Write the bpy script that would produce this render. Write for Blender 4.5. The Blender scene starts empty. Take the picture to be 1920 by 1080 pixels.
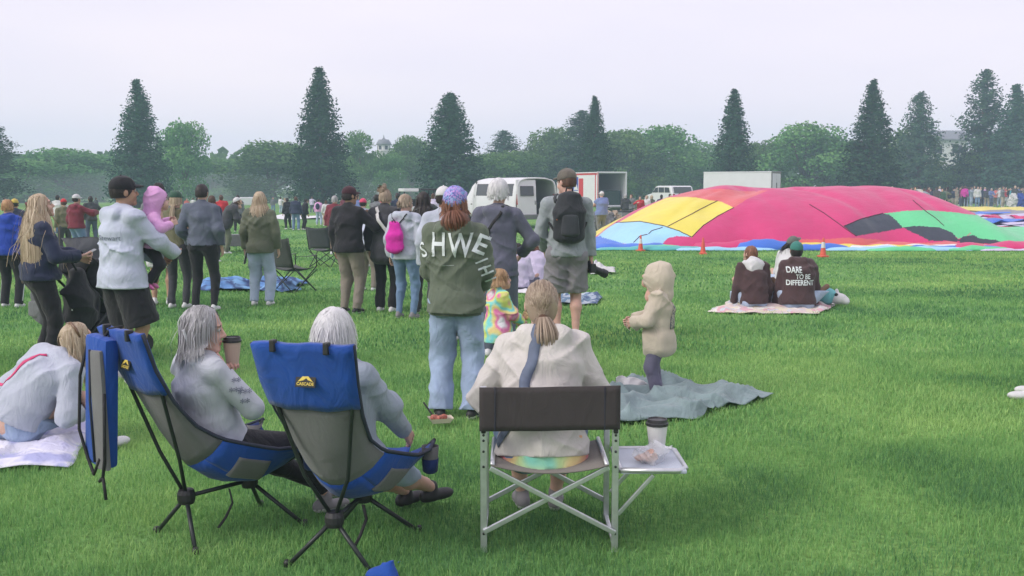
import bpy, bmesh, math, random, time
import numpy as np
from mathutils import Vector, Matrix, Quaternion
from mathutils.bvhtree import BVHTree
T0 = time.time()
sc = bpy.context.scene
COL = sc.collection
R = math.radians

# ------------------------------------------------------------------ camera
F, HOR, CAMH = 1900.0, 352.0, 1.65          # focal length in photo pixels, horizon row, eye height
PITCH = math.atan((540 - HOR) / F)
cd = bpy.data.cameras.new('camera')
cam = bpy.data.objects.new('camera', cd); COL.objects.link(cam)
cd.sensor_width = 36.0; cd.lens = F / 1920 * 36.0
cd.clip_start = 0.1; cd.clip_end = 3000
cam.location = (0, 0, CAMH); cam.rotation_euler = (math.pi / 2 - PITCH, 0, 0)
sc.camera = cam

# ------------------------------------------------------------------ sky and sun
SUN_EL, SUN_AZ = R(34), R(-62)               # high thin cloud, light from the upper left
w = bpy.data.worlds.new('World'); sc.world = w; w.use_nodes = True
nt = w.node_tree; nt.nodes.clear()
out = nt.nodes.new('ShaderNodeOutputWorld')
bg1 = nt.nodes.new('ShaderNodeBackground'); bg2 = nt.nodes.new('ShaderNodeBackground')
sky = nt.nodes.new('ShaderNodeTexSky'); sky.sky_type = 'NISHITA'; sky.sun_disc = False
sky.sun_elevation = SUN_EL; sky.sun_rotation = SUN_AZ
sky.dust_density = 4.0; sky.air_density = 1.0; sky.ozone_density = 2.0
nt.links.new(sky.outputs[0], bg1.inputs[0]); bg1.inputs[1].default_value = 0.05
# thin even cloud veil over the clear sky: faint soft mottling only
tc = nt.nodes.new('ShaderNodeTexCoord')
mp = nt.nodes.new('ShaderNodeMapping'); mp.inputs['Scale'].default_value = (1.2, 1.2, 5.0)
nz = nt.nodes.new('ShaderNodeTexNoise'); nz.inputs['Scale'].default_value = 1.6; nz.inputs['Detail'].default_value = 4
cr = nt.nodes.new('ShaderNodeValToRGB')
cr.color_ramp.elements[0].position = 0.3; cr.color_ramp.elements[0].color = (0.725, 0.680, 0.800, 1)
cr.color_ramp.elements[1].position = 0.72; cr.color_ramp.elements[1].color = (0.83, 0.755, 0.825, 1)
nt.links.new(tc.outputs['Generated'], mp.inputs[0]); nt.links.new(mp.outputs[0], nz.inputs[0])
nt.links.new(nz.outputs[0], cr.inputs[0]); nt.links.new(cr.outputs[0], bg2.inputs[0]); bg2.inputs[1].default_value = 1.06
mx = nt.nodes.new('ShaderNodeMixShader'); mx.inputs[0].default_value = 0.82
nt.links.new(bg1.outputs[0], mx.inputs[1]); nt.links.new(bg2.outputs[0], mx.inputs[2])
nt.links.new(mx.outputs[0], out.inputs[0])
sl = bpy.data.lights.new('sun', 'SUN'); sl.energy = 1.5; sl.angle = R(24); sl.color = (1.0, 0.94, 0.87)
so = bpy.data.objects.new('sun', sl); COL.objects.link(so)
sdir = Vector((math.sin(SUN_AZ) * math.cos(SUN_EL), math.cos(SUN_AZ) * math.cos(SUN_EL) * -1, math.sin(SUN_EL)))
so.rotation_euler = sdir.to_track_quat('Z', 'Y').to_euler(); so.location = (-20, -10, 30)
sky.sun_rotation = math.atan2(sdir.x, sdir.y)
sc.view_settings.view_transform = 'Standard'; sc.view_settings.look = 'None'
sc.view_settings.exposure = 0.52; sc.view_settings.gamma = 1.0
sc.render.engine = 'CYCLES'
cy = sc.cycles
cy.use_denoising = True; cy.use_adaptive_sampling = True; cy.adaptive_threshold = 0.02
cy.max_bounces = 5; cy.diffuse_bounces = 2; cy.glossy_bounces = 2; cy.transmission_bounces = 3
cy.transparent_max_bounces = 6; cy.volume_bounces = 1; cy.caustics_reflective = False; cy.caustics_refractive = False
try: cy.denoiser = 'OPENIMAGEDENOISE'
except Exception: pass

# ------------------------------------------------------------------ photo pixel <-> place
def ray(px, py):
    cx, cyy = (px - 960) / F, (540 - py) / F
    return np.array([cx, math.cos(PITCH) + cyy * math.sin(PITCH), -math.sin(PITCH) + cyy * math.cos(PITCH)])
def gp(px, py, z=0.0):
    d = ray(px, py); t = (z - CAMH) / d[2]
    return np.array([d[0] * t, d[1] * t, z])
def at(px, py, Y):
    d = ray(px, py); t = Y / d[1]
    return np.array([d[0] * t, Y, CAMH + d[2] * t])
def zt(py, Y): return at(960, py, Y)[2]

# ------------------------------------------------------------------ object helpers
def tag(o, label=None, cat=None, group=None, kind=None):
    if label: o['label'] = label
    if cat: o['category'] = cat
    if group: o['group'] = group
    if kind: o['kind'] = kind
    return o
def empty(name, loc=(0, 0, 0), rz=0.0, label=None, cat=None, group=None):
    o = bpy.data.objects.new(name, None); COL.objects.link(o)
    o.empty_display_size = 0.1
    o.location = tuple(float(v) for v in loc); o.rotation_euler = (0, 0, rz)
    return tag(o, label, cat, group)
def mesh_np(name, V, Q=None, T=None):
    """mesh from numpy arrays of quads and / or triangles"""
    me = bpy.data.meshes.new(name)
    V = np.asarray(V, dtype=np.float32).reshape(-1, 3)
    Q = np.zeros((0, 4), np.int32) if Q is None else np.asarray(Q, np.int32).reshape(-1, 4)
    T = np.zeros((0, 3), np.int32) if T is None else np.asarray(T, np.int32).reshape(-1, 3)
    me.vertices.add(len(V)); me.vertices.foreach_set('co', V.ravel())
    nl = Q.size + T.size
    me.loops.add(nl); me.loops.foreach_set('vertex_index', np.concatenate([Q.ravel(), T.ravel()]).astype(np.int32))
    npol = len(Q) + len(T); me.polygons.add(npol)
    st = np.concatenate([np.arange(len(Q)) * 4, Q.size + np.arange(len(T)) * 3]).astype(np.int32)
    me.polygons.foreach_set('loop_start', st)
    try: me.polygons.foreach_set('loop_total', np.concatenate([np.full(len(Q), 4), np.full(len(T), 3)]).astype(np.int32))
    except Exception: pass
    me.update(calc_edges=True)
    return me
def smooth(me, on=True):
    me.polygons.foreach_set('use_smooth', np.full(len(me.polygons), on, dtype=bool)); me.update()
    return me
def link(name, me, mats=None, parent=None, sm=None):
    if sm is not None: smooth(me, sm)
    o = bpy.data.objects.new(name, me); COL.objects.link(o)
    if mats is not None:
        for m in (mats if isinstance(mats, (list, tuple)) else [mats]):
            me.materials.append(m)
    if parent is not None: o.parent = parent
    return o
def set_mat_idx(me, idx):
    me.polygons.foreach_set('material_index', np.asarray(idx, np.int32)); me.update()
def attr(me, name, vals):
    a = me.attributes.new(name, 'FLOAT', 'POINT'); a.data.foreach_set('value', np.asarray(vals, np.float32))

class MB:
    """collects simple solids and builds them as one mesh object"""
    def __init__(s): s.V = []; s.P = []; s.n = 0; s.M = []; s.m = 0
    def add(s, V, P):
        V = [tuple(map(float, v)) for v in V]
        s.V += V; s.P += [tuple(i + s.n for i in p) for p in P]; s.M += [s.m] * len(P); s.n += len(V); return s
    def box(s, c, d, rot=None, bev=0.0):
        """box centre c, full size d, optional 3x3 / yaw, chamfered edges"""
        hx, hy, hz = d[0] / 2, d[1] / 2, d[2] / 2
        if rot is None: M = Matrix.Identity(3)
        elif isinstance(rot, (int, float)): M = Matrix.Rotation(rot, 3, 'Z')
        else: M = rot
        c = Vector([float(x) for x in c])
        b = min(bev, hx * .9, hy * .9, hz * .9)
        if b <= 0:
            pts = [(x, y, z) for x in (-hx, hx) for y in (-hy, hy) for z in (-hz, hz)]
            fs = [(0, 1, 3, 2), (4, 6, 7, 5), (0, 4, 5, 1), (2, 3, 7, 6), (0, 2, 6, 4), (1, 5, 7, 3)]
        else:
            bm = bmesh.new(); bmesh.ops.create_cube(bm, size=1.0)
            for v in bm.verts: v.co = Vector((v.co.x * 2 * hx, v.co.y * 2 * hy, v.co.z * 2 * hz))
            bmesh.ops.bevel(bm, geom=list(bm.edges), offset=b, segments=2, affect='EDGES', profile=0.6)
            bm.verts.index_update()
            pts = [tuple(v.co) for v in bm.verts]; fs = [tuple(v.index for v in f.verts) for f in bm.faces]; bm.free()
        return s.add([tuple(c + M @ Vector(p)) for p in pts], fs)
    def tube(s, pts, r, n=8, cap=True, closed=False):
        pts = [Vector([float(x) for x in p]) for p in pts]
        rs = r if isinstance(r, (list, tuple)) else [r] * len(pts)
        V, P = [], []; up = None
        for i, p in enumerate(pts):
            a = pts[i - 1] if i > 0 else p; b = pts[i + 1] if i < len(pts) - 1 else p
            t = (b - a)
            t = t.normalized() if t.length > 1e-9 else Vector((0, 0, 1))
            if up is None:
                up = Vector((0, 0, 1)) if abs(t.z) < .9 else Vector((0, 1, 0))
            u = (up - t * up.dot(t)); u = u.normalized() if u.length > 1e-6 else t.orthogonal().normalized()
            up = u; v = t.cross(u)
            for k in range(n):
                a_ = 2 * math.pi * k / n
                V.append(tuple(p + (u * math.cos(a_) + v * math.sin(a_)) * rs[i]))
        for i in range(len(pts) - 1):
            for k in range(n):
                k2 = (k + 1) % n
                P.append((i * n + k, i * n + k2, (i + 1) * n + k2, (i + 1) * n + k))
        if cap:
            P.append(tuple(range(n))[::-1]); P.append(tuple(range((len(pts) - 1) * n, len(pts) * n)))
        return s.add(V, P)
    def lathe(s, prof, c=(0, 0, 0), n=20, M=None, cap=True):
        """profile [(r,z)] about Z"""
        V, P = [], []; c = Vector([float(x) for x in c])
        for r, z in prof:
            for k in range(n):
                a = 2 * math.pi * k / n
                p = Vector((r * math.cos(a), r * math.sin(a), z))
                if M is not None: p = M @ p
                V.append(tuple(c + p))
        for i in range(len(prof) - 1):
            for k in range(n):
                k2 = (k + 1) % n
                P.append((i * n + k, i * n + k2, (i + 1) * n + k2, (i + 1) * n + k))
        if cap:
            P.append(tuple(range(n))[::-1]); P.append(tuple(range((len(prof) - 1) * n, len(prof) * n)))
        return s.add(V, P)
    def prism(s, poly, axis, a, b):
        """extrude 2D poly along axis ('x': poly=(y,z); 'y': poly=(x,z); 'z': poly=(x,y)) from a to b"""
        def mk(p, t): return {'x': (t, p[0], p[1]), 'y': (p[0], t, p[1]), 'z': (p[0], p[1], t)}[axis]
        n = len(poly)
        V = [mk(p, a) for p in poly] + [mk(p, b) for p in poly]
        P = [tuple(range(n))[::-1], tuple(range(n, 2 * n))] + [(i, (i + 1) % n, n + (i + 1) % n, n + i) for i in range(n)]
        return s.add(V, P)
    def sheet(s, G, thick=0.0):
        """grid of points G[i][j] as a (thin solid) sheet"""
        G = np.asarray(G, float); ni, nj = G.shape[:2]
        q = [(i * nj + j, i * nj + j + 1, (i + 1) * nj + j + 1, (i + 1) * nj + j) for i in range(ni - 1) for j in range(nj - 1)]
        if thick <= 0: return s.add(G.reshape(-1, 3), q)
        du = np.gradient(G, axis=0); dv = np.gradient(G, axis=1)
        N = np.cross(du, dv); N /= np.linalg.norm(N, axis=2, keepdims=True) + 1e-9
        A = (G + N * thick / 2).reshape(-1, 3); B = (G - N * thick / 2).reshape(-1, 3); m = ni * nj
        P = [p[::-1] for p in q] + [tuple(m + i for i in p) for p in q]
        rim = [i * nj for i in range(ni)] + [(ni - 1) * nj + j for j in range(1, nj)] + [i * nj + nj - 1 for i in range(ni - 2, -1, -1)] + [j for j in range(nj - 2, 0, -1)]
        for a, b in zip(rim, rim[1:] + rim[:1]): P.append((a, b, b + m, a + m))
        return s.add(np.concatenate([A, B]), P)
    def build(s, name, mats=None, parent=None, sm=False, loc=None, fix=True, autosmooth=None):
        me = bpy.data.meshes.new(name); me.from_pydata(s.V, [], s.P)
        if len(set(s.M)) > 1: set_mat_idx(me, s.M)
        if fix:
            bm = bmesh.new(); bm.from_mesh(me); bmesh.ops.recalc_face_normals(bm, faces=bm.faces); bm.to_mesh(me); bm.free()
        if autosmooth is not None:
            smooth(me, True)
            bm = bmesh.new(); bm.from_mesh(me)
            for e in bm.edges:
                e.smooth = not (len(e.link_faces) == 2 and e.calc_face_angle(0) > autosmooth)
            bm.to_mesh(me); bm.free()
        elif sm: smooth(me, True)
        o = link(name, me, mats, parent)
        if loc is not None: o.location = tuple(float(x) for x in loc)
        return o

# ------------------------------------------------------------------ noise
def _lat(seed):
    return np.random.RandomState(seed).rand(32, 32, 32).astype(np.float32)
_LATS = {}
def vn(P, f, seed=0):
    """smooth value noise 0..1 at points P (n,3)"""
    L = _LATS.setdefault(seed, _lat(seed))
    X = np.asarray(P, np.float32) * np.asarray(f, np.float32) + 100.37
    I = np.floor(X).astype(np.int32); u = X - I; u = u * u * (3 - 2 * u); I &= 31; J = (I + 1) & 31
    x0, y0, z0 = I.T; x1, y1, z1 = J.T; ux, uy, uz = u.T
    a = L[x0, y0, z0] * (1 - ux) + L[x1, y0, z0] * ux; b = L[x0, y1, z0] * (1 - ux) + L[x1, y1, z0] * ux
    c = L[x0, y0, z1] * (1 - ux) + L[x1, y0, z1] * ux; d = L[x0, y1, z1] * (1 - ux) + L[x1, y1, z1] * ux
    a = a * (1 - uy) + b * uy; c = c * (1 - uy) + d * uy
    return a * (1 - uz) + c * uz

# ------------------------------------------------------------------ materials
MATS = {}
def srgb(r, g, b):
    f = lambda c: (c / 255) / 12.92 if c <= 10.31 else ((c / 255 + .055) / 1.055) ** 2.4
    return (f(r), f(g), f(b))
def _new(name):
    m = bpy.data.materials.new(name); m.use_nodes = True
    n = m.node_tree; b = n.nodes['Principled BSDF']
    return m, n, b
def mat(name, col, rough=.6, var=.12, scale=8.0, bump=0.0, bscale=60.0, metal=0.0, spec=.5, sheen=0.0, trans=0.0, sss=0.0, coord='Object', alpha=1.0, stretch=None):
    """plain procedural surface: base colour with soft mottling, optional fine relief"""
    if name in MATS: return MATS[name]
    m, n, b = _new(name); L = n.links
    tc = n.nodes.new('ShaderNodeTexCoord')
    src = tc.outputs[coord]
    if stretch:
        mpn = n.nodes.new('ShaderNodeMapping'); mpn.inputs['Scale'].default_value = stretch
        L.new(src, mpn.inputs[0]); src = mpn.outputs[0]
    nz = n.nodes.new('ShaderNodeTexNoise'); nz.inputs['Scale'].default_value = scale; nz.inputs['Detail'].default_value = 3
    L.new(src, nz.inputs[0])
    r = n.nodes.new('ShaderNodeValToRGB')
    e = r.color_ramp.elements; e[0].position = .3; e[1].position = .7
    e[0].color = (*[c * (1 - var) for c in col], 1); e[1].color = (*[min(1, c * (1 + var)) for c in col], 1)
    L.new(nz.outputs[0], r.inputs[0]); L.new(r.outputs[0], b.inputs['Base Color'])
    b.inputs['Roughness'].default_value = rough; b.inputs['Metallic'].default_value = metal
    b.inputs['Specular IOR Level'].default_value = spec
    if sheen: b.inputs['Sheen Weight'].default_value = sheen
    if trans: b.inputs['Transmission Weight'].default_value = trans
    if alpha < 1: b.inputs['Alpha'].default_value = alpha
    if sss:
        b.inputs['Subsurface Weight'].default_value = sss; b.inputs['Subsurface Radius'].default_value = (.012, .005, .003)
        b.inputs['Subsurface Scale'].default_value = 1.0
    if bump:
        n2 = n.nodes.new('ShaderNodeTexNoise'); n2.inputs['Scale'].default_value = bscale; n2.inputs['Detail'].default_value = 4
        L.new(src, n2.inputs[0])
        bp = n.nodes.new('ShaderNodeBump'); bp.inputs['Strength'].default_value = min(1, bump); bp.inputs['Distance'].default_value = .01
        L.new(n2.outputs[0], bp.inputs['Height']); L.new(bp.outputs[0], b.inputs['Normal'])
    MATS[name] = m
    return m
def cloth(name, col, var=.10, fold=.5, rough=.9):
    """woven fabric: soft crumple relief plus fibre grain"""
    if name in MATS: return MATS[name]
    m, n, b = _new(name); L = n.links
    tc = n.nodes.new('ShaderNodeTexCoord')
    nz = n.nodes.new('ShaderNodeTexNoise'); nz.inputs['Scale'].default_value = 5; nz.inputs['Detail'].default_value = 5
    L.new(tc.outputs['Object'], nz.inputs[0])
    r = n.nodes.new('ShaderNodeValToRGB'); e = r.color_ramp.elements; e[0].position = .3; e[1].position = .7
    e[0].color = (*[c * (1 - var) for c in col], 1); e[1].color = (*[min(1, c * (1 + var)) for c in col], 1)
    L.new(nz.outputs[0], r.inputs[0]); L.new(r.outputs[0], b.inputs['Base Color'])
    b.inputs['Roughness'].default_value = rough; b.inputs['Specular IOR Level'].default_value = .25
    b.inputs['Sheen Weight'].default_value = .15
    mp = n.nodes.new('ShaderNodeMapping'); mp.inputs['Scale'].default_value = (1, 1, .55); mp.inputs['Rotation'].default_value = (.4, .3, .2)
    L.new(tc.outputs['Object'], mp.inputs[0])
    n2 = n.nodes.new('ShaderNodeTexNoise'); n2.inputs['Scale'].default_value = 8; n2.inputs['Detail'].default_value = 3.0; n2.inputs['Distortion'].default_value = 2.2
    L.new(mp.outputs[0], n2.inputs[0])
    bp = n.nodes.new('ShaderNodeBump'); bp.inputs['Strength'].default_value = fold; bp.inputs['Distance'].default_value = .03
    L.new(n2.outputs[0], bp.inputs['Height'])
    n3 = n.nodes.new('ShaderNodeTexNoise'); n3.inputs['Scale'].default_value = 260
    L.new(tc.outputs['Object'], n3.inputs[0])
    bp2 = n.nodes.new('ShaderNodeBump'); bp2.inputs['Strength'].default_value = .25; bp2.inputs['Distance'].default_value = .003
    L.new(n3.outputs[0], bp2.inputs['Height']); L.new(bp.outputs[0], bp2.inputs['Normal']); L.new(bp2.outputs[0], b.inputs['Normal'])
    MATS[name] = m
    return m
def cloth_pattern(name, cols, scale=14, kind='voronoi', fold=.4):
    """printed fabric: hard-edged patches of several dyes"""
    if name in MATS: return MATS[name]
    m, n, b = _new(name); L = n.links
    tc = n.nodes.new('ShaderNodeTexCoord')
    if kind == 'voronoi':
        t = n.nodes.new('ShaderNodeTexVoronoi'); t.inputs['Scale'].default_value = scale
        nz = n.nodes.new('ShaderNodeTexNoise'); nz.inputs['Scale'].default_value = scale * .8
        L.new(tc.outputs['Object'], nz.inputs[0])
        va = n.nodes.new('ShaderNodeVectorMath'); va.operation = 'MULTIPLY_ADD'
        va.inputs[1].default_value = (.12, .12, .12); L.new(nz.outputs['Color'], va.inputs[0]); L.new(tc.outputs['Object'], va.inputs[2])
        L.new(va.outputs[0], t.inputs['Vector'])
        sp = n.nodes.new('ShaderNodeSeparateColor'); L.new(t.outputs['Color'], sp.inputs[0]); fac = sp.outputs[0]
    else:
        t = n.nodes.new('ShaderNodeTexNoise'); t.inputs['Scale'].default_value = scale; t.inputs['Detail'].default_value = 1.5
        L.new(tc.outputs['Object'], t.inputs[0])
        mr = n.nodes.new('ShaderNodeMapRange'); mr.inputs[1].default_value = .28; mr.inputs[2].default_value = .72
        L.new(t.outputs[0], mr.inputs[0]); fac = mr.outputs[0]
    r = n.nodes.new('ShaderNodeValToRGB'); r.color_ramp.interpolation = 'CONSTANT' if kind == 'voronoi' else 'EASE'
    e = r.color_ramp.elements
    while len(e) > 1: e.remove(e[-1])
    e[0].position = 0; e[0].color = (*cols[0], 1)
    for i, c in enumerate(cols[1:], 1):
        q = e.new(i / len(cols)); q.color = (*c, 1)
    L.new(fac, r.inputs[0]); L.new(r.outputs[0], b.inputs['Base Color'])
    b.inputs['Roughness'].default_value = .9; b.inputs['Specular IOR Level'].default_value = .2
    n2 = n.nodes.new('ShaderNodeTexNoise'); n2.inputs['Scale'].default_value = 14; n2.inputs['Distortion'].default_value = 1
    L.new(tc.outputs['Object'], n2.inputs[0])
    bp = n.nodes.new('ShaderNodeBump'); bp.inputs['Strength'].default_value = fold; bp.inputs['Distance'].default_value = .03
    L.new(n2.outputs[0], bp.inputs['Height']); L.new(bp.outputs[0], b.inputs['Normal'])
    MATS[name] = m
    return m
def hair_mat(name, dark, light):
    """strands: colour varies from strand to strand"""
    if name in MATS: return MATS[name]
    m, n, b = _new(name); L = n.links
    a = n.nodes.new('ShaderNodeAttribute'); a.attribute_name = 'strand'
    r = n.nodes.new('ShaderNodeValToRGB'); e = r.color_ramp.elements
    e[0].color = (*dark, 1); e[1].color = (*light, 1)
    L.new(a.outputs['Fac'], r.inputs[0]); L.new(r.outputs[0], b.inputs['Base Color'])
    b.inputs['Roughness'].default_value = .5; b.inputs['Specular IOR Level'].default_value = .35
    MATS[name] = m
    return m
def leaf_mat(name, cols, trans=.25):
    if name in MATS: return MATS[name]
    m = bpy.data.materials.new(name); m.use_nodes = True; n = m.node_tree; n.nodes.clear(); L = n.links
    o = n.nodes.new('ShaderNodeOutputMaterial')
    a = n.nodes.new('ShaderNodeAttribute'); a.attribute_name = 'strand'
    oi = n.nodes.new('ShaderNodeObjectInfo')
    r = n.nodes.new('ShaderNodeValToRGB'); e = r.color_ramp.elements
    while len(e) > 1: e.remove(e[-1])
    e[0].position = 0; e[0].color = (*cols[0], 1)
    for i, c in enumerate(cols[1:], 1):
        q = e.new(i / (len(cols) - 1)); q.color = (*c, 1)
    hs = n.nodes.new('ShaderNodeHueSaturation'); hs.inputs['Fac'].default_value = 1
    mr = n.nodes.new('ShaderNodeMapRange'); mr.inputs[3].default_value = .78; mr.inputs[4].default_value = 1.25
    L.new(oi.outputs['Random'], mr.inputs[0]); L.new(mr.outputs[0], hs.inputs['Value'])
    mr2 = n.nodes.new('ShaderNodeMapRange'); mr2.inputs[3].default_value = .485; mr2.inputs[4].default_value = .515
    L.new(oi.outputs['Random'], mr2.inputs[0]); L.new(mr2.outputs[0], hs.inputs['Hue'])
    L.new(a.outputs['Fac'], r.inputs[0]); L.new(r.outputs[0], hs.inputs['Color'])
    d = n.nodes.new('ShaderNodeBsdfDiffuse'); t = n.nodes.new('ShaderNodeBsdfTranslucent'); mx = n.nodes.new('ShaderNodeMixShader')
    mx.inputs[0].default_value = trans
    L.new(hs.outputs[0], d.inputs[0]); L.new(hs.outputs[0], t.inputs[0])
    L.new(d.outputs[0], mx.inputs[1]); L.new(t.outputs[0], mx.inputs[2]); L.new(mx.outputs[0], o.inputs[0])
    MATS[name] = m
    return m
# ================================================================== SETTING
# ------------------------------------------------------------------ ground
def ground_mat():
    m, n, b = _new('turf_ground'); L = n.links
    tc = n.nodes.new('ShaderNodeTexCoord')
    def noise(scale, det, st):
        mp = n.nodes.new('ShaderNodeMapping'); mp.inputs['Scale'].default_value = st; L.new(tc.outputs['Object'], mp.inputs[0])
        t = n.nodes.new('ShaderNodeTexNoise'); t.inputs['Scale'].default_value = scale; t.inputs['Detail'].default_value = det
        L.new(mp.outputs[0], t.inputs[0]); return t.outputs[0]
    a = noise(.9, 6, (1, .8, 1)); c = noise(.13, 4, (1, 1, 1)); f = noise(26, 4, (1, 1, 1))
    r = n.nodes.new('ShaderNodeValToRGB'); e = r.color_ramp.elements
    e[0].position = .28; e[0].color = (.135, .285, .088, 1); e[1].position = .72; e[1].color = (.235, .415, .128, 1)
    L.new(a, r.inputs[0])
    r2 = n.nodes.new('ShaderNodeValToRGB'); e = r2.color_ramp.elements
    e[0].position = .35; e[0].color = (.80, .93, 1.05, 1); e[1].position = .65; e[1].color = (1.15, 1.05, .85, 1)
    L.new(c, r2.inputs[0])
    mu = n.nodes.new('ShaderNodeMix'); mu.data_type = 'RGBA'; mu.blend_type = 'MULTIPLY'; mu.inputs[0].default_value = 1
    L.new(r.outputs[0], mu.inputs[6]); L.new(r2.outputs[0], mu.inputs[7])
    r3 = n.nodes.new('ShaderNodeValToRGB'); e = r3.color_ramp.elements
    e[0].position = .3; e[0].color = (.55, .55, .5, 1); e[1].position = .62; e[1].color = (1.1, 1.1, 1.1, 1)
    L.new(f, r3.inputs[0])
    mu2 = n.nodes.new('ShaderNodeMix'); mu2.data_type = 'RGBA'; mu2.blend_type = 'MULTIPLY'; mu2.inputs[0].default_value = .8
    L.new(mu.outputs[2], mu2.inputs[6]); L.new(r3.outputs[0], mu2.inputs[7])
    L.new(mu2.outputs[2], b.inputs['Base Color']); b.inputs['Roughness'].default_value = .95; b.inputs['Specular IOR Level'].default_value = .1
    bp = n.nodes.new('ShaderNodeBump'); bp.inputs['Strength'].default_value = .8; bp.inputs['Distance'].default_value = .05
    L.new(f, bp.inputs['Height']); L.new(bp.outputs[0], b.inputs['Normal'])
    return m
GM = ground_mat()
rng = np.random.RandomState(7)
g = MB(); g.sheet([[(x, y, 0) for y in (-60, 0, 20, 60, 120, 200, 330)] for x in (-260, -100, -30, 0, 30, 100, 260)])
tag(g.build('ground', GM), 'wide mown park lawn', kind='structure')

# ------------------------------------------------------------------ grass blades, real geometry out to 40 m
def blades():
    rs = np.random.RandomState(3)
    def zone(y0, y1, dens, hgt, wid):
        side = 1.6
        A = []
        ys = np.linspace(y0, y1, 9)
        for a, b_ in zip(ys[:-1], ys[1:]):
            hw = b_ * .52 + side
            k = int((b_ - a) * 2 * hw * dens)
            A.append(np.stack([rs.uniform(-hw, hw, k), rs.uniform(a, b_, k)], 1))
        P = np.concatenate(A); k = len(P)
        # tufts: pull blades toward patchy clumps
        P3 = np.concatenate([P, np.zeros((k, 1))], 1)
        dn = vn(P3, (2.3, 2.3, 1), 5) * .6 + vn(P3, (9, 9, 1), 6) * .4
        keep = rs.rand(k) < .35 + 1.1 * dn
        return P[keep], dn[keep], np.full(keep.sum(), hgt), np.full(keep.sum(), wid)
    Z = [zone(3.4, 6.5, 8200, .040, .0032), zone(6.5, 10, 3000, .040, .0056), zone(10, 16, 850, .042, .012), zone(16, 27, 230, .040, .022), zone(27, 44, 60, .04, .04)]
    P = np.concatenate([z[0] for z in Z]); dn = np.concatenate([z[1] for z in Z]); H = np.concatenate([z[2] for z in Z]); W = np.concatenate([z[3] for z in Z])
    k = len(P)
    H = H * (.35 + .75 * dn + .45 * rs.rand(k))
    az = rs.uniform(0, 2 * math.pi, k); lean = rs.uniform(.15, 1.0, k) * H
    la = az + rs.uniform(-.8, .8, k) + math.pi / 2
    wx, wy = np.cos(az) * W / 2, np.sin(az) * W / 2; lx, ly = np.cos(la) * lean, np.sin(la) * lean
    V = np.zeros((k, 5, 3), np.float32)
    V[:, 0] = np.stack([P[:, 0] - wx, P[:, 1] - wy, np.full(k, -.005)], 1)
    V[:, 1] = np.stack([P[:, 0] + wx, P[:, 1] + wy, np.full(k, -.005)], 1)
    V[:, 2] = np.stack([P[:, 0] + wx * .75 + lx * .35, P[:, 1] + wy * .75 + ly * .35, H * .6], 1)
    V[:, 3] = np.stack([P[:, 0] - wx * .75 + lx * .35, P[:, 1] - wy * .75 + ly * .35, H * .6], 1)
    V[:, 4] = np.stack([P[:, 0] + lx, P[:, 1] + ly, H], 1)
    i = np.arange(k)[:, None] * 5
    me = mesh_np('grass', V.reshape(-1, 3), i + np.array([[0, 1, 2, 3]]), i + np.array([[3, 2, 4]]))
    P3 = np.concatenate([P, np.zeros((k, 1))], 1)
    big = vn(P3, (.55, .8, 1), 11) * .6 + vn(P3, (1.9, 2.4, 1), 12) * .4
    c = np.clip(rs.normal(.48, .20, k) + (big - .5) * 1.7 + (rs.rand(k) < .03) * .35, 0, 1)
    attr(me, 'strand', np.repeat(c, 5))
    m = leaf_mat('grass_blade', [(.088, .205, .090), (.185, .375, .122), (.36, .54, .19)], .3)
    tag(link('grass', me, m), 'short mown green grass of the field', 'grass', kind='stuff')
blades()

# ------------------------------------------------------------------ trees
def quads_from(P, D, S, rs, jitter=.6, aspect=.62):
    """leaf-clump faces: centre P, facing roughly D, size S"""
    k = len(P)
    N = D + rs.normal(0, jitter, (k, 3)); N /= np.linalg.norm(N, axis=1, keepdims=True) + 1e-9
    A = np.cross(N, rs.normal(0, 1, (k, 3))); A /= np.linalg.norm(A, axis=1, keepdims=True) + 1e-9
    B = np.cross(N, A)
    s = S[:, None]
    V = np.stack([P - A * s * .5, P - B * s * aspect * .5 + N * s * .08, P + A * s * .5, P + B * s * aspect * .5 - N * s * .08], 1)
    return V.reshape(-1, 3), np.arange(k * 4).reshape(-1, 4)
def taper_trunk(h, r0, r1, rs, limbs=(), n=8):
    b = MB(); k = 7
    pts = [(math.sin(i * 1.7) * r0 * .25, math.cos(i * 1.3) * r0 * .25, h * i / (k - 1) - (.1 if i == 0 else 0)) for i in range(k)]
    b.tube(pts, [r0 * (1.35 if i == 0 else 1) + (r1 - r0) * i / (k - 1) for i in range(k)], n)
    for p in limbs: b.tube(p[0], p[1], 6)
    return b
BARK = mat('bark', (.085, .062, .045), .95, .35, 6, .9, 18)
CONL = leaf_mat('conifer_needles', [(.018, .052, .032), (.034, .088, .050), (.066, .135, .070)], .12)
PINL = leaf_mat('pine_needles', [(.026, .060, .038), (.048, .105, .060), (.085, .155, .08)], .12)
DECL = leaf_mat('tree_leaves', [(.050, .130, .042), (.098, .215, .066), (.18, .31, .095)], .22)
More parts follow.
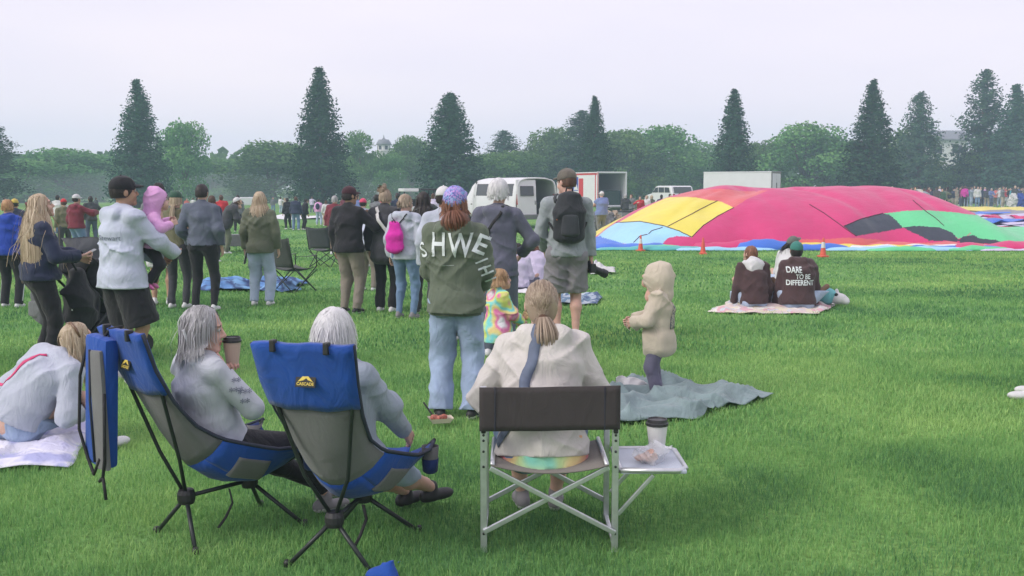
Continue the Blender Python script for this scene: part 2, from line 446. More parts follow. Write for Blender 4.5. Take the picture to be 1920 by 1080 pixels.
def conifer_meshes(seed, h, rad, dens=1.0, shape=1.0, ragged=.25, bare=.02, lean_tip=.0):
    rs = np.random.RandomState(seed); P, D, S, C = [], [], [], []
    limbs = []
    nb = int(250 * dens)
    for i in range(nb):
        t = (i + rs.rand()) / nb
        t = t ** .82
        z = h * (bare + (1 - bare) * t)
        rr = rad * ((1 - t) ** shape * .97 + .03) * (1 - ragged * rs.rand() ** 1.5)
        if t < .10: rr *= .90 + t
        az = rs.uniform(0, 2 * math.pi)
        up = .38 + .55 * t
        m = int(8 + 40 * rr / rad)
        u = rs.rand(m) ** .6
        sp = .011 * h + .055 * rr
        q = np.stack([np.cos(az) * rr * u, np.sin(az) * rr * u, z + up * rr * u * u * .8 - .10 * rr * u], 1)
        q += rs.normal(0, 1, (m, 3)) * np.array([sp, sp, sp * 1.25]) * (.35 + .65 * u[:, None]) * .75
        o = np.stack([np.cos(az) * u, np.sin(az) * u, .35 + 0 * u], 1)
        P.append(q); D.append(o); S.append(rs.uniform(.20, .40, m) * (.55 + .45 * rr / rad) * h / 13)
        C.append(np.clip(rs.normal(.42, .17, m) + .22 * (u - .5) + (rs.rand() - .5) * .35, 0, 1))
        if i % 5 == 0 and t < .8:
            limbs.append(([(0, 0, z), (math.cos(az) * rr * .8, math.sin(az) * rr * .8, z + up * rr * .4)], [.05, .015]))
    # leader
    m = 26; u = rs.rand(m)
    P.append(np.stack([rs.normal(0, .10, m), rs.normal(0, .10, m), h * (.93 + .075 * u)], 1)); D.append(np.tile([0, 0, 1.], (m, 1)) + rs.normal(0, .5, (m, 3)))
    S.append(np.full(m, .22 * h / 13)); C.append(rs.rand(m) * .6)
    P = np.concatenate(P); D = np.concatenate(D); S = np.concatenate(S); C = np.concatenate(C)
    P[:, 2] = np.maximum(P[:, 2], .12)
    V, Q = quads_from(P, D, S, rs, .55)
    me = mesh_np('crown', V, Q); attr(me, 'strand', np.repeat(C, 4))
    return me, taper_trunk(h * .97, rad * .085 + .08, .02, rs, limbs)
def decid_meshes(seed, h, rad, base=.0, lobes=13, n=5200, feather=.0, leafs=.27):
    rs = np.random.RandomState(seed); P, D, C = [], [], []
    cs = []
    for i in range(lobes):
        t = rs.rand(); a = rs.uniform(0, 2 * math.pi)
        z = h * (base + (1 - base) * (.08 + .80 * t)); k = math.sqrt(max(.05, 1 - (2 * (t * .9 + .02) - .75) ** 2 * .75))
        rr = rad * k * rs.uniform(.35, .72)
        cs.append((np.array([math.cos(a) * rr, math.sin(a) * rr, z]), np.array([rad * rs.uniform(.34, .52), rad * rs.uniform(.34, .52), h * rs.uniform(.12, .2)])))
    cs.append((np.array([0, 0, h * .84]), np.array([rad * .45, rad * .45, h * .16])))
    m = n // len(cs)
    for c, s in cs:
        d = rs.normal(0, 1, (m, 3)); d /= np.linalg.norm(d, axis=1, keepdims=True)
        r_ = .62 + .40 * rs.rand(m) ** .7 + (rs.rand(m) < .10) * rs.rand(m) * (.08 + feather * .5)
        P.append(c + d * s * r_[:, None]); D.append(d)
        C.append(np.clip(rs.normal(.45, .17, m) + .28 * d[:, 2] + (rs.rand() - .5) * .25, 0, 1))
    P = np.concatenate(P); D = np.concatenate(D); C = np.concatenate(C)
    P[:, 2] = np.maximum(P[:, 2], .1)
    V, Q = quads_from(P, D, rs.uniform(.6, 1.3, len(P)) * leafs, rs, .7, .75)
    me = mesh_np('crown', V, Q); attr(me, 'strand', np.repeat(C, 4))
    limbs = [([(0, 0, h * .22), tuple(c * .45 + np.array([0, 0, h * .12])), tuple(c)], [.14, .09, .03]) for c, s in cs[:8]]
    return me, taper_trunk(h * .62, .26, .08, rs, limbs)
def tree(name, meshes, leafm, loc, sx, sz, rz, label, group, ref_h):
    t = empty(name, loc, rz, label, 'tree', group)
    t.scale = (sx, sx, sz)
    c = bpy.data.objects.new('crown', meshes[0]); COL.objects.link(c); c.parent = t
    if not meshes[0].materials: meshes[0].materials.append(leafm)
    k = bpy.data.objects.new('trunk', meshes[1]); COL.objects.link(k); k.parent = t
    return t
def trunk_mesh(b):
    me = bpy.data.meshes.new('trunk'); me.from_pydata(b.V, [], b.P); me.materials.append(BARK); smooth(me); return me
CV = []
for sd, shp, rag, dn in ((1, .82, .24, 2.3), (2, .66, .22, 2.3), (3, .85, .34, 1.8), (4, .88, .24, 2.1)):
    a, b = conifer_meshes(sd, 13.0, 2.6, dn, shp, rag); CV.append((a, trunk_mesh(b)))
# (x of the trunk, row of the tip, distance, half width in photo px, variant, label)
CON = [
    (265, 140, 84, 62, 0, 'dark pyramid conifer behind the man in the pale hoodie with a pink child'),
    (603, 116, 86, 64, 0, 'tallest slim dark conifer, rising above the three people in dark coats'),
    (845, 167, 84, 68, 1, 'broad blunt topped dark conifer behind the passenger van'),
    (1114, 172, 88, 46, 3, 'narrow dark conifer just beyond the open red and white trailer'),
    (1373, 158, 86, 56, 3, 'slim dark conifer behind the closed white trailer'),
    (1630, 140, 84, 66, 3, 'dark conifer standing behind the pink top of the balloon'),
    (1897, 150, 104, 62, 0, 'dense dark conifer at the far right above the crowd'),
]
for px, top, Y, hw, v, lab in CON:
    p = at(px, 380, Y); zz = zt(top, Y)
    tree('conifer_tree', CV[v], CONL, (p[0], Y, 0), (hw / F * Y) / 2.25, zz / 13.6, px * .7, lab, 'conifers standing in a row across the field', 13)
PV = []
for sd in (11, 12):
    a, b = conifer_meshes(sd, 13.0, 2.6, 1.25, .62, .48, .10); PV.append((a, trunk_mesh(b)))
PIN = [
    (1718, 170, 104, 52, 0, 'mid height ragged pine between two taller evergreens, right of the pink balloon top'),
    (1838, 127, 108, 62, 1, 'tall loose crowned pine with open branches above the far right crowd'),
    (1090, 205, 112, 66, 1, 'loose ragged evergreen tucked behind the narrow conifer by the open trailer'),
    (-14, 226, 92, 70, 0, 'dark evergreen cut by the left edge of the picture'),
    (945, 243, 118, 62, 1, 'feathery topped evergreen above the passenger van'),
]
for px, top, Y, hw, v, lab in PIN:
    p = at(px, 380, Y); zz = zt(top, Y)
    tree('pine_tree', PV[v], PINL, (p[0], Y, 0), (hw / F * Y) / 2.1, zz / 13.3, px * .37, lab, 'loose evergreens behind the row', 13)
DV = []
for sd, ft in ((21, .1), (22, .35), (23, .2), (24, .5), (25, .15)):
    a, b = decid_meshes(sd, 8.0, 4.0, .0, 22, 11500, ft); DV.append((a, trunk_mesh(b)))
DEC = [
    (40, 296, 112, 75, 0, 'low green tree at the far left beside the cut off evergreen'),
    (120, 276, 118, 78, 1, 'round green tree above the person in the blue hoodie'),
    (190, 290, 122, 60, 2, 'small green tree just left of the pyramid conifer'),
    (345, 226, 104, 44, 3, 'tall airy grey green tree right of the pyramid conifer'),
    (400, 292, 128, 60, 0, 'low hazy tree in the dip right of the airy tree'),
    (452, 296, 130, 50, 2, 'pale hazy tree above the woman with long blonde hair and green jacket'),
    (512, 262, 112, 76, 1, 'round green tree left of the tallest conifer'),
    (676, 241, 112, 36, 4, 'upright green tree right of the tallest conifer'),
    (772, 252, 120, 42, 1, 'green tree left of the blunt topped conifer'),
    (724, 286, 112, 34, 2, 'low green tree below the domed tower'),
    (925, 282, 112, 56, 0, 'low rounded tree right of the blunt topped conifer'),
    (988, 280, 116, 56, 2, 'low rounded tree above the man wearing a brown cap'),
    (1042, 238, 120, 52, 3, 'upright dark green tree left of the narrow conifer'),
    (1172, 240, 116, 62, 1, 'feathery green tree right of the narrow conifer'),
    (1240, 234, 122, 66, 3, 'feathery topped green tree above the white sport utility vehicle'),
    (1312, 262, 132, 56, 4, 'hazy tree left of the slim conifer behind the closed trailer'),
    (1150, 318, 100, 30, 2, 'small pale green tree directly over the open trailer'),
    (1436, 258, 118, 54, 0, 'green tree right of the slim conifer behind the closed trailer'),
    (1508, 230, 112, 72, 3, 'large bushy green tree left of the conifer behind the balloon'),
    (1572, 262, 116, 52, 1, 'green tree touching the left side of the conifer behind the balloon'),
    (1692, 236, 112, 60, 4, 'dark green tree between the conifer behind the balloon and the ragged pine'),
    (1760, 318, 108, 44, 2, 'low dark shrubby tree below the pale house'),
    (1806, 306, 116, 40, 0, 'green tree in front of the house windows at right'),
    (1862, 268, 108, 52, 1, 'green tree between the two tall evergreens at far right'),
]
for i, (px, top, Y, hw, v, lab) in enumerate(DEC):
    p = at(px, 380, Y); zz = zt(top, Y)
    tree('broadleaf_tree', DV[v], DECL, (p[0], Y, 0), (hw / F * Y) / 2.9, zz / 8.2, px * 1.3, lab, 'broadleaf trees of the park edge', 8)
# far wood closing the gaps
rs = np.random.RandomState(9); k = 9000
X = rs.uniform(-110, 110, k); Yv = 150 + rs.uniform(0, 9, k)
tp = 4.2 + 3.2 * vn(np.stack([X, X * 0, X * 0], 1), (.11, 1, 1), 21) + 1.4 * vn(np.stack([X, X * 0, X * 0], 1), (.5, 1, 1), 22)
Zv = rs.rand(k) ** .8 * tp
V, Q = quads_from(np.stack([X, Yv, Zv], 1), np.tile([0, -1, .3], (k, 1)), rs.uniform(.8, 1.7, k), rs, .7, .8)
me = mesh_np('far_wood', V, Q); attr(me, 'strand', np.repeat(np.clip(rs.normal(.45, .2, k), 0, 1), 4))
tag(link('far_wood', me, DECL), 'far wood closing the view behind the trees', 'wood', kind='stuff')

# ------------------------------------------------------------------ far buildings
WHITE = mat('white_wall', (.62, .62, .62), .7, .05)
ROOFM = mat('grey_roof', (.20, .21, .235), .8, .1)
GLASSD = mat('dark_glass', (.03, .035, .04), .12, .1, spec=.6)
def house(px0, px1, eave, top, Y, label):
    a, b = at(px0, 300, Y), at(px1, 300, Y); W = b[0] - a[0]; ze, zz = zt(eave, Y), zt(top, Y); D = W * .8
    h = empty('house', ((a[0] + b[0]) / 2, Y + D / 2, 0), 0, label, 'house')
    MB().box((0, 0, ze / 2), (W, D, ze)).build('wall', WHITE, h)
    r = MB(); o = .5
    r.prism([(-D / 2 - o, ze - .1), (-D / 2 - o, ze + .12), (0, zz), (D / 2 + o, ze + .12), (D / 2 + o, ze - .1)], 'x', -W / 2 - o, W / 2 + o)
    r.build('roof', ROOFM, h)
    n = max(2, int(W / 2.2))
    for fl in range(3):
        for i in range(n):
            z = ze - 1.3 - fl * 2.9
            x = -W / 2 + (i + .5) * W / n
            wdw = MB().box((x, -D / 2 - .03, z), (W / n * .6, .08, 1.3)).build('window', WHITE, h)
            MB().box((x, -D / 2 - .085, z), (W / n * .48, .03, 1.1)).build('pane', GLASSD, wdw)
    return h
house(1738, 1812, 262, 243, 142, 'pale house with grey roof seen between the evergreens at right')
house(1706, 1738, 300, 280, 146, 'small pale house low behind the ragged pine')
# domed tower
Y = 145; p = at(720, 300, Y); zb, zd, ztop = zt(284, Y), zt(272, Y), zt(258, Y)
t = empty('domed_tower', (p[0], Y, 0), 0, 'slim pale tower with a grey dome peeping above the trees', 'tower')
MB().lathe([(1.05, 0), (1.05, zb), (1.2, zb), (1.2, zb + .15), (.9, zb + .15), (.9, zd)], n=12).build('shaft', WHITE, t)
MB().lathe([(1.1, zd), (1.1, zd + .12), (1.0, zd + .35), (.72, zd + .75), (.3, ztop - .25), (.08, ztop), (.02, ztop + .4)], n=12).build('dome', ROOFM, t, sm=True)
for a in range(6):
    an = a * math.pi / 3
    MB().box((math.cos(an) * .88, math.sin(an) * .88, (zb + .15 + zd) / 2), (.1, .4, (zd - zb) * .6), an).build('window', GLASSD, t)

# ------------------------------------------------------------------ air
m = bpy.data.materials.new('air'); m.use_nodes = True; n = m.node_tree; n.nodes.clear()
o = n.nodes.new('ShaderNodeOutputMaterial'); v = n.nodes.new('ShaderNodeVolumePrincipled')
v.inputs['Color'].default_value = (.60, .82, 1.0, 1); v.inputs['Density'].default_value = .0019; v.inputs['Anisotropy'].default_value = 0.0
n.links.new(v.outputs[0], o.inputs['Volume'])
hz = MB().box((0, 134, 9), (540, 400, 20)).build('haze', m)
tag(hz, 'thin smoky morning air over the field', 'haze', kind='stuff')

# low bank of ground mist lying before the left-hand trees
m = bpy.data.materials.new('mist'); m.use_nodes = True; n = m.node_tree; n.nodes.clear()
o = n.nodes.new('ShaderNodeOutputMaterial'); v = n.nodes.new('ShaderNodeVolumePrincipled')
v.inputs['Color'].default_value = (.82, .90, .95, 1); v.inputs['Density'].default_value = .011
n.links.new(v.outputs[0], o.inputs['Volume'])
mb = MB(); mb.lathe([(max(.001, math.cos(a)) * 1.0, math.sin(a)) for a in np.linspace(-1.5, 1.5, 13)], n=28)
o = mb.build('ground_mist', m, None, sm=True); o.location = (-40, 116, 1.0); o.scale = (46, 17, 2.4)
tag(o, 'low white ground mist before the trees on the left', 'mist', kind='stuff')
# ================================================================== FIGURES
# ---- implicit solids, meshed by surface nets: gives one continuous skin with blended joints and clean hems
def _n(v):
    v = np.asarray(v, float); return v / (np.linalg.norm(v) + 1e-12)
def smin(a, b, k):
    h = np.clip(.5 + .5 * (b - a) / k, 0, 1)
    return b + (a - b) * h - k * h * (1 - h)
class Sdf:
    def __init__(s, k=.03): s.k = k; s.p = []; s.lo = np.full(3, 9e9); s.hi = -s.lo; s.cuts = []; s.subs = []; s.disp = []
    def _b(s, c, r): s.lo = np.minimum(s.lo, np.asarray(c) - r); s.hi = np.maximum(s.hi, np.asarray(c) + r)
    def cap(s, a, b, r1, r2=None, k=None):
        a = np.asarray(a, float); b = np.asarray(b, float); r2 = r1 if r2 is None else r2
        s._b(a, r1 + .01); s._b(b, r2 + .01); ab = b - a; l2 = ab @ ab + 1e-12
        def f(P):
            q = P - a; t = np.clip(q @ ab / l2, 0, 1)
            return np.linalg.norm(q - t[:, None] * ab, axis=1) - (r1 + (r2 - r1) * t)
        s.p.append((f, k or s.k)); return s
    def chain(s, pts, rs, k=None):
        for i in range(len(pts) - 1): s.cap(pts[i], pts[i + 1], rs[i], rs[i + 1], k)
        return s
    def ell(s, c, r, M=None, k=None):
        c = np.asarray(c, float); r = np.asarray(r, float); s._b(c, r.max() + .01)
        M = np.eye(3) if M is None else np.asarray(M)
        def f(P):
            q = (P - c) @ M
            k0 = np.linalg.norm(q / r, axis=1); k1 = np.linalg.norm(q / (r * r), axis=1) + 1e-9
            return k0 * (k0 - 1) / k1
        s.p.append((f, k or s.k)); return s
    def loft(s, st, X, Y, k=None):
        """stations (centre, half width, half depth) with fixed lateral X / forward Y axes"""
        X = _n(X); Y = _n(Y)
        for (A, a1, b1), (B, a2, b2) in zip(st[:-1], st[1:]):
            A = np.asarray(A, float); B = np.asarray(B, float); s._b(A, max(a1, b1) + .02); s._b(B, max(a2, b2) + .02)
            ab = B - A; l2 = ab @ ab + 1e-12; Z = ab / math.sqrt(l2)
            def f(P, A=A, ab=ab, l2=l2, Z=Z, a1=a1, b1=b1, a2=a2, b2=b2):
                q = P - A; t = np.clip(q @ ab / l2, 0, 1); q = q - t[:, None] * ab
                a = a1 + (a2 - a1) * t; b = b1 + (b2 - b1) * t; c = np.minimum(a, b) * .8
                z = q @ Z; qq = q - z[:, None] * Z; x = qq @ X; y = qq @ Y
                k0 = np.sqrt((x / a) ** 2 + (y / b) ** 2 + (z / c) ** 2); k1 = np.sqrt((x / a ** 2) ** 2 + (y / b ** 2) ** 2 + (z / c ** 2) ** 2) + 1e-9
                return k0 * (k0 - 1) / k1
            s.p.append((f, k or s.k))
        return s
    def cut(s, p, n):
        """keep the side of the plane away from n"""
        p = np.asarray(p, float); n = _n(n); s.cuts.append(lambda P: (P - p) @ n); return s
    def cut_local(s, p, n, rad):
        """cut only within a ball round p (cuffs)"""
        p = np.asarray(p, float); n = _n(n)
        s.cuts.append(lambda P: np.where(np.linalg.norm(P - p, axis=1) < rad, (P - p) @ n, -1.0)); return s
    def sub(s, f): s.subs.append(f); return s
    def eval(s, P):
        d = None
        for f, k in s.p:
            e = f(P); d = e if d is None else smin(d, e, k)
        for f in s.disp: d = d + f(P)
        for f in s.subs: d = np.maximum(d, -f(P))
        for f in s.cuts: d = np.maximum(d, f(P))
        return d
    def mesh(s, h):
        lo, hi = s.lo - 2.5 * h, s.hi + 2.5 * h
        n = np.maximum(3, np.ceil((hi - lo) / h).astype(int) + 1)
        return surface_nets(s, lo, n, h)
def surface_nets(s, lo, n, h):
    st = 4
    nc = np.ceil((n - 1) / st).astype(int) + 1
    axc = [lo[i] + h * st * np.arange(nc[i]) for i in range(3)]
    C = np.stack(np.meshgrid(*axc, indexing='ij'), -1).reshape(-1, 3)
    dc = s.eval(C).reshape(nc)
    near = np.abs(dc) < h * st * 2.0 + .012
    m = near.copy()
    for ax in range(3):
        m2 = m.copy(); a = [slice(None)] * 3; b = [slice(None)] * 3
        a[ax] = slice(1, None); b[ax] = slice(None, -1)
        m2[tuple(a)] |= m[tuple(b)]; m2[tuple(b)] |= m[tuple(a)]; m = m2
    full = (nc - 1) * st + 1
    idx = [np.minimum(np.arange(full[i]) // st, nc[i] - 1) for i in range(3)]
    D = dc[np.ix_(*idx)].astype(np.float64)
    M = m[np.ix_(*idx)]
    ijk = np.argwhere(M)
    D[M] = s.eval(lo + ijk * h)
    ins = D < 0
    c8 = [ins[i:ins.shape[0] - 1 + i, j:ins.shape[1] - 1 + j, k:ins.shape[2] - 1 + k] for i in (0, 1) for j in (0, 1) for k in (0, 1)]
    cnt = sum(c.astype(np.int8) for c in c8)
    act = (cnt > 0) & (cnt < 8)
    ids = np.full(act.shape, -1, np.int64); A = np.argwhere(act); ids[act] = np.arange(len(A))
    S = np.zeros((len(A), 3)); W = np.zeros(len(A))
    offs = [(i, j, k) for i in (0, 1) for j in (0, 1) for k in (0, 1)]
    for o1 in offs:
        for ax in range(3):
            if o1[ax] == 1: continue
            o2 = list(o1); o2[ax] = 1
            d1 = D[tuple((A + o1).T)]; d2 = D[tuple((A + o2).T)]
            x = (d1 < 0) != (d2 < 0)
            t = np.where(x, d1 / np.where(x, d1 - d2, 1), 0)
            p = np.tile(np.array(o1, float), (len(A), 1)); p[:, ax] = t
            S += p * x[:, None]; W += x
    V = lo + (A + S / W[:, None]) * h
    Q = []
    for ax in range(3):
        a = [slice(None)] * 3; b = [slice(None)] * 3
        a[ax] = slice(None, -1); b[ax] = slice(1, None)
        i1, i2 = ins[tuple(a)], ins[tuple(b)]
        e = np.argwhere(i1 != i2); u, v = (ax + 1) % 3, (ax + 2) % 3
        ok = (e[:, u] > 0) & (e[:, v] > 0) & (e[:, u] < act.shape[u]) & (e[:, v] < act.shape[v]); e = e[ok]
        if not len(e): continue
        def cell(du, dv):
            q = e.copy(); q[:, u] += du; q[:, v] += dv; return ids[tuple(q.T)]
        q = np.stack([cell(-1, -1), cell(0, -1), cell(0, 0), cell(-1, 0)], 1)
        fl = ~i1[tuple(e.T)]
        q[fl] = q[fl][:, ::-1]
        Q.append(q[(q >= 0).all(1)])
    return V, np.concatenate(Q)
_W1 = np.array(Matrix.Rotation(.45, 3, 'Y') @ Matrix.Rotation(.3, 3, 'X')); _W2 = np.array(Matrix.Rotation(-.75, 3, 'Y') @ Matrix.Rotation(-.2, 3, 'X'))
def wrinkle(amp, f=(9, 9, 15), seed=1):
    """creased cloth: a few sharp diagonal folds over soft crumples"""
    f = np.asarray(f, float); amp = amp * 2.1
    def g(P):
        r1 = (1 - np.abs(2 * vn(P @ _W1, (f[0] * .45, f[1] * .45, f[2] * 1.0), seed) - 1)) ** 3
        r2 = (1 - np.abs(2 * vn(P @ _W2, (f[0] * .45, f[1] * .45, f[2] * .8), seed + 1) - 1)) ** 3
        mk = np.clip(vn(P, f * .35, seed + 2) * 2.4 - .45, 0, 1.4)
        return amp * (.35 - (r1 + .85 * r2) * mk - .45 * (vn(P, f * .5, seed + 3) - .5))
    return g

# ---- shared pieces
def head_mesh(h=.0055, child=False):
    s = Sdf(.022)
    s.ell((0, -.012, .028), (.074, .095, .090))
    if child:
        s.ell((0, .022, -.035), (.066, .066, .066)); s.cap((-.012, .062, -.082), (.012, .062, -.082), .022)
        s.ell((.038, .052, -.045), (.03, .03, .03)); s.ell((-.038, .052, -.045), (.03, .03, .03))
    else:
        s.ell((0, .022, -.042), (.057, .068, .072)); s.cap((-.012, .070, -.098), (.012, .070, -.098), .019)
        s.ell((.035, .055, -.035), (.024, .026, .024)); s.ell((-.035, .055, -.035), (.024, .026, .024))
    s.cap((-.036, .074, .027), (.036, .074, .027), .012)
    nz = .100 if child else .106
    s.cap((0, .086, .010), (0, nz, -.024), .008, .0115, .012); s.cap((-.010, nz - .012, -.029), (.010, nz - .012, -.029), .0085, k=.01)
    s.ell((0, .087, -.058), (.024, .009, .0055), k=.008); s.ell((0, .085, -.068), (.020, .009, .006), k=.008)
    for x in (-1, 1): s.ell((x * .076, -.008, -.006), (.010, .020, .030), k=.008)
    s.cap((0, -.022, -.06), (0, -.034, -.155), .047, .054)
    for x in (-1, 1):
        s.sub(lambda P, x=x: smin(np.linalg.norm((P - np.array([x * .033, .099, .009])) / np.array([1.25, 1, .8]), axis=1) - .0150, np.full(len(P), 9.), .01))
    s.sub(lambda P: np.maximum(np.abs(P[:, 2] + .0632) - .0012, np.maximum(np.abs(P[:, 0]) - .021, .080 - P[:, 1])))
    return s.mesh(h)
def _sph(c, r, n=8):
    V = [(c[0], c[1], c[2] + r)]; T = []
    for i in range(1, n):
        for j in range(n):
            a, b = math.pi * i / n, 2 * math.pi * j / n
            V.append((c[0] + r * math.sin(a) * math.cos(b), c[1] + r * math.sin(a) * math.sin(b), c[2] + r * math.cos(a)))
    V.append((c[0], c[1], c[2] - r)); Q = []
    for j in range(n): T.append((0, 1 + j, 1 + (j + 1) % n))
    for i in range(n - 2):
        for j in range(n):
            a = 1 + i * n + j; b = 1 + i * n + (j + 1) % n; Q.append((a, a + n, b + n, b))
    L = len(V) - 1; o = 1 + (n - 2) * n
    for j in range(n): T.append((L, o + (j + 1) % n, o + j))
    return V, Q, T
class Acc:
    """gathers mesh pieces with material slots into one mesh"""
    def __init__(s): s.V = []; s.Q = []; s.T = []; s.mq = []; s.mt = []; s.n = 0
    def add(s, V, Q=None, T=None, m=0, M=None, o=None):
        V = np.asarray(V, float).reshape(-1, 3)
        if M is not None: V = V @ np.asarray(M).T
        if o is not None: V = V + np.asarray(o)
        flip = M is not None and np.linalg.det(np.asarray(M)) < 0
        if Q is not None and len(Q):
            Q = np.asarray(Q); Q = Q[:, ::-1] if flip else Q
            s.Q.append(Q + s.n); s.mq.append(np.full(len(Q), m) if np.isscalar(m) else np.asarray(m))
        if T is not None and len(T):
            T = np.asarray(T); T = T[:, ::-1] if flip else T
            s.T.append(T + s.n); s.mt.append(np.full(len(T), m if np.isscalar(m) else 0))
        s.V.append(V); s.n += len(V); return s
    def build(s, name, mats, parent=None, sm=True):
        Q = np.concatenate(s.Q) if s.Q else None; T = np.concatenate(s.T) if s.T else None
        me = mesh_np(name, np.concatenate(s.V), Q, T)
        idx = np.concatenate([np.concatenate(s.mq) if s.mq else np.zeros(0)] + [np.concatenate(s.mt) if s.mt else np.zeros(0)])
        o = link(name, me, mats, parent); set_mat_idx(me, idx); smooth(me, sm); return o
HEADS = {}
def get_head(child, h):
    key = (child, h)
    if key not in HEADS:
        V, Q = head_mesh(h, child)
        c = V[Q].mean(1)
        m = np.zeros(len(Q), int)
        lip = (np.abs(c[:, 0]) < .022) & (c[:, 1] > .083) & (c[:, 2] < -.053) & (c[:, 2] > -.073)
        m[lip] = 1
        brow = (np.abs(np.abs(c[:, 0]) - .034) < .019) & (np.abs(c[:, 2] - .0275 + .12 * (np.abs(c[:, 0]) - .034)) < .0038) & (c[:, 1] > .06)
        m[brow] = 4
        HEADS[key] = (V, Q, m)
    return HEADS[key]
HANDS = {}
def hand_mesh(curl, h=.0045):
    """left hand: wrist at origin, fingers along +Y, palm toward -Z, thumb toward +X"""
    key = (round(curl, 2), h)
    if key in HANDS: return HANDS[key]
    s = Sdf(.010)
    bx = (.030, .011, -.009, -.028); ln = (.070, .079, .073, .057)
    s.cap((0, -.03, 0), (0, .01, 0), .024, .022)
    for x in bx: s.cap((x * .55, .01, 0), (x, .082, 0), .0135, .0115)
    for x, l in zip(bx, ln):
        p = np.array([x, .086, 0]); a = curl * .35
        for fr, rr in ((.45, .0092), (.31, .0085), (.24, .0076)):
            q = p + np.array([x * .12 * fr, math.cos(a) * l * fr, -math.sin(a) * l * fr])
            s.cap(p, q, rr, rr * .93, k=.005); p = q; a += curl * 1.0
    t = .4 * curl
    s.chain([(.018, .018, -.004), (.042, .048, -.012 - .012 * t), (.054 - .01 * t, .076, -.020 - .03 * t), (.056 - .02 * t, .097, -.026 - .045 * t)], [.0155, .0125, .0108, .009], k=.006)
    HANDS[key] = s.mesh(h); return HANDS[key]
def ik(a, t, l1, l2, hint):
    a, t = np.asarray(a, float), np.asarray(t, float); d = t - a; L = np.linalg.norm(d); L2 = min(L, (l1 + l2) * .999)
    u = d / (L + 1e-9); x = (l1 * l1 - l2 * l2 + L2 * L2) / (2 * L2); y = math.sqrt(max(0, l1 * l1 - x * x))
    hv = np.asarray(hint, float); hv = hv - u * (hv @ u); hv = _n(hv)
    return a + u * x + hv * y, a + u * L2
SKINS = {}
def skin(tone):
    if tone not in SKINS:
        c = {'fair': (.56, .36, .285), 'pink': (.60, .37, .30), 'tan': (.42, .255, .175), 'brown': (.20, .115, .075)}[tone]
        SKINS[tone] = [mat('skin_' + tone, c, .55, .06, 20, .15, 120, spec=.35, sss=.12), mat('lip_' + tone, (c[0] * .85, c[1] * .55, c[2] * .6), .45, .05),
                       mat('eye_white', (.42, .40, .38), .3, .02), mat('eye_dark', (.03, .022, .018), .15, .1), mat('brow_hair', (.10, .07, .05), .8, .2)]
    return SKINS[tone]

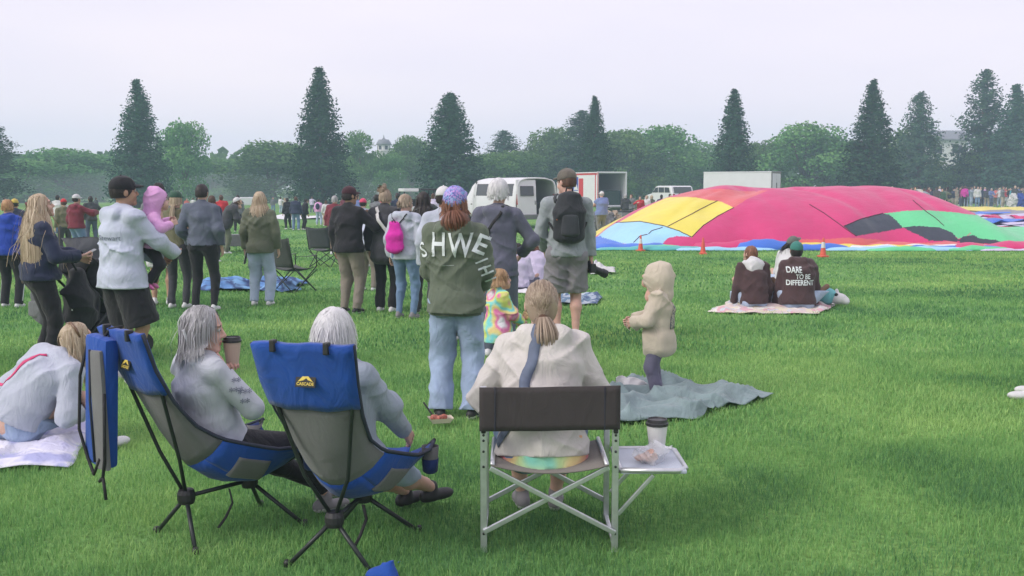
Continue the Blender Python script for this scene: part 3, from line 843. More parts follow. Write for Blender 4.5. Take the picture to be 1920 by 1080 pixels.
class Fig:
    """a posed person; local frame: faces +Y, ground z=0, metres"""
    def __init__(s, h=1.68, w=1.0, pelvis=None, lean=0.0, bend=0.0, side=0.0, twist=0.0, head=(0, 0, 0), lh=None, rh=None, le=None, re=None,
                 lf=None, rf=None, lk=None, rk=None, stance=.11, child=False, belly=0.0, neck=1.0, toe=.12, seat=None, headscale=1.0, shw=1.0, lfa=None, rfa=None):
        s.h = h; s.w = w; s.child = child; k = h
        hs = .52 if not child else .46
        s.pel = np.array([0, 0, hs * k]) if pelvis is None else np.array(pelvis, float)
        # spine directions
        def dirn(a, b): return np.array([math.sin(b) * math.cos(a), math.sin(a), math.cos(a) * math.cos(b)])
        Ls = (.315 if not child else .32) * k
        d1 = dirn(lean, side); d2 = dirn(lean + bend * .5, side); d3 = dirn(lean + bend, side)
        s.waist = s.pel + d1 * Ls * .34; s.chest = s.waist + d2 * Ls * .36; s.neck = s.chest + d3 * Ls * .30
        s.up = d3; s.X = np.array([math.cos(twist), math.sin(twist), 0]); s.X = _n(s.X - d3 * (s.X @ d3)); s.Fd = np.cross(d3, s.X)
        s.X0 = np.array([1., 0, 0]); s.F0 = np.cross(d1, s.X0)
        hk = h / 1.7 if not child else h * .82 / 1.0 * 1.0
        s.hsc = (h / 1.7) * headscale if not child else headscale
        yaw, pit, rol = head
        hq = Matrix.Rotation(yaw, 3, 'Z') @ Matrix.Rotation(-pit, 3, 'X') @ Matrix.Rotation(rol, 3, 'Y')
        s.HM = np.array(hq)
        nd = _n(d3 * .6 + np.array([0, 0, .4]) + s.Fd * .12 + s.HM @ np.array([0, .12, 0]) * (1 if pit < 0 else .6))
        s.hd = s.neck + nd * (.094 * k * neck if not child else .135 * headscale)
        sw = (.098 if not child else .095) * k * shw
        sh = s.neck - d3 * .034 * k
        s.shL = sh - s.X * sw; s.shR = sh + s.X * sw
        ua, fa = .170 * k, .145 * k
        def hand(sh_, tgt, hint, sx):
            if tgt is None: tgt = sh_ + np.array([sx * .05 * k, .03 * k, -.30 * k])
            if hint is None: hint = np.array([sx * .55, -1, -.2])
            return ik(sh_, tgt, ua, fa, hint)
        s.elL, s.wrL = hand(s.shL, lh, le, -1); s.elR, s.wrR = hand(s.shR, rh, re, 1)
        hw_ = .053 * k
        s.hipL = s.pel - s.X0 * hw_ - d1 * .012 * k; s.hipR = s.pel + s.X0 * hw_ - d1 * .012 * k
        th, ca = (.243 * k, .232 * k) if not child else (.21 * k, .205 * k)
        an = .047 * k
        lf = (-stance / 2 * 1.0, 0, an) if lf is None else lf; rf = (stance / 2, 0, an) if rf is None else rf
        s.knL, s.anL = ik(s.hipL, lf, th, ca, (-.12, 1, 0) if lk is None else lk)
        s.knR, s.anR = ik(s.hipR, rf, th, ca, (.12, 1, 0) if rk is None else rk)
        s.toeL = _n((-toe, 1, 0)) if lfa is None else _n(lfa); s.toeR = _n((toe, 1, 0)) if rfa is None else _n(rfa)
        s.belly = belly
    def torso(s, g, fat=0.0, hips=True):
        k, w = s.h, s.w
        c = s.child
        s_ = []
        if hips: s_ = [(s.pel - s.F0 * .004 * k, (.089 * w) * k + fat, (.062 * w) * k + fat)]
        s_ += [(s.waist, (.077 * w + .004) * k + fat, (.054 * w + s.belly) * k + fat), (s.chest, (.086 * w) * k + fat, (.060 * w) * k + fat),
               (s.neck - s.up * .045 * k, .078 * k * (.5 + .5 * w) + fat * .6, .046 * k + fat * .6)]
        g.loft(s_, s.X, s.Fd, .035)
        g.chain([s.shL, s.neck - s.up * .006 * k, s.shR], [.034 * k + fat * .5, .036 * k + fat * .3, .034 * k + fat * .5], .045)
        return g
    def top(s, fat=.012, sleeve=1.0, hem=-.02, loose=1.0, wr=.006, seed=1, flare=0.0, hood=None, cuff=True, vs=.012, cutneck=False):
        """shirt / hoodie / jacket; hem = how far above the pelvis point it ends, in body heights"""
        k = s.h; g = Sdf(.03 * k / 1.7 + .008)
        s.torso(g, fat)
        if hem < 0:
            g.loft([(s.pel, (.090 * s.w) * k + fat + flare * .5, (.066 * s.w) * k + fat + flare * .5), (s.pel + (s.pel - s.waist) * .6, (.090 * s.w) * k + fat + flare, (.066 * s.w) * k + fat + flare)], s.X0, s.F0, .04)
        for sh, el, wr_ in ((s.shL, s.elL, s.wrL), (s.shR, s.elR, s.wrR)):
            if sleeve >= 1:
                g.chain([sh, el, wr_], [.034 * k + fat * .55, .027 * k + fat * loose * .8, .0205 * k + fat * loose * .75], .022)
                if cuff: g.cut_local(wr_ - _n(wr_ - el) * .003, wr_ - el, .06)
            elif sleeve > 0:
                e = sh + (el - sh) * sleeve
                g.chain([sh, e], [.034 * k + fat * .6, .031 * k + fat], .022); g.cut_local(e, el - sh, .09)
        if hem is not None:
            d = _n(s.waist - s.pel); p = s.pel + d * hem * k
            def hemcut(P, p=p, d=d, cx=s.pel, R_=.17 * k + .03):
                q = P - cx; q = q - (q @ d)[:, None] * d
                return np.where(np.linalg.norm(q, axis=1) < R_, (p - P) @ d, -1.)
            g.cuts.append(hemcut)
        if hood == 'down':
            c = s.neck - s.Fd * .050 * k / 1.0 * .9 - s.up * .012 * k
            g.cap(c - s.X * .045 * k, c + s.X * .045 * k, .034 * k, k=.02); g.ell(c - s.up * .035 * k - s.Fd * .008 * k, (.062 * k, .028 * k, .052 * k), np.stack([s.X, s.Fd, s.up], 1), k=.02)
            g.cap(s.neck - s.X * .045 * k + s.Fd * .02 * k, c - s.X * .045 * k, .022 * k, .03 * k, k=.02); g.cap(s.neck + s.X * .045 * k + s.Fd * .02 * k, c + s.X * .045 * k, .022 * k, .03 * k, k=.02)
        elif hood == 'collar':
            g.cap(s.neck, s.neck + s.up * .012 * k, .044 * k, .040 * k, k=.015)
        if wr: g.disp.append(wrinkle(wr, (8, 8, 14), seed))
        return g.mesh(vs)
    def legs(s, fat=.010, length=1.0, wr=.005, flare=0.0, seed=3, vs=.012, rise=.03, slim=1.0, knee=None):
        k = s.h; g = Sdf(.03)
        g.loft([(s.pel - s.F0 * .006 * k, .088 * k * s.w + fat * .8, .060 * k * s.w + fat * .6), (s.pel + (s.waist - s.pel) * .7, .078 * k * s.w + fat * .4, .054 * k * s.w + fat * .3)], s.X0, s.F0, .03)
        for sx, hip, kn, an in ((-1, s.hipL, s.knL, s.anL), (1, s.hipR, s.knR, s.anR)):
            if length > .55:
                e = kn + (an - kn) * ((length - .5) / .5)
                if length >= 1: e = an + np.array([0, 0, -.012 * k])
                r3 = .0245 * k * slim + fat * .8 + flare
                g.chain([hip, kn, e], [.054 * k * (.4 + .6 * s.w) + fat * .8, .034 * k * (.5 * slim + .5) + fat * .9 + flare * .3, r3], .03)
                g.cut_local(e, e - kn, r3 + .045)
            else:
                e = hip + (kn - hip) * (length / .5)
                rr = .046 * k + fat * 1.6 + flare
                g.chain([hip, e], [.054 * k * (.4 + .6 * s.w) + fat * .8, rr], .03); g.cut_local(e, kn - hip, rr + .06)
        # seat
        for sx, hip in ((-1, s.hipL), (1, s.hipR)):
            g.ell(hip - s.F0 * .020 * k + (s.waist - s.pel) * .02, (.046 * k * s.w + fat * .4,) * 3, k=.035)
        d = _n(s.waist - s.pel); p = s.pel + d * (.055 + rise) * k
        g.cut(p, d)
        if wr: g.disp.append(wrinkle(wr, (9, 9, 12), seed))
        return g.mesh(vs)
    def body(s, parent, tone='fair', arms=False, shins=False, vs=.012, hcurl=.5, hl=None, hr=None, detail=True, palmL=None, palmR=None, full=True):
        """head, neck, hands and whatever skin shows, one mesh"""
        A = Acc(); M = s.HM * s.hsc
        hv = .0055 if detail else .010
        V, Q, m = get_head(s.child, hv); A.add(V, Q, m=m, M=M, o=s.hd)
        for x in (-1, 1):
            V, Q, T = _sph((x * .032, .0795, .008), .0115, 8); A.add(V, Q, T, 2, M, s.hd)
            V, Q, T = _sph((x * .032, .0868, .008), .0062, 6); A.add(V, Q, T, 3, M, s.hd)
        hk = (s.h / 1.7) if not s.child else s.h / 1.45
        for sx, el, wr_, cu, pn in ((-1, s.elL, s.wrL, hl, palmL), (1, s.elR, s.wrR, hr, palmR)):
            cu = hcurl if cu is None else cu
            if cu == 'none': continue
            V, Q = hand_mesh(cu, .0045 if detail else .008)
            y = _n(wr_ - el)
            pn = np.array([-sx, 0, 0.]) if pn is None else np.asarray(pn, float)
            z = -pn; z = z - y * (z @ y); z = _n(z) if np.linalg.norm(z) > 1e-3 else _n(np.cross(y, [0, 1, .1]))
            x = np.cross(y, z); Mh = np.stack([x if sx < 0 else -x, y, z], 1) * hk
            A.add(V, Q, M=Mh, o=wr_)
        g = Sdf(.02); k = s.h
        s.torso(g, -.006)
        for sh, el, wr_ in ((s.shL, s.elL, s.wrL), (s.shR, s.elR, s.wrR)):
            if arms: g.chain([sh, el, el + (wr_ - el) * .35, wr_], [.032 * k, .0235 * k, .0245 * k, .0165 * k], .02)
            else: g.chain([sh, el, wr_], [.024 * k, .016 * k, .013 * k], .02)
        for hip, kn, an in ((s.hipL, s.knL, s.anL), (s.hipR, s.knR, s.anR)):
            if shins:
                back = -s.F0 * .010 * k
                g.chain([hip, hip * .5 + kn * .5, kn, kn + (an - kn) * .32 + back, kn + (an - kn) * .75, an], [.040 * k, .041 * k, .031 * k, .034 * k, .0215 * k, .019 * k], .02)
            else: g.chain([hip, kn, an], [.034 * k, .02 * k, .014 * k], .02)
        V, Q = g.mesh(vs if arms or shins else .022); A.add(V, Q)
        return A.build('body', skin(tone), parent)
    def shoes(s, parent, m, sole=None, name='shoe', vs=.010, sock=None, boot=0.0):
        k = s.h / 1.7 if not s.child else s.h / 1.6
        for an, t, kn in ((s.anL, s.toeL, s.knL), (s.anR, s.toeR, s.knR)):
            g = Sdf(.02)
            t = np.asarray(t, float); up = np.array([0, 0, 1.]) if abs(t[2]) < .5 else _n(kn - an); sd = _n(np.cross(t, up)); up = np.cross(sd, t)
            b = an - up * .08 * k
            Mx = np.stack([sd, t, up], 1)
            g.ell(b + up * .035 * k - t * .035 * k, (.036 * k, .052 * k, .045 * k), Mx); g.ell(b + up * .028 * k + t * .075 * k, (.044 * k, .085 * k, .036 * k), Mx)
            g.cap(b + up * .03 * k, an + up * (.01 + boot) * k, .038 * k, .036 * k)
            g.cut(b, -up)
            V, Q = g.mesh(vs)
            A = Acc(); z = (V[Q].mean(1) - b) @ up
            A.add(V, Q, m=(z < .022 * k).astype(int)); A.build(name, [m, sole or m], parent)
            if sock is not None:
                g = Sdf(.02); d = _n(kn - an); g.cap(an, an + d * .085 * k, .030 * k, .033 * k); g.cut(an + d * .075 * k, d)
                A = Acc(); A.add(*g.mesh(vs)); A.build('sock', sock, parent)
    # ------------------------------------------------------------------ hair and hats
    def hp(s, p): return s.hd + (s.HM * s.hsc) @ np.asarray(p, float)
    def hair(s, parent, m, style='short', n=520, length=.16, seed=5, vs=None, puff=0.0, face=True, part=0.0, tie=None, low=-.05, wid=.006, wave=0.0, name='hair', obst=True, front=.055, gather=.35):
        """scalp shell plus strands that fall, sweep to a tie or lie close"""
        rs = np.random.RandomState(seed); A = Acc()
        g = Sdf(.015)
        pf = puff
        g.ell((0, -.014, .030), (.079 + pf, .101 + pf, .096 + pf))
        if style != 'cap_under':
            g.ell((0, -.045, -.01), (.074 + pf, .066 + pf, .085 + pf), k=.02)
        hl = low
        # hairline: keep skull above a plane tilted from brow to nape
        g.cuts.append(lambda P: np.maximum(P[:, 1] - front - .10 * np.maximum(P[:, 2], 0) * 0 - .55 * np.clip(P[:, 2] - .045, 0, 1), -9) if face else np.full(len(P), -9.))
        g.cuts.append(lambda P: hl - P[:, 2] + np.clip((P[:, 1] - .0) * .9, 0, .2))
        g.disp.append(lambda P: .006 * (vn(P, (26, 26, 10), seed) - .5) * 2)
        V, Q = g.mesh(.010); A.add(V, Q, M=s.HM * s.hsc, o=s.hd)
        shellV = len(V); var = [np.clip(.30 + .45 * vn(V, (45, 45, 9), seed + 2), 0, 1)]
        dn = np.array([0, 0, -1.]); Mh = s.HM * s.hsc; steps = 9
        torso_c = [(s.chest, np.array([.145, .118, .27]) * s.h / 1.7 * (.3 + .7 * s.w) * (1.2 if s.child else 1) + .025), (s.neck - s.up * .03, np.array([.16, .085, .07]) * s.h / 1.7)]
        VV, QQ = [], []; nv = 0
        for i in range(n):
            # root on the scalp
            for _ in range(30):
                d = rs.normal(0, 1, 3); d /= np.linalg.norm(d)
                r = np.array([0, -.014, .030]) + d * (np.array([.079, .101, .097]) + pf)
                if face and r[1] > front + .55 * max(0, r[2] - .045) - .006: continue
                if r[2] < low + max(0, r[1]) * .9: continue
                break
            p = s.hp(r); nrm = _n(Mh @ d)
            L = length * (.75 + .4 * rs.rand())
            if style == 'tie':
                tp = s.hp(tie); seg = []
                for j in range(steps):
                    t = j / (steps - 1)
                    q = (1 - t) * r + t * np.asarray(tie); dd = q - np.array([0, -.014, .030]); R_ = np.array([.081, .103, .099]) + pf
                    kk = np.linalg.norm(dd / R_)
                    if kk < 1 and t < .93: q = np.array([0, -.014, .030]) + dd / kk
                    seg.append(s.hp(q + rs.normal(0, .0016, 3)))
                pts = seg
            else:
                fly = rs.rand() < .07; pts = [p]; fwd = Mh @ np.array([0, 1., 0]) / s.hsc
                dirv = _n(nrm * .25 + (-fwd) * .35 * (r[1] > -.02) + dn * .6 + Mh @ np.array([np.sign(r[0] - part) * .5, 0, 0]) / s.hsc * (r[2] > .06))
                for j in range(1, steps):
                    st = L / (steps - 1)
                    tgt = dn + (wave * np.array([math.sin(j * 1.6 + i), math.cos(j * 1.9 + i * .7), 0]) if wave else 0)
                    if fly: tgt = tgt + rs.normal(0, .45, 3)
                    if style == 'short' or style == 'close': tgt = dn * .9 + nrm * (.08 if style == 'close' else .16) + rs.normal(0, .16, 3)
                    dirv = _n(dirv * .55 + tgt * .45)
                    q = pts[-1] + dirv * st
                    # stay outside head and shoulders
                    lq = np.linalg.solve(Mh, q - s.hd) - np.array([0, -.014, .020]); R_ = np.array([.082, .104, .108]) + pf
                    kk = np.linalg.norm(lq / R_)
                    if kk < 1: q = s.hd + Mh @ (np.array([0, -.014, .020]) + lq / max(kk, .2))
                    if obst:
                        for c, rr in torso_c:
                            e = q - c; kk = np.linalg.norm(e / rr)
                            if kk < 1: q = c + e / max(kk, .25)
                    pts.append(q)
            w0 = wid * (.7 + .6 * rs.rand())
            P = np.array(pts); k_ = len(P)
            tan = np.gradient(P, axis=0); out_ = P - s.hd; out_ += rs.normal(0, .03, 3); sd = np.cross(tan, out_); sd /= np.linalg.norm(sd, axis=1, keepdims=True) + 1e-9
            wv = w0 * np.linspace(1, .45, k_)[:, None] / 2
            VV.append(P - sd * wv); VV.append(P + sd * wv)
            a = nv + np.arange(k_ - 1); QQ.append(np.stack([a, a + 1, a + k_ + 1, a + k_], 1)); nv += 2 * k_
            c = np.clip(rs.normal(.5, .22), 0, 1); var.append(np.full(2 * k_, c))
        if n:
            A.add(np.concatenate(VV), np.concatenate(QQ))
        o = A.build(name, m, parent); attr(o.data, 'strand', np.concatenate(var)); return o
    def tail(s, parent, m, a, b, r, n=160, seed=8, bulge=1.0, name='ponytail', wid=.006, bend=(0, 0, 0)):
        """gathered lock from a to b (world-local points), thickest in the middle"""
        rs = np.random.RandomState(seed); a = np.asarray(a, float); b = np.asarray(b, float); A = Acc(); var = []
        ax = _n(b - a); u = _n(np.cross(ax, [0.3, 1, .1])); v = np.cross(ax, u); VV, QQ = [], []; nv = 0; k_ = 8
        for i in range(n):
            an = rs.uniform(0, 2 * math.pi); rr = r * math.sqrt(rs.rand()) * 1.0; t = np.linspace(0, 1, k_) * (.75 + .3 * rs.rand())
            prof = (.30 + .9 * np.sin(np.clip(t, 0, 1) * math.pi * .8 + .25) ** 1.0) * bulge * rr
            P = a + np.outer(t, b - a) + np.outer(prof, u * math.cos(an) + v * math.sin(an)) + np.outer(np.sin(t * math.pi), np.asarray(bend))
            tan = np.gradient(P, axis=0); sd = np.cross(tan, P - (a + b) / 2 + np.outer(np.ones(k_), (u * math.cos(an) + v * math.sin(an))) * .1); sd /= np.linalg.norm(sd, axis=1, keepdims=True) + 1e-9
            wv = (wid * np.linspace(1, .5, k_))[:, None] / 2
            VV += [P - sd * wv, P + sd * wv]; q = nv + np.arange(k_ - 1); QQ.append(np.stack([q, q + 1, q + k_ + 1, q + k_], 1)); nv += 2 * k_
            var.append(np.full(2 * k_, np.clip(rs.normal(.5, .24), 0, 1)))
        A.add(np.concatenate(VV), np.concatenate(QQ)); o = A.build(name, m, parent); attr(o.data, 'strand', np.concatenate(var)); return o
    def cap(s, parent, m, brim=None, dirn=1, low=.028, name='cap', puff=0.0):
        """baseball cap: crown shell, peak, top button; dirn=-1 turns the peak to the back"""
        g = Sdf(.01)
        g.ell((0, -.012, .045), (.087 + puff, .109 + puff, .094 + puff))
        g.cut((0, 0, low), (0, -.12 * dirn, -1)); A = Acc()
        A.add(*g.mesh(.009), M=s.HM * s.hsc, o=s.hd); o = A.build(name, m, parent)
        b = Sdf(.006); c = (0, .085 * dirn, low + .008)
        b.ell(c, (.072, .085, .030)); fr = np.array([0, .098 * dirn, low])
        b.sub(lambda P: np.linalg.norm((P - np.array(c) + np.array([0, 0, .012])) / np.array([.076, .1, .030]), axis=1) * .03 - .03)
        b.cut((0, .070 * dirn, 0), (0, -dirn, 0)); b.cut((0, 0, low - .015), (0, 0, -1))
        A = Acc(); A.add(*b.mesh(.006), M=s.HM * s.hsc, o=s.hd); A.build('peak', brim or m, o)
        V, Q, T = _sph((0, -.012, .139 + puff), .009, 6); A = Acc(); A.add(V, Q, T, 0, s.HM * s.hsc, s.hd); A.build('button', m, o)
        return o
    def hood_up(s, parent, m, vs=.010, pad=.018, seed=4):
        g = Sdf(.03)
        g.ell((0, -.018, .022), (.086 + pad, .116 + pad, .108 + pad)); g.cap((0, -.02, .105), (0, -.055, .14), .05, .026, k=.05)
        nl = np.linalg.solve(s.HM * s.hsc, s.neck - s.Fd * .02 - s.hd)
        g.cap((0, -.045, -.02), nl, .080 + pad * .6, .086 + pad * .5, k=.05)
        g.sub(lambda P: np.linalg.norm((P - np.array([0, .128, -.045])) / np.array([.060, .088, .112]), axis=1) * .058 - .058)
        g.sub(lambda P: np.linalg.norm((P - np.array([0, .01, -.01])) / np.array([.078, .11, .115]), axis=1) * .07 - .07)
        g.disp.append(wrinkle(.005, (14, 14, 18), seed))
        A = Acc(); A.add(*g.mesh(vs), M=s.HM * s.hsc, o=s.hd); return A.build('hood', m, parent)
def garment(parent, name, VQ, m):
    A = Acc(); A.add(*VQ); return A.build(name, m, parent)
def strip_on(obj, path, width, m, parent, name='strap', lift=.006, thick=.006, n=14, toward=None):
    """strap: polyline of local points pushed out onto the surface of obj"""
    bv = BVHTree.FromObject(obj, bpy.context.evaluated_depsgraph_get()) if False else bvh_of(obj)
    pts = [np.asarray(p, float) for p in path]; res = []
    seg = np.linspace(0, len(pts) - 1, n)
    for t in seg:
        i = min(int(t), len(pts) - 2); res.append(pts[i] + (pts[i + 1] - pts[i]) * (t - i))
    G = []; P = np.array(res); tan = np.gradient(P, axis=0); prevn = None
    for p, tg in zip(P, tan):
        hit = bv.find_nearest(Vector(p)); q = np.array(hit[0]); nn = np.array(hit[1])
        if (p - q) @ nn > .03: nn2 = _n(p - q); q = p
        sd = _n(np.cross(tg, nn)); G.append([q + nn * lift - sd * width / 2, q + nn * lift * 1.25, q + nn * lift + sd * width / 2])
    b = MB(); b.sheet(G, thick); return b.build(name, m, parent, sm=True)
def bvh_of(o):
    me = o.data; V = [v.co.copy() for v in me.vertices]; return BVHTree.FromPolygons(V, [tuple(p.vertices) for p in me.polygons])
def lettering(obj, text, c, right, up, size, m, parent, name='lettering', lift=.005, depth=.35, squash=1.0, subdiv=2, bold=0.0, font_shear=0.0, warp=None):
    """print lying on the cloth: glyph outlines dropped onto the surface of obj"""
    cu = bpy.data.curves.new('print', 'FONT'); cu.body = text; cu.size = size; cu.align_x = 'CENTER'; cu.align_y = 'CENTER'; cu.offset = bold * size; cu.shear = font_shear; cu.space_line = .85
    cu.resolution_u = 3
    to = bpy.data.objects.new('print', cu); COL.objects.link(to)
    dg = bpy.context.evaluated_depsgraph_get(); me = bpy.data.meshes.new_from_object(to.evaluated_get(dg))
    bpy.data.objects.remove(to); bpy.data.curves.remove(cu)
    bm = bmesh.new(); bm.from_mesh(me); bmesh.ops.triangulate(bm, faces=bm.faces)
    for _ in range(subdiv):
        ed = [e for e in bm.edges if e.calc_length() > size * .12]
        if ed: bmesh.ops.subdivide_edges(bm, edges=ed, cuts=1)
        bmesh.ops.triangulate(bm, faces=bm.faces)
    bv = bvh_of(obj); right = Vector(_n(right)); up = Vector(_n(up)); nrm = right.cross(up); c = Vector([float(x) for x in c])
    for v in bm.verts:
        x, y = v.co.x * squash, v.co.y
        if warp: x, y = warp(x, y)
        p = c + right * x + up * y + nrm * depth
        hit = bv.ray_cast(p, -nrm, depth * 2)
        v.co = hit[0] + nrm * lift * .4 + hit[1] * lift if hit[0] is not None else p - nrm * depth
    bm.to_mesh(me); bm.free()
    return link(name, me, m, parent, sm=False)

def patch_on(obj, c, right, up, w_, h_, m, parent, name, lift=.004, depth=.3, n=9, thick=.003, taper=0.0):
    """flat cloth patch laid on a surface (pocket, print)"""
    bv = bvh_of(obj); right = Vector(_n(right)); up = Vector(_n(up)); nr = right.cross(up); c = Vector([float(x) for x in c]); G = []
    for i in range(n):
        row = []
        for j in range(n):
            u, v = i / (n - 1) - .5, j / (n - 1) - .5
            p = c + right * u * w_ * (1 - taper * max(0, -v) * 2) + up * v * h_
            hit = bv.ray_cast(p + nr * depth, -nr, depth * 2)
            row.append(tuple((hit[0] if hit[0] is not None else p) + nr * lift))
        G.append(row)
    return MB().sheet(G, thick).build(name, m, parent, sm=True)
# ================================================================== PEOPLE OF THE PHOTOGRAPH
def person(px, py, rz, label, group=None, loc=None, **kw):
    p = gp(px, py) if loc is None else np.array(loc, float)
    r = empty('person', (p[0], p[1], p[2] if loc is not None else 0), rz, label, 'person', group)
    f = Fig(**kw); f.vs = min(.021, max(.009, p[1] * .0013)); f.root = r; f.d = p[1]; f.near = p[1] < 12
    return r, f
def tolocal(root, P):
    a = -root.rotation_euler.z; P = np.asarray(P, float) - np.array(root.location)
    return np.array([P[0] * math.cos(a) - P[1] * math.sin(a), P[0] * math.sin(a) + P[1] * math.cos(a), P[2]])
C = lambda *c: srgb(*c)
# dyes
K = dict(
    black=cloth('black_cloth', (.022, .022, .026)), navy=cloth('navy_cloth', (.030, .038, .075)), charcoal=cloth('charcoal_cloth', (.055, .056, .064)),
    slate=cloth('slate_cloth', (.115, .120, .165)), bluegrey=cloth('bluegrey_sweat', (.105, .122, .165)), olive=cloth('olive_fleece', (.122, .148, .108)),
    oliveg=cloth('olive_jacket', (.125, .140, .098)), khakitee=cloth('khaki_tee', (.155, .150, .092)), cream=cloth('cream_fleece', (.575, .55, .52)),
    greyhood=cloth('pale_grey_fleece', (.44, .475, .56)), palehood=cloth('pale_blue_fleece', (.49, .535, .65)), midgrey=cloth('mid_grey_fleece', (.27, .305, .32)),
    greyshort=cloth('grey_chino', (.225, .218, .235)), beige=cloth('beige_fleece', (.54, .48, .385)), brown=cloth('brown_fleece', (.070, .040, .042)),
    maroon=cloth('maroon_fleece', (.17, .028, .045)), blue=cloth('royal_blue_fleece', (.022, .060, .36)), khaki=cloth('khaki_twill', (.235, .205, .175)),
    jeanl=cloth('light_denim', (.30, .385, .545), .22), jeanm=cloth('mid_denim', (.145, .225, .36), .16), jeanp=cloth('pale_denim', (.37, .45, .59), .18), jeand=cloth('dark_denim', (.075, .095, .15)),
    white=cloth('white_cotton', (.60, .60, .61)), pink=cloth('pink_fleece', (.68, .36, .64)), hot=cloth('hot_pink_nylon', (.62, .030, .36)), shirtblue=cloth('blue_cotton', (.16, .21, .42)),
    teal=cloth('teal_cloth', (.05, .30, .36)), red=cloth('red_cloth', (.50, .035, .05)), lav=cloth('lavender_cotton', (.55, .50, .66)), tan=cloth('tan_cloth', (.40, .33, .25)), green=cloth('dark_green_cloth', (.04, .095, .065)),
    dgrey=cloth('dusty_grey_cloth', (.16, .17, .185)), knit=cloth('white_knit', (.53, .56, .61), .12, .5), greyblue=cloth('grey_sweater', (.30, .35, .42)),
    violet=cloth('grey_violet_cloth', (.135, .13, .19)), coral=cloth('coral_cloth', (.6, .18, .16)),
)
SOLE = mat('shoe_sole', (.55, .55, .55), .7); SHW = mat('white_shoe', (.62, .63, .64), .6, .08); SHB = mat('black_shoe', (.025, .025, .028), .6); SHG = mat('grey_shoe', (.20, .195, .20), .7); SHP = mat('pink_shoe', (.66, .16, .42), .6)
H = dict(blonde=hair_mat('blonde_hair', (.25, .17, .10), (.62, .52, .38)), gold=hair_mat('golden_hair', (.22, .125, .06), (.52, .35, .19)), brown=hair_mat('brown_hair', (.05, .028, .02), (.14, .075, .05)),
         dark=hair_mat('dark_hair', (.012, .010, .010), (.045, .035, .033)), auburn=hair_mat('auburn_hair', (.11, .045, .028), (.30, .14, .085)), silver=hair_mat('silver_hair', (.20, .195, .195), (.52, .52, .54)),
         white=hair_mat('white_hair', (.48, .48, .48), (.74, .74, .76)), strawb=hair_mat('strawberry_hair', (.30, .15, .07), (.55, .34, .18)), ash=hair_mat('ash_hair', (.20, .145, .10), (.46, .37, .28)))
PRINTW = mat('white_print', (.66, .72, .72), .8, .06); PRINTD = mat('dark_print', (.10, .13, .17), .8, .1)
STRAPB = mat('black_webbing', (.02, .02, .022), .8, .2, 30)

# ------------------------------------------------------------------ woman in the olive hoodie with big letters
r, f = person(856, 783, R(-6), 'woman in olive hoodie with big pale letters, floral cap and light jeans', h=1.66, w=1.10, stance=.24, head=(R(-4), R(-24), R(-4)),
              lh=(-.13, .27, 1.0), rh=(.17, .27, .94), le=(-.42, -1, -.4), re=(.42, -1, -.4), shw=1.02, toe=.25)
f.body(r, 'fair', hcurl=.9)
top = garment(r, 'hoodie', f.top(.032, 1, -.055, .75, .012, 11, .012, 'down', vs=.010), K['olive']); garment(r, 'hem_rib', f.top(.022, 0, -.068, .8, .002, 12, .002, None, vs=.010), cloth('olive_rib', (.10, .122, .09)))
garment(r, 'jeans', f.legs(.016, 1.0, .008, .022, 5, .010), K['jeanl'])
f.shoes(r, SHB, SOLE)
f.hair(r, H['auburn'], 'long', 300, .17, 5, low=-.06, wid=.007, wave=.5)
f.tail(r, H['auburn'], f.hp((0, -.115, -.005)), f.hp((.02, -.19, -.15)), .095, 320, wid=.008, name='ponytail')
FLOR = cloth_pattern('floral_cap', [(.16, .18, .45), (.30, .26, .62), (.20, .40, .62), (.50, .30, .62), (.12, .12, .36), (.36, .42, .70)], 55)
f.cap(r, FLOR, dirn=1, low=.015)
zc = f.chest[2]
for ch, x, dz, sz in (('H', -.100, .02, .235), ('W', .055, .015, .235)):
    lettering(top, ch, (x, f.chest[1], zc + dz), (1, 0, 0), (0, 0, 1), sz, PRINTW, top, 'lettering', bold=.014, squash=.66)
lettering(top, 'E', (.188, f.chest[1], zc + .02), _n((.9, 0, -.42)), _n((.42, 0, .9)), .19, PRINTW, top, 'lettering', bold=.018)
lettering(top, 'S', (-.218, f.chest[1], zc - .02), _n((.92, 0, .35)), _n((-.35, 0, .92)), .15, PRINTW, top, 'lettering', bold=.015, squash=.7)
lettering(top, '--------', (-.03, f.chest[1], zc - .115), (1, 0, 0), (0, 0, 1), .03, PRINTW, top, 'lettering')
e, wv = f.elR, f.wrR
ax = _n(wv - e); lettering(top, 'I H I', e - ax * .02, _n((.35, 0, -.94)), _n((.94, 0, .35)), .12, PRINTW, top, 'lettering', bold=.02, squash=.8)
jn = [o_ for o_ in r.children if o_.name.startswith('jeans')][0]; PKT = cloth('denim_pocket', (.25, .325, .47), .25)
for sx in (-1, 1): patch_on(jn, (sx * .085, -.1, .80), (1, 0, 0), (0, 0, 1), .12, .13, PKT, jn, 'back_pocket', taper=.25)
MB().sheet([[f.hp((-.06, -.11, .0)), f.hp((-.06, -.11, .006))], [f.hp((.06, -.11, .0)), f.hp((.06, -.11, .006))]], .003).build('cap_strap', FLOR, r)

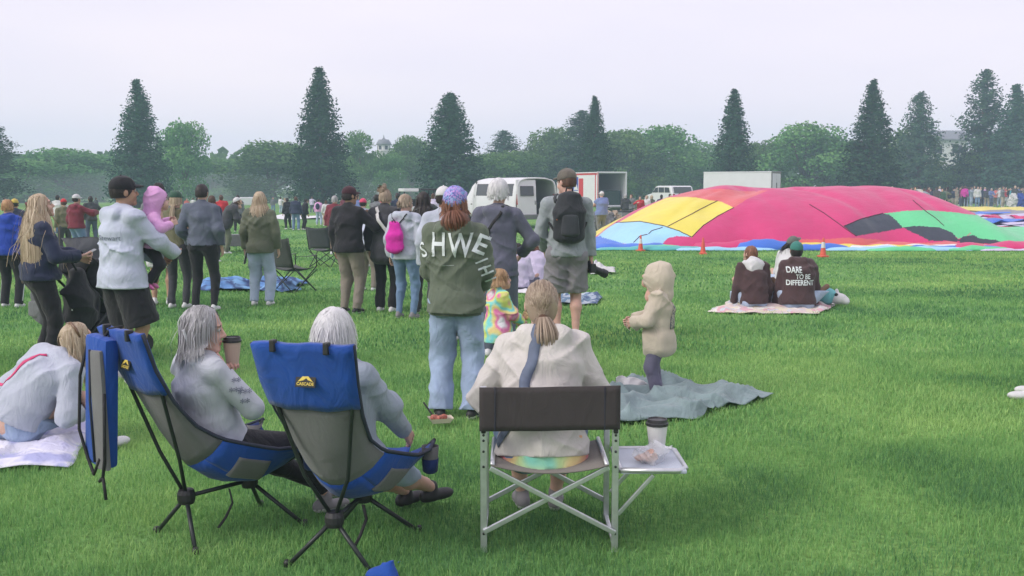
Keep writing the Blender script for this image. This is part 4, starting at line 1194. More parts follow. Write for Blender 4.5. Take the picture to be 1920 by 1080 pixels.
# ------------------------------------------------------------------ toddler in tie-dye jacket beside her
TIE = cloth_pattern('tie_dye_fleece', [(.78, .78, .80), (.62, .10, .32), (.70, .16, .42), (.62, .72, .18), (.20, .62, .62), (.72, .62, .25), (.70, .20, .40), (.75, .75, .78)], 4.6, 'noise')
r, f = person(934, 716, R(-68), 'small curly haired girl in a tie dye jacket eating beside the olive hoodie', h=.98, w=1.25, child=True, headscale=.80, head=(R(-8), R(-12), 0), stance=.12,
              lh=(-.06, .20, .50), rh=(.06, .19, .52), re=(1, -.4, -.6), le=(-1, -.4, -.6))
f.body(r, 'pink', hcurl=1.1)
top = garment(r, 'jacket', f.top(.028, 1, -.10, .8, .008, 21, .03, 'collar', vs=.009), TIE)
garment(r, 'leggings', f.legs(.008, 1, .003, 0, 6, .010), K['jeand']); f.shoes(r, SHW, SOLE)
f.hair(r, H['gold'], 'long', 420, .13, 31, low=-.06, wave=.7, wid=.006, puff=.006, front=.05)
p = gp(934, 716); A = Acc()
g = Sdf(.01); g.cap((-.03, 0, 0), (.03, 0, 0), .016, .02); g.ell((.0, .012, .012), (.03, .018, .014)); g.disp.append(wrinkle(.006, (40, 40, 40), 3)); A.add(*g.mesh(.005))
o = A.build('pastry', mat('pastry_crust', (.62, .42, .20), .8, .3, 40, .6)); wp = Matrix.Rotation(R(-68), 4, 'Z') @ Vector((0, .245, .545)); o.location = (p[0] + wp.x, p[1] + wp.y, wp.z); o.rotation_euler = (.3, .2, R(-60))
tag(o, 'pale flaky pastry held by the girl in the tie dye jacket', 'pastry')

# ------------------------------------------------------------------ seated woman with ponytail in the director chair
DCX, DCY = .169, 4.47
TDHEM = cloth_pattern('tie_dye_hem', [(.20, .55, .45), (.45, .62, .30), (.72, .60, .28), (.70, .42, .25), (.62, .22, .25), (.72, .58, .30)], 3.2, 'noise')
r, f = person(0, 0, R(2), 'seated woman with a blonde ponytail and cream hoodie in the director chair', loc=(DCX - .02, DCY + .20, 0), h=1.66, w=1.22, pelvis=(0, 0, .445), lean=R(10), bend=R(12), head=(R(0), R(-10), 0),
              lh=(-.19, .30, .52), rh=(.19, .30, .52), le=(-.95, -.7, -.6), re=(.95, -.7, -.6), lf=(-.08, .46, .08), rf=(.09, .44, .08), lk=(-.2, .3, 1), rk=(.2, .3, 1), shw=.98, belly=.012)
f.body(r, 'fair', shins=True, hcurl=.8, vs=.009)
top = garment(r, 'hoodie', f.top(.020, 1, -.025, .9, .0065, 41, .016, 'down', vs=.008), K['cream'])
garment(r, 'tee_hem', f.top(.012, 0, -.060, .8, .003, 43, .020, None, vs=.010), TDHEM)
garment(r, 'shorts', f.legs(.014, .42, .004, .01, 7, .012), K['jeanm']); f.shoes(r, SHG, SOLE, vs=.009)
f.hair(r, H['ash'], 'tie', 1100, .1, 6, tie=(0, -.128, -.035), low=-.075, wid=.0042)
f.tail(r, H['ash'], f.hp((0, -.122, -.03)), f.hp((.012, -.20, -.205)), .066, 620, wid=.0048, bend=(0, -.035, 0))
t = MB(); t.lathe([(.018, -.012), (.023, -.006), (.023, .006), (.018, .012)], f.hp((0, -.128, -.035)), 12, Matrix.Rotation(R(70), 3, 'X')); t.build('hair_tie', mat('hair_tie', (.10, .05, .03), .7), r, sm=True)
bk = f.chest - f.Fd * .2
strip_on(top, [f.neck + f.X * -.02 - f.Fd * .10 + f.up * .0, f.chest - f.Fd * .16 - f.X * .06, f.waist - f.Fd * .17 - f.X * .13, f.pel - f.X * .22 - f.Fd * .05], .052, mat('blue_grey_webbing', (.12, .15, .22), .75, .1, 40), r, 'crossbody_strap', .004, .004, 24)

# ------------------------------------------------------------------ boy in beige hoodie on the teal blanket
r, f = person(1234, 748, R(78), 'small child in a hooded beige sweatshirt standing on the teal blanket', h=1.06, w=1.16, child=True, headscale=.92, head=(R(-4), R(-24), 0), stance=.10,
              lh=(-.05, .20, .60), rh=(.06, .21, .61), le=(-1, -.5, -.6), re=(1, -.5, -.6), neck=.9)
f.hd = f.hd + np.array([0, .01, .0])
f.body(r, 'pink', hcurl=.9)
top = garment(r, 'hoodie', f.top(.034, 1, -.135, .95, .009, 51, .012, 'collar', vs=.009), K['beige'])
f.hood_up(r, K['beige'], .008, .020)
garment(r, 'pants', f.legs(.018, 1, .005, .004, 8, .009), K['violet']); f.shoes(r, SHG, SOLE)
patch_on(top, f.chest * .5 + f.waist * .5 - f.Fd * .1, (1, 0, 0), (0, 0, 1), .16, .20, cloth_pattern('hoodie_back_print', [(.10, .12, .14), (.44, .40, .32), (.16, .18, .2), (.54, .48, .385)], 60), top, 'back_print')

# ------------------------------------------------------------------ man with the black backpack and camera
r, f = person(1062, 640, R(4), 'tall man with black backpack, grey hoodie, brown cap and grey shorts', h=1.84, w=1.08, stance=.20, head=(R(38), R(4), 0),
              lh=(-.22, .22, .98), rh=(.27, .04, .86), le=(-.8, -1, -.2), re=(.6, -1, 0), shw=1.12)
f.body(r, 'pink', shins=True, hcurl=.9, vs=.012)
top = garment(r, 'hoodie', f.top(.026, 1, -.02, .8, .008, 61, .004, 'down', vs=.012), K['midgrey'])
garment(r, 'shorts', f.legs(.022, .44, .007, .014, 9, .012), K['greyshort'])
f.shoes(r, SHB, SOLE, sock=K['black']); f.hair(r, H['brown'], 'close', 160, .03, 7, low=-.05, front=.045)
f.cap(r, cloth('brown_camo_cap', (.145, .130, .110), .4), dirn=1, low=.022)
BPK = cloth('backpack_nylon', (.028, .031, .036), .15, .4, .7)
g = Sdf(.05); bc = f.chest - f.Fd * .19 - np.array([0, 0, .03])
g.loft([(bc + np.array([0, 0, .23]), .12, .06), (bc + np.array([0, .0, .06]), .165, .095), (bc - np.array([0, -.01, .20]), .17, .09)], (1, 0, 0), (0, 1, 0), .04); g.disp.append(wrinkle(.008, (9, 9, 9), 4))
bp = garment(r, 'backpack', g.mesh(.012), BPK)
g = Sdf(.03); pc = bc - np.array([0, .09, .07]); g.loft([(pc + np.array([0, 0, .09]), .085, .03), (pc - np.array([0, 0, .09]), .10, .04)], (1, 0, 0), (0, 1, 0), .03); garment(r, 'pocket', g.mesh(.012), cloth('backpack_pocket', (.045, .05, .056), .2, .3)).parent = bp
MB().tube([bc + np.array([-.035, .02, .275]), bc + np.array([-.03, .0, .315]), bc + np.array([.03, .0, .315]), bc + np.array([.035, .02, .275])], .009, 6).build('grab_loop', STRAPB, bp, sm=True)
for sx in (-1, 1):
    strip_on(top, [f.neck + f.X * sx * .10 - f.Fd * .11 - f.up * .03, f.neck + f.X * sx * .115 + f.up * .03, f.chest + f.X * sx * .13 + f.Fd * .14], .05, BPK, bp, 'shoulder_strap', .006, .012, 14)
    MB().tube([bc + np.array([sx * .14, .04, -.16]), bc + np.array([sx * .20, .13, -.05])], .012, 6).build('side_strap', STRAPB, bp)
MB().box(bc + np.array([-.115, -.055, .02]), (.02, .02, .09), Matrix.Rotation(.5, 3, 'Y'), .006).build('zip_pull', mat('orange_cord', (.75, .20, .06), .6), bp)
wr = f.wrR; ROOT = r
cam_o = empty('hand_camera', tuple(np.array(r.location) + np.array([wr[0] - .01, wr[1] + .02, wr[2] - .11])), R(-60), 'black camera with long lens held low by the backpack man', 'camera')
CAMM = mat('camera_black', (.018, .018, .02), .45, .1)
MB().box((0, 0, 0), (.14, .07, .10), None, .015).box((0, 0, .06), (.06, .06, .035), None, .01).build('body', CAMM, cam_o)
MB().lathe([(.036, 0), (.040, .03), (.040, .12), (.047, .14), (.047, .19), (.040, .195)], (0, .03, -.005), 16, Matrix.Rotation(R(-112), 3, 'X')).build('lens', CAMM, cam_o, sm=False)
MB().tube([(-.07, 0, .04), (-.11, 0, .10), (-.05, .02, .14)], .006, 6).build('strap', STRAPB, cam_o)

# ------------------------------------------------------------------ man in pale hoodie carrying a child
r, f = person(238, 715, R(-40), 'man in a pale blue hoodie and black cap carrying a child in pink', h=1.74, w=1.26, stance=.26, head=(R(-14), R(-4), 0),
              rh=(.10, .40, 1.10), re=(.9, .2, -.7), lh=(-.10, .36, 1.05), le=(-1, -.2, -.6), shw=1.12)
f.body(r, 'tan', shins=True, hcurl=.6, palmR=(-.5, .3, .8), vs=.012)
top = garment(r, 'hoodie', f.top(.034, 1, -.055, .85, .009, 71, .015, 'down', vs=.011), K['palehood'])
garment(r, 'shorts', f.legs(.026, .47, .006, .020, 10, .012), K['black']); f.shoes(r, SHW, SOLE)
f.hair(r, H['dark'], 'close', 160, .025, 8, low=-.045); f.cap(r, K['black'], dirn=1, low=.02)
rt = _n(np.cross((0, 0, 1), -(f.Fd * .75 - f.X * .66)))
vd = np.array(Matrix.Rotation(R(40), 3, 'Z') @ Vector((-.25, 1, 0)))     # toward the viewer's far side, local
rt = _n(np.cross(vd, (0, 0, 1)))
lettering(top, 'Stewart', f.chest + rt * -.075 - np.array([0, 0, .055]), rt, (0, 0, 1), .060, PRINTD, top, 'lettering')
lettering(top, '__________', f.chest + rt * -.07 - np.array([0, 0, .09]), rt, (0, 0, 1), .03, PRINTD, top, 'lettering')
e, wv = f.elR, f.wrR; mid = (f.shR * .35 + e * .65); dr = _n(e - f.shR)
lettering(top, 'IIIIII IIII', e + (wv - e) * .35 , _n(wv - e), np.cross(-vd, _n(wv - e)) * -1, .05, PRINTD, top, 'lettering', bold=.01)
# the child on his arm
mp = np.array(Matrix.Rotation(R(-40), 3, 'Z') @ Vector((.06, .22, 0)))
bl = np.array(r.location) + mp
r2, f2 = person(0, 0, R(-70), 'child in a pink hooded top and black leggings carried on an arm', loc=(bl[0], bl[1], 0), h=.86, w=1.2, child=True, headscale=.82, pelvis=(0, 0, 1.16), lean=R(10), head=(R(10), R(-8), 0),
                lf=(-.16, .02, .84), rf=(.10, -.02, .86), lk=(-.3, .8, -.3), rk=(.3, .8, -.3), lh=(-.10, .18, 1.36), rh=(.10, .18, 1.34), lfa=(-.3, .8, -.6), rfa=(.1, .75, -.65))
f2.body(r2, 'fair', hcurl=.7)
t2 = garment(r2, 'hoodie', f2.top(.022, 1, -.03, .9, .007, 72, .006, 'collar', vs=.010), K['pink']); f2.hood_up(r2, K['pink'], .009, .012)
garment(r2, 'leggings', f2.legs(.012, 1, .004, 0, 11, .010), K['black']); f2.shoes(r2, SHP, SHP)
PATCH = MB(); c2 = f2.shR + np.array([.045, -.01, -.06]); PATCH.lathe([(.038, 0), (.038, .006), (.0, .0065)], c2, 20, Matrix.Rotation(R(90), 3, 'Y')); PATCH.build('sleeve_patch', mat('red_patch', (.55, .06, .07), .8), t2)
MB().lathe([(.026, 0), (.026, .0085), (.0, .009)], c2, 16, Matrix.Rotation(R(90), 3, 'Y')).build('patch_emblem', mat('yellow_patch', (.72, .50, .08), .8, .4, 60), t2)

# ------------------------------------------------------------------ long-haired blonde in navy
r, f = person(84, 690, R(-52), 'woman with very long blonde hair, navy sweatshirt and black leggings', h=1.60, w=1.22, stance=.22, head=(R(-6), R(-14), 0),
              rh=(.16, .30, 1.02), lh=(-.02, .34, 1.0), re=(.55, -.35, -1), le=(-.6, -.3, -1))
f.body(r, 'fair', hcurl=.9, hr=1.0, palmR=(-.3, .2, 1))
garment(r, 'sweatshirt', f.top(.024, 1, -.01, .9, .009, 81, .008, 'collar', vs=.011), K['navy'])
garment(r, 'leggings', f.legs(.006, 1, .004, 0, 12, .011), K['black']); f.shoes(r, SHB, SHB)
f.hair(r, H['blonde'], 'long', 1000, .66, 9, low=-.06, wid=.009, front=.045)
ph = empty('phone', tuple(np.array(r.location) + np.array(Matrix.Rotation(R(-52), 3, 'Z') @ Vector((f.wrR[0] - .05, f.wrR[1] + .09, f.wrR[2] + .03)))), R(-52), 'pale phone held by the long haired blonde woman', 'phone')
MB().box((0, 0, 0), (.075, .15, .009), Matrix.Rotation(R(25), 3, 'X'), .004).build('case', SHW, ph)
MB().box((0, .002, .0055), (.068, .14, .002), Matrix.Rotation(R(25), 3, 'X')).build('screen', GLASSD, ph)

# ------------------------------------------------------------------ mid-field standing people (built by one maker)
def stander(px, py, rz, label, h, top, bottom, hair, w=1.05, hs='long', hl=.30, sleeve=1.0, hood=None, legl=1.0, fat=.02, hem=-.02, cap=None, capdir=1, lh=None, rh=None, lean=0, head=(0, 0, 0), tone='fair', shoe=None, n=240, seed=1, slim=1.0, flare=0.0, bend=0, le=None, re=None, sock=None, stance=.2, loc=None, group='people standing and watching on the field', hcurl=.5, puff=0.0):
    r, f = person(px, py, rz, label, group, loc, h=h, w=w, stance=stance, head=head, lh=lh, rh=rh, lean=lean, bend=bend, le=le, re=re)
    vs = f.vs
    f.body(r, tone, arms=sleeve < 1, shins=legl < .9, vs=max(.012, vs), hcurl=hcurl, detail=f.d < 9)
    f.t = garment(r, 'jacket' if hood else 'shirt', f.top(fat, sleeve, hem, .8, .008, seed * 3 + 100, flare=.006, hood=hood, vs=vs), K[top])
    f.b = garment(r, 'shorts' if legl < .6 else 'trousers', f.legs(.008 if slim < 1 else .014, legl, .005, flare, seed * 5 + 7, vs, slim=slim), K[bottom])
    f.shoes(r, shoe or SHW, SOLE, vs=vs, sock=sock)
    if hair: f.hair(r, H[hair], hs, n, hl, seed + 40, wid=.011, low=-.055, puff=puff)
    if cap: f.cap(r, cap if not isinstance(cap, str) else K[cap], dirn=capdir, low=.022)
    return r, f
r, f = stander(22, 577, R(-4), 'person in a royal blue hoodie and striped black track trousers at the left edge', 1.49, 'blue', 'black', 'strawb', 1.12, 'close', .05, hood='down', seed=2, fat=.028, hem=-.03, flare=.01)
for sx, kn, an, hp_ in ((1, f.knR, f.anR, f.hipR), (-1, f.knL, f.anL, f.hipL)):
    strip_on(f.b, [hp_ + np.array([sx * .09, 0, -.05]), kn + np.array([sx * .08, 0, 0]), an + np.array([sx * .07, 0, .03])], .022, PRINTW, r, 'side_stripe', .003, .003, 12)
stander(304, 572, R(8), 'dark haired man in a grey tee shirt and white shorts behind the cap wearing girl', 1.72, 'dgrey', 'white', 'dark', 1.12, 'close', .05, sleeve=.55, legl=.40, tone='tan', sock=K['white'], seed=3, fat=.02)
r, f = stander(335, 578, R(-5), 'woman with a green cap, long braid and khaki tee shirt', 1.60, 'khakitee', 'charcoal', 'blonde', 1.08, 'long', .12, sleeve=.6, cap='green', seed=4, fat=.018, hem=-.03, slim=.9)
f.tail(r, H['blonde'], f.hp((0, -.10, -.05)), f.neck + np.array([-.01, -.13, -.22]), .032, 110, wid=.010, name='braid')
stander(384, 583, R(-4), 'woman with cropped dark hair, slate sweatshirt and black leggings', 1.70, 'bluegrey', 'black', 'dark', 1.08, 'close', .03, fat=.034, hem=.0, hood='collar', seed=5, slim=.85, lh=(-.24, .12, .94), rh=(.24, .05, .86), sock=K['white'], stance=.26)
r, f = stander(491, 573, R(-3), 'blonde woman in an olive jacket and pale straight jeans holding a tablet', 1.60, 'oliveg', 'jeanp', 'blonde', 1.08, 'long', .30, fat=.030, hem=-.055, hood='collar', seed=6, flare=.014, stance=.22, n=320)
wpt = f.wrL; tb = empty('tablet', tuple(np.array(r.location) + np.array([wpt[0] + .02, wpt[1] + .01, wpt[2] - .10])), R(8), 'slim tablet held at her side by the blonde in the olive jacket', 'tablet')
MB().box((0, 0, 0), (.012, .17, .24), Matrix.Rotation(R(12), 3, 'Y'), .004).build('case', mat('dark_case', (.03, .03, .035), .5), tb); MB().box((-.008, 0, .002), (.004, .155, .225), Matrix.Rotation(R(12), 3, 'Y')).build('screen', mat('pale_screen', (.62, .65, .70), .3), tb)
r, f = stander(657, 587, R(-24), 'man in a black jacket, maroon cap and khaki trousers holding a coffee', 1.66, 'black', 'khaki', 'dark', 1.14, 'close', .03, fat=.030, hem=-.035, hood='collar', seed=7, cap=cloth('maroon_cap', (.055, .022, .030)), tone='tan', shoe=SHB, rh=(.16, .30, 1.14), re=(1, -.3, -.5), head=(R(-22), 0, 0), hcurl=.9, stance=.2)
def coffee(loc, label, s=1.0, body=(.68, .68, .68), lid=(.03, .03, .033), rz=0, tilt=0, sleeve=None):
    c = empty('coffee_cup', loc, rz, label, 'cup'); c.rotation_euler = (tilt, 0, rz)
    MB().lathe([(.028 * s, 0), (.029 * s, .002), (.041 * s, .112 * s), (.043 * s, .113 * s), (.043 * s, .117 * s), (.038 * s, .117 * s)], n=20).build('paper_cup', mat('paper_%d' % int(body[0] * 100 + body[2] * 10), body, .7, .04), c, sm=False)
    MB().lathe([(.0445 * s, .111 * s), (.0445 * s, .121 * s), (.041 * s, .124 * s), (.039 * s, .136 * s), (.036 * s, .137 * s), (.034 * s, .132 * s), (.0, .132 * s)], n=20).build('lid', mat('lid_%d' % int(lid[0] * 100), lid, .4, .05), c, sm=False)
    if sleeve: MB().lathe([(.0315 * s, .022 * s), (.0325 * s, .022 * s), (.0392 * s, .085 * s), (.0382 * s, .086 * s)], n=20, cap=False).build('sleeve', mat('cup_sleeve', sleeve, .85, .1), c)
    return c
def wl(r, p): return np.array(r.location) + np.array(Matrix.Rotation(r.rotation_euler.z, 3, 'Z') @ Vector([float(x) for x in p]))
coffee(tuple(wl(r, f.wrR + np.array([-.03, .10, -.02]))), 'white lidded cup held by the man in the maroon cap', 1.1, lid=(.6, .6, .6))
r, f = stander(724, 585, R(-14), 'woman with a loose top bun and long dark grey coat with pale bag strap', 1.64, 'charcoal', 'black', 'ash', 1.08, 'tie' if False else 'long', .06, fat=.032, hem=-.13, hood='collar', seed=8, stance=.18)
f.tail(r, H['ash'], f.hp((-.02, -.02, .10)), f.hp((-.05, -.07, .15)), .06, 110, wid=.012, name='bun', bulge=1.2)
strip_on(f.t, [f.neck + np.array([-.10, -.05, .03]), f.chest + np.array([-.02, -.20, .02]), f.waist + np.array([.12, -.18, .02])], .045, mat('pale_strap', (.55, .55, .54), .8), r, 'bag_strap', .004, .004, 16)
r, f = stander(761, 597, R(-20), 'grey haired woman in a pale hoodie with a bright pink drawstring backpack', 1.57, 'greyhood', 'jeanm', 'ash', 1.04, 'close', .06, fat=.026, hem=-.04, hood='down', seed=9, slim=.8, head=(R(-24), 0, 0), shoe=SHG)
f.tail(r, H['ash'], f.hp((0, -.10, .03)), f.hp((.0, -.13, -.05)), .035, 70, wid=.010, name='bun')
g = Sdf(.04); bc = f.chest - f.Fd * .17 + np.array([-.06, 0, -.14]); g.loft([(bc + np.array([0, .01, .16]), .055, .035), (bc + np.array([0, 0, .02]), .105, .06), (bc - np.array([0, 0, .13]), .115, .055)], (1, 0, 0), (0, 1, 0), .05); g.disp.append(wrinkle(.010, (13, 13, 7), 9))
bg = garment(r, 'drawstring_bag', g.mesh(.013), K['hot'])
for sx in (-1, 1): strip_on(f.t, [bc + np.array([sx * .03, .03, .17]), f.neck + np.array([sx * .10, -.06, .03])], .014, STRAPB, bg, 'cord', .004, .006, 10)
MB().tube([bc + np.array([-.02, -.01, .17]), bc + np.array([-.02, -.03, .22]), bc + np.array([.02, -.03, .22]), bc + np.array([.02, -.01, .17])], .007, 6).build('loop', STRAPB, bg)
stander(795, 588, R(-10), 'dark haired person in black partly hidden behind the grey haired woman', 1.60, 'black', 'charcoal', 'dark', 1.05, 'long', .26, fat=.02, seed=10, shoe=SHB)
stander(833, 640, R(-4), 'person in a white cap and pale top behind the olive hoodie', 1.655, 'greyhood', 'charcoal', 'dark', 1.12, 'close', .04, fat=.028, seed=11, cap='white', capdir=1, tone='brown', hood='collar', hem=-.03)
r, f = stander(934, 668, R(-10), 'older woman with short white hair and a slate rain jacket', 1.73, 'slate', 'bluegrey', 'white', 1.04, 'short', .05, fat=.028, hem=-.06, hood='down', seed=12, head=(R(-8), R(-4), 0), rh=(.20, .22, 1.0), re=(1, -.4, -.3), puff=.016, n=420)
strip_on(f.t, [f.neck + np.array([.10, -.03, .03]), f.chest + np.array([0, -.2, .05]), f.waist + np.array([-.14, -.12, .05])], .03, STRAPB, r, 'bag_strap', .004, .004, 14)
stander(147, 492, R(-25), 'person in a maroon hoodie and white cap beyond the blonde woman', 1.50, 'maroon', 'jeanm', 'dark', 1.2, 'close', .04, fat=.03, cap='white', capdir=1, hood='down', seed=13, rh=(.2, .35, 1.1), re=(1, 0, -.5))
stander(33, 505, R(10), 'person in dark jacket and yellow cap far behind the blue hoodie', 1.42, 'navy', 'charcoal', 'dark', 1.1, 'close', .03, cap=cloth('yellow_cap', (.55, .42, .10)), seed=14)
stander(124, 480, R(40), 'person with red cap and yellow top behind the long blonde hair', 1.38, 'khakitee', 'charcoal', 'brown', 1.1, 'close', .03, cap='red', seed=15)
stander(424, 476, R(-70), 'person in a dark brown coat and white cap stooping over a cart', 1.50, 'charcoal', 'oliveg', 'brown', 1.15, 'close', .04, fat=.05, hem=-.12, lean=R(24), bend=R(14), head=(0, R(-30), 0), rh=(.15, .42, .75), lh=(-.15, .42, .78), cap='white', seed=16)
stander(400, 492, R(-10), 'person in dark jacket behind the slate sweatshirt woman', 1.48, 'navy', 'black', 'brown', 1.05, 'long', .15, seed=17)
for px, py, h, tp, bt, hr, lab, lean, rz in ((541, 430, 1.26, 'black', 'black', 'dark', 'leftmost of three people in dark coats standing close together', 6, 40), (555, 432, 1.32, 'navy', 'jeanm', 'brown', 'middle one of three people in dark coats, in blue jeans', 8, 0), (569, 431, 1.24, 'black', 'black', 'dark', 'rightmost of three people in dark coats, bent forward', 16, -60)):
    stander(px, py, R(rz), lab, h, tp, bt, hr, 1.15, 'close', .04, fat=.04, seed=px, lean=R(lean), n=80, hood='collar', hem=-.05)
r, f = stander(598, 422, R(-8), 'person in pink shirt with a navy backpack far down the field', 1.16, 'pink', 'jeanp', 'dark', 1.1, 'close', .03, fat=.03, seed=22, n=60)
g = Sdf(.04); g.ell(f.chest - f.Fd * .14 - np.array([0, 0, .03]), (.10, .06, .15)); garment(r, 'backpack', g.mesh(.03), K['navy'])
stander(612, 424, R(20), 'person in white top beside the pink shirt', 1.10, 'white', 'tan', 'brown', 1.0, 'long', .15, seed=23, n=60)
r, f = stander(629, 478, R(-8), 'silver haired woman with a maroon cape and grey shorts beyond the camp chairs', 1.46, 'maroon', 'jeand', 'silver', 1.12, 'long', .10, fat=.035, hem=-.03, legl=.45, seed=24)
stander(682, 500, R(-14), 'person with a pink head band behind the man in the maroon cap', 1.42, 'greyblue', 'tan', 'dark', 1.1, 'close', .04, seed=25, cap=cloth('pink_band', (.62, .07, .16)))
stander(690, 545, R(-20), 'person in a blue and white top glimpsed beyond the held coffee', 1.30, 'palehood', 'khaki', 'brown', 1.2, 'close', .05, seed=26, fat=.03)
r, f = stander(1128, 441, R(24), 'man in a blue shirt and white cap beside the open trailer', 1.52, 'shirtblue', 'dgrey', 'silver', 1.35, 'close', .03, fat=.04, sleeve=.6, seed=27, cap='white', tone='pink', rh=(.1, .3, 1.0), lh=(-.1, .3, 1.02), re=(1, -.3, -.4), le=(-1, -.3, -.4), hem=-.06)

# ------------------------------------------------------------------ seated and lounging people
def seated(px, py, rz, label, h, top, bottom, hair, hs='long', hl=.2, w=1.1, pelz=.12, lean=0.0, bend=.2, head=(0, 0, 0), lh=None, rh=None, lf=None, rf=None, lk=None, rk=None, fat=.026, hood=None, cap=None, tone='fair', shoe=None, seed=1, n=260, loc=None, side=0.0, hem=-.03, puff=0.0, group=None, wid=.009, legl=1.0, le=None, re=None, vs=None, twist=0.0, low=-.055):
    r, f = person(px, py, rz, label, group, loc, h=h, w=w, pelvis=(0, 0, pelz), lean=lean, bend=bend, side=side, head=head, lh=lh, rh=rh, lf=lf or (-.22, .42, .08), rf=rf or (.22, .42, .08), lk=lk or (-.8, .3, .6), rk=rk or (.8, .3, .6), le=le, re=re, twist=twist)
    v = vs or f.vs
    f.body(r, tone, vs=max(.010, v), detail=f.d < 9, hcurl=.7, shins=legl < .9)
    f.t = garment(r, 'hoodie' if hood else 'shirt', f.top(fat, 1, hem, .85, .008, seed * 3 + 200, .006, hood, vs=v), K[top])
    f.b = garment(r, 'trousers', f.legs(.014, legl, .006, .006, seed * 5 + 9, v), K[bottom]); f.shoes(r, shoe or SHW, SOLE, vs=v)
    if hair: f.hair(r, H[hair], hs, n, hl, seed + 60, wid=wid, puff=puff, low=low)
    if cap: f.cap(r, cap if not isinstance(cap, str) else K[cap], low=.022)
    return r, f
# pair in brown hoodies and friend on the pale blanket
r, f = seated(1413, 580, R(6), 'seated person in a brown hoodie with a white lined hood and ginger ponytail', 1.60, 'brown', 'jeanp', 'auburn', 'close', .04, 1.06, lean=R(6), bend=R(14), head=(R(30), R(-14), 0), hood='collar', seed=31, lk=(-.3, .1, 1), rk=(.3, .1, 1), lf=(-.14, .40, .08), rf=(.14, .42, .08))
g = Sdf(.03); c = f.neck - f.Fd * .075 - f.up * .035; g.ell(c, (.125, .055, .125), np.stack([f.X, f.Fd, f.up], 1)); g.chain([f.neck - f.X * .085 + f.Fd * .06, f.neck - f.X * .10 - f.Fd * .02, c + f.up * .02, f.neck + f.X * .10 - f.Fd * .02, f.neck + f.X * .085 + f.Fd * .06], [.035] * 5); g.disp.append(wrinkle(.010, (14, 14, 14), 3)); garment(r, 'hood_lining', g.mesh(.016), K['white'])
f.tail(r, H['auburn'], f.hp((.03, -.10, -.02)), f.hp((.10, -.12, -.10)), .03, 70, wid=.012)
r, f = seated(1496, 581, R(-4), 'seated person in a brown hoodie with white lettering and a green cap', 1.72, 'brown', 'jeanp', 'dark', 'close', .03, 1.30, lean=R(8), bend=R(14), head=(0, R(-10), 0), hood='down', seed=32, cap=cloth('teal_cap', (.045, .19, .16)), tone='brown', lk=(-.5, .1, .9), rk=(.8, .1, .6), fat=.036)
for tx, dx, dz, sz in (('DARE', -.08, .085, .105), ('TO BE', .035, -.002, .095), ('DIFFERENT', .0, -.085, .10)):
    lettering(f.t, tx, f.chest + np.array([dx, -.0, dz - .03]), (1, 0, 0), (0, 0, 1), sz, PRINTW, f.t, 'lettering', bold=.022, squash=.72, lift=.008)
r, f = seated(1466, 546, R(-60), 'seated woman with waist long black hair and a grey cap', 1.66, 'white', 'jeanp', 'dark', 'long', .62, 1.0, lean=R(14), bend=R(10), head=(0, R(-24), 0), seed=33, cap=cloth('olive_grey_cap', (.13, .14, .125)), n=420, wid=.014)
# woman slouched on the lavender blanket, lower left
r, f = seated(30, 838, R(-22), 'woman in a pale grey hoodie slouched on the lavender blanket', 1.62, 'greyhood', 'jeanl', 'blonde', 'long', .27, 1.16, pelz=.15, hem=.03, lean=R(12), bend=R(30), side=R(26), head=(R(-20), R(-16), R(14)), hood='collar', seed=34, lh=(-.40, .06, .14), le=(-1, -.4, .2), rh=(.30, .25, .20), lf=(-.42, .34, .09), rf=(.62, .16, .09), lk=(-.9, .2, .4), rk=(.5, .6, .5), n=800, wid=.006, vs=.010, fat=.030)
strip_on(f.t, [f.neck + np.array([-.02, -.10, .0]), f.chest + np.array([-.11, -.13, .03]), f.waist + np.array([-.19, -.05, .1])], .026, mat('pink_strap', (.62, .06, .18), .7), r, 'bag_strap', .004, .004, 16)
HB = MB(); HB.tube([f.hp((-.082, -.02, .05)), f.hp((-.06, -.02, .105)), f.hp((0, -.02, .132)), f.hp((.06, -.02, .105)), f.hp((.082, -.02, .05))], .010, 6); HB.build('sunglasses_on_head', mat('amber_plastic', (.16, .09, .05), .3), r, sm=True)
# two girls sitting far behind the backpack man
seated(972, 548, R(4), 'seated girl with dark braids and a white patterned top', 1.40, 'lav', 'violet', 'dark', 'long', .26, 1.0, seed=35, n=200, wid=.012, lean=R(6))
seated(1003, 536, R(20), 'seated girl with long chestnut hair and a pale tee shirt beside the braided girl', 1.42, 'lav', 'violet', 'auburn', 'long', .34, 1.0, seed=36, n=220, wid=.013, lean=R(16), side=R(14))
# runner or sitter cut by the right edge: knee and shoe show
r, f = seated(2044, 752, R(70), 'person cut by the right edge with a bare knee and white shoe', 1.70, 'charcoal', 'black', 'brown', 'close', .03, 1.1, legl=.42, seed=37, lf=(-.10, .44, .08), rf=(.14, .36, .08), lk=(-.1, .2, 1), rk=(.1, .2, 1), shoe=SHW)
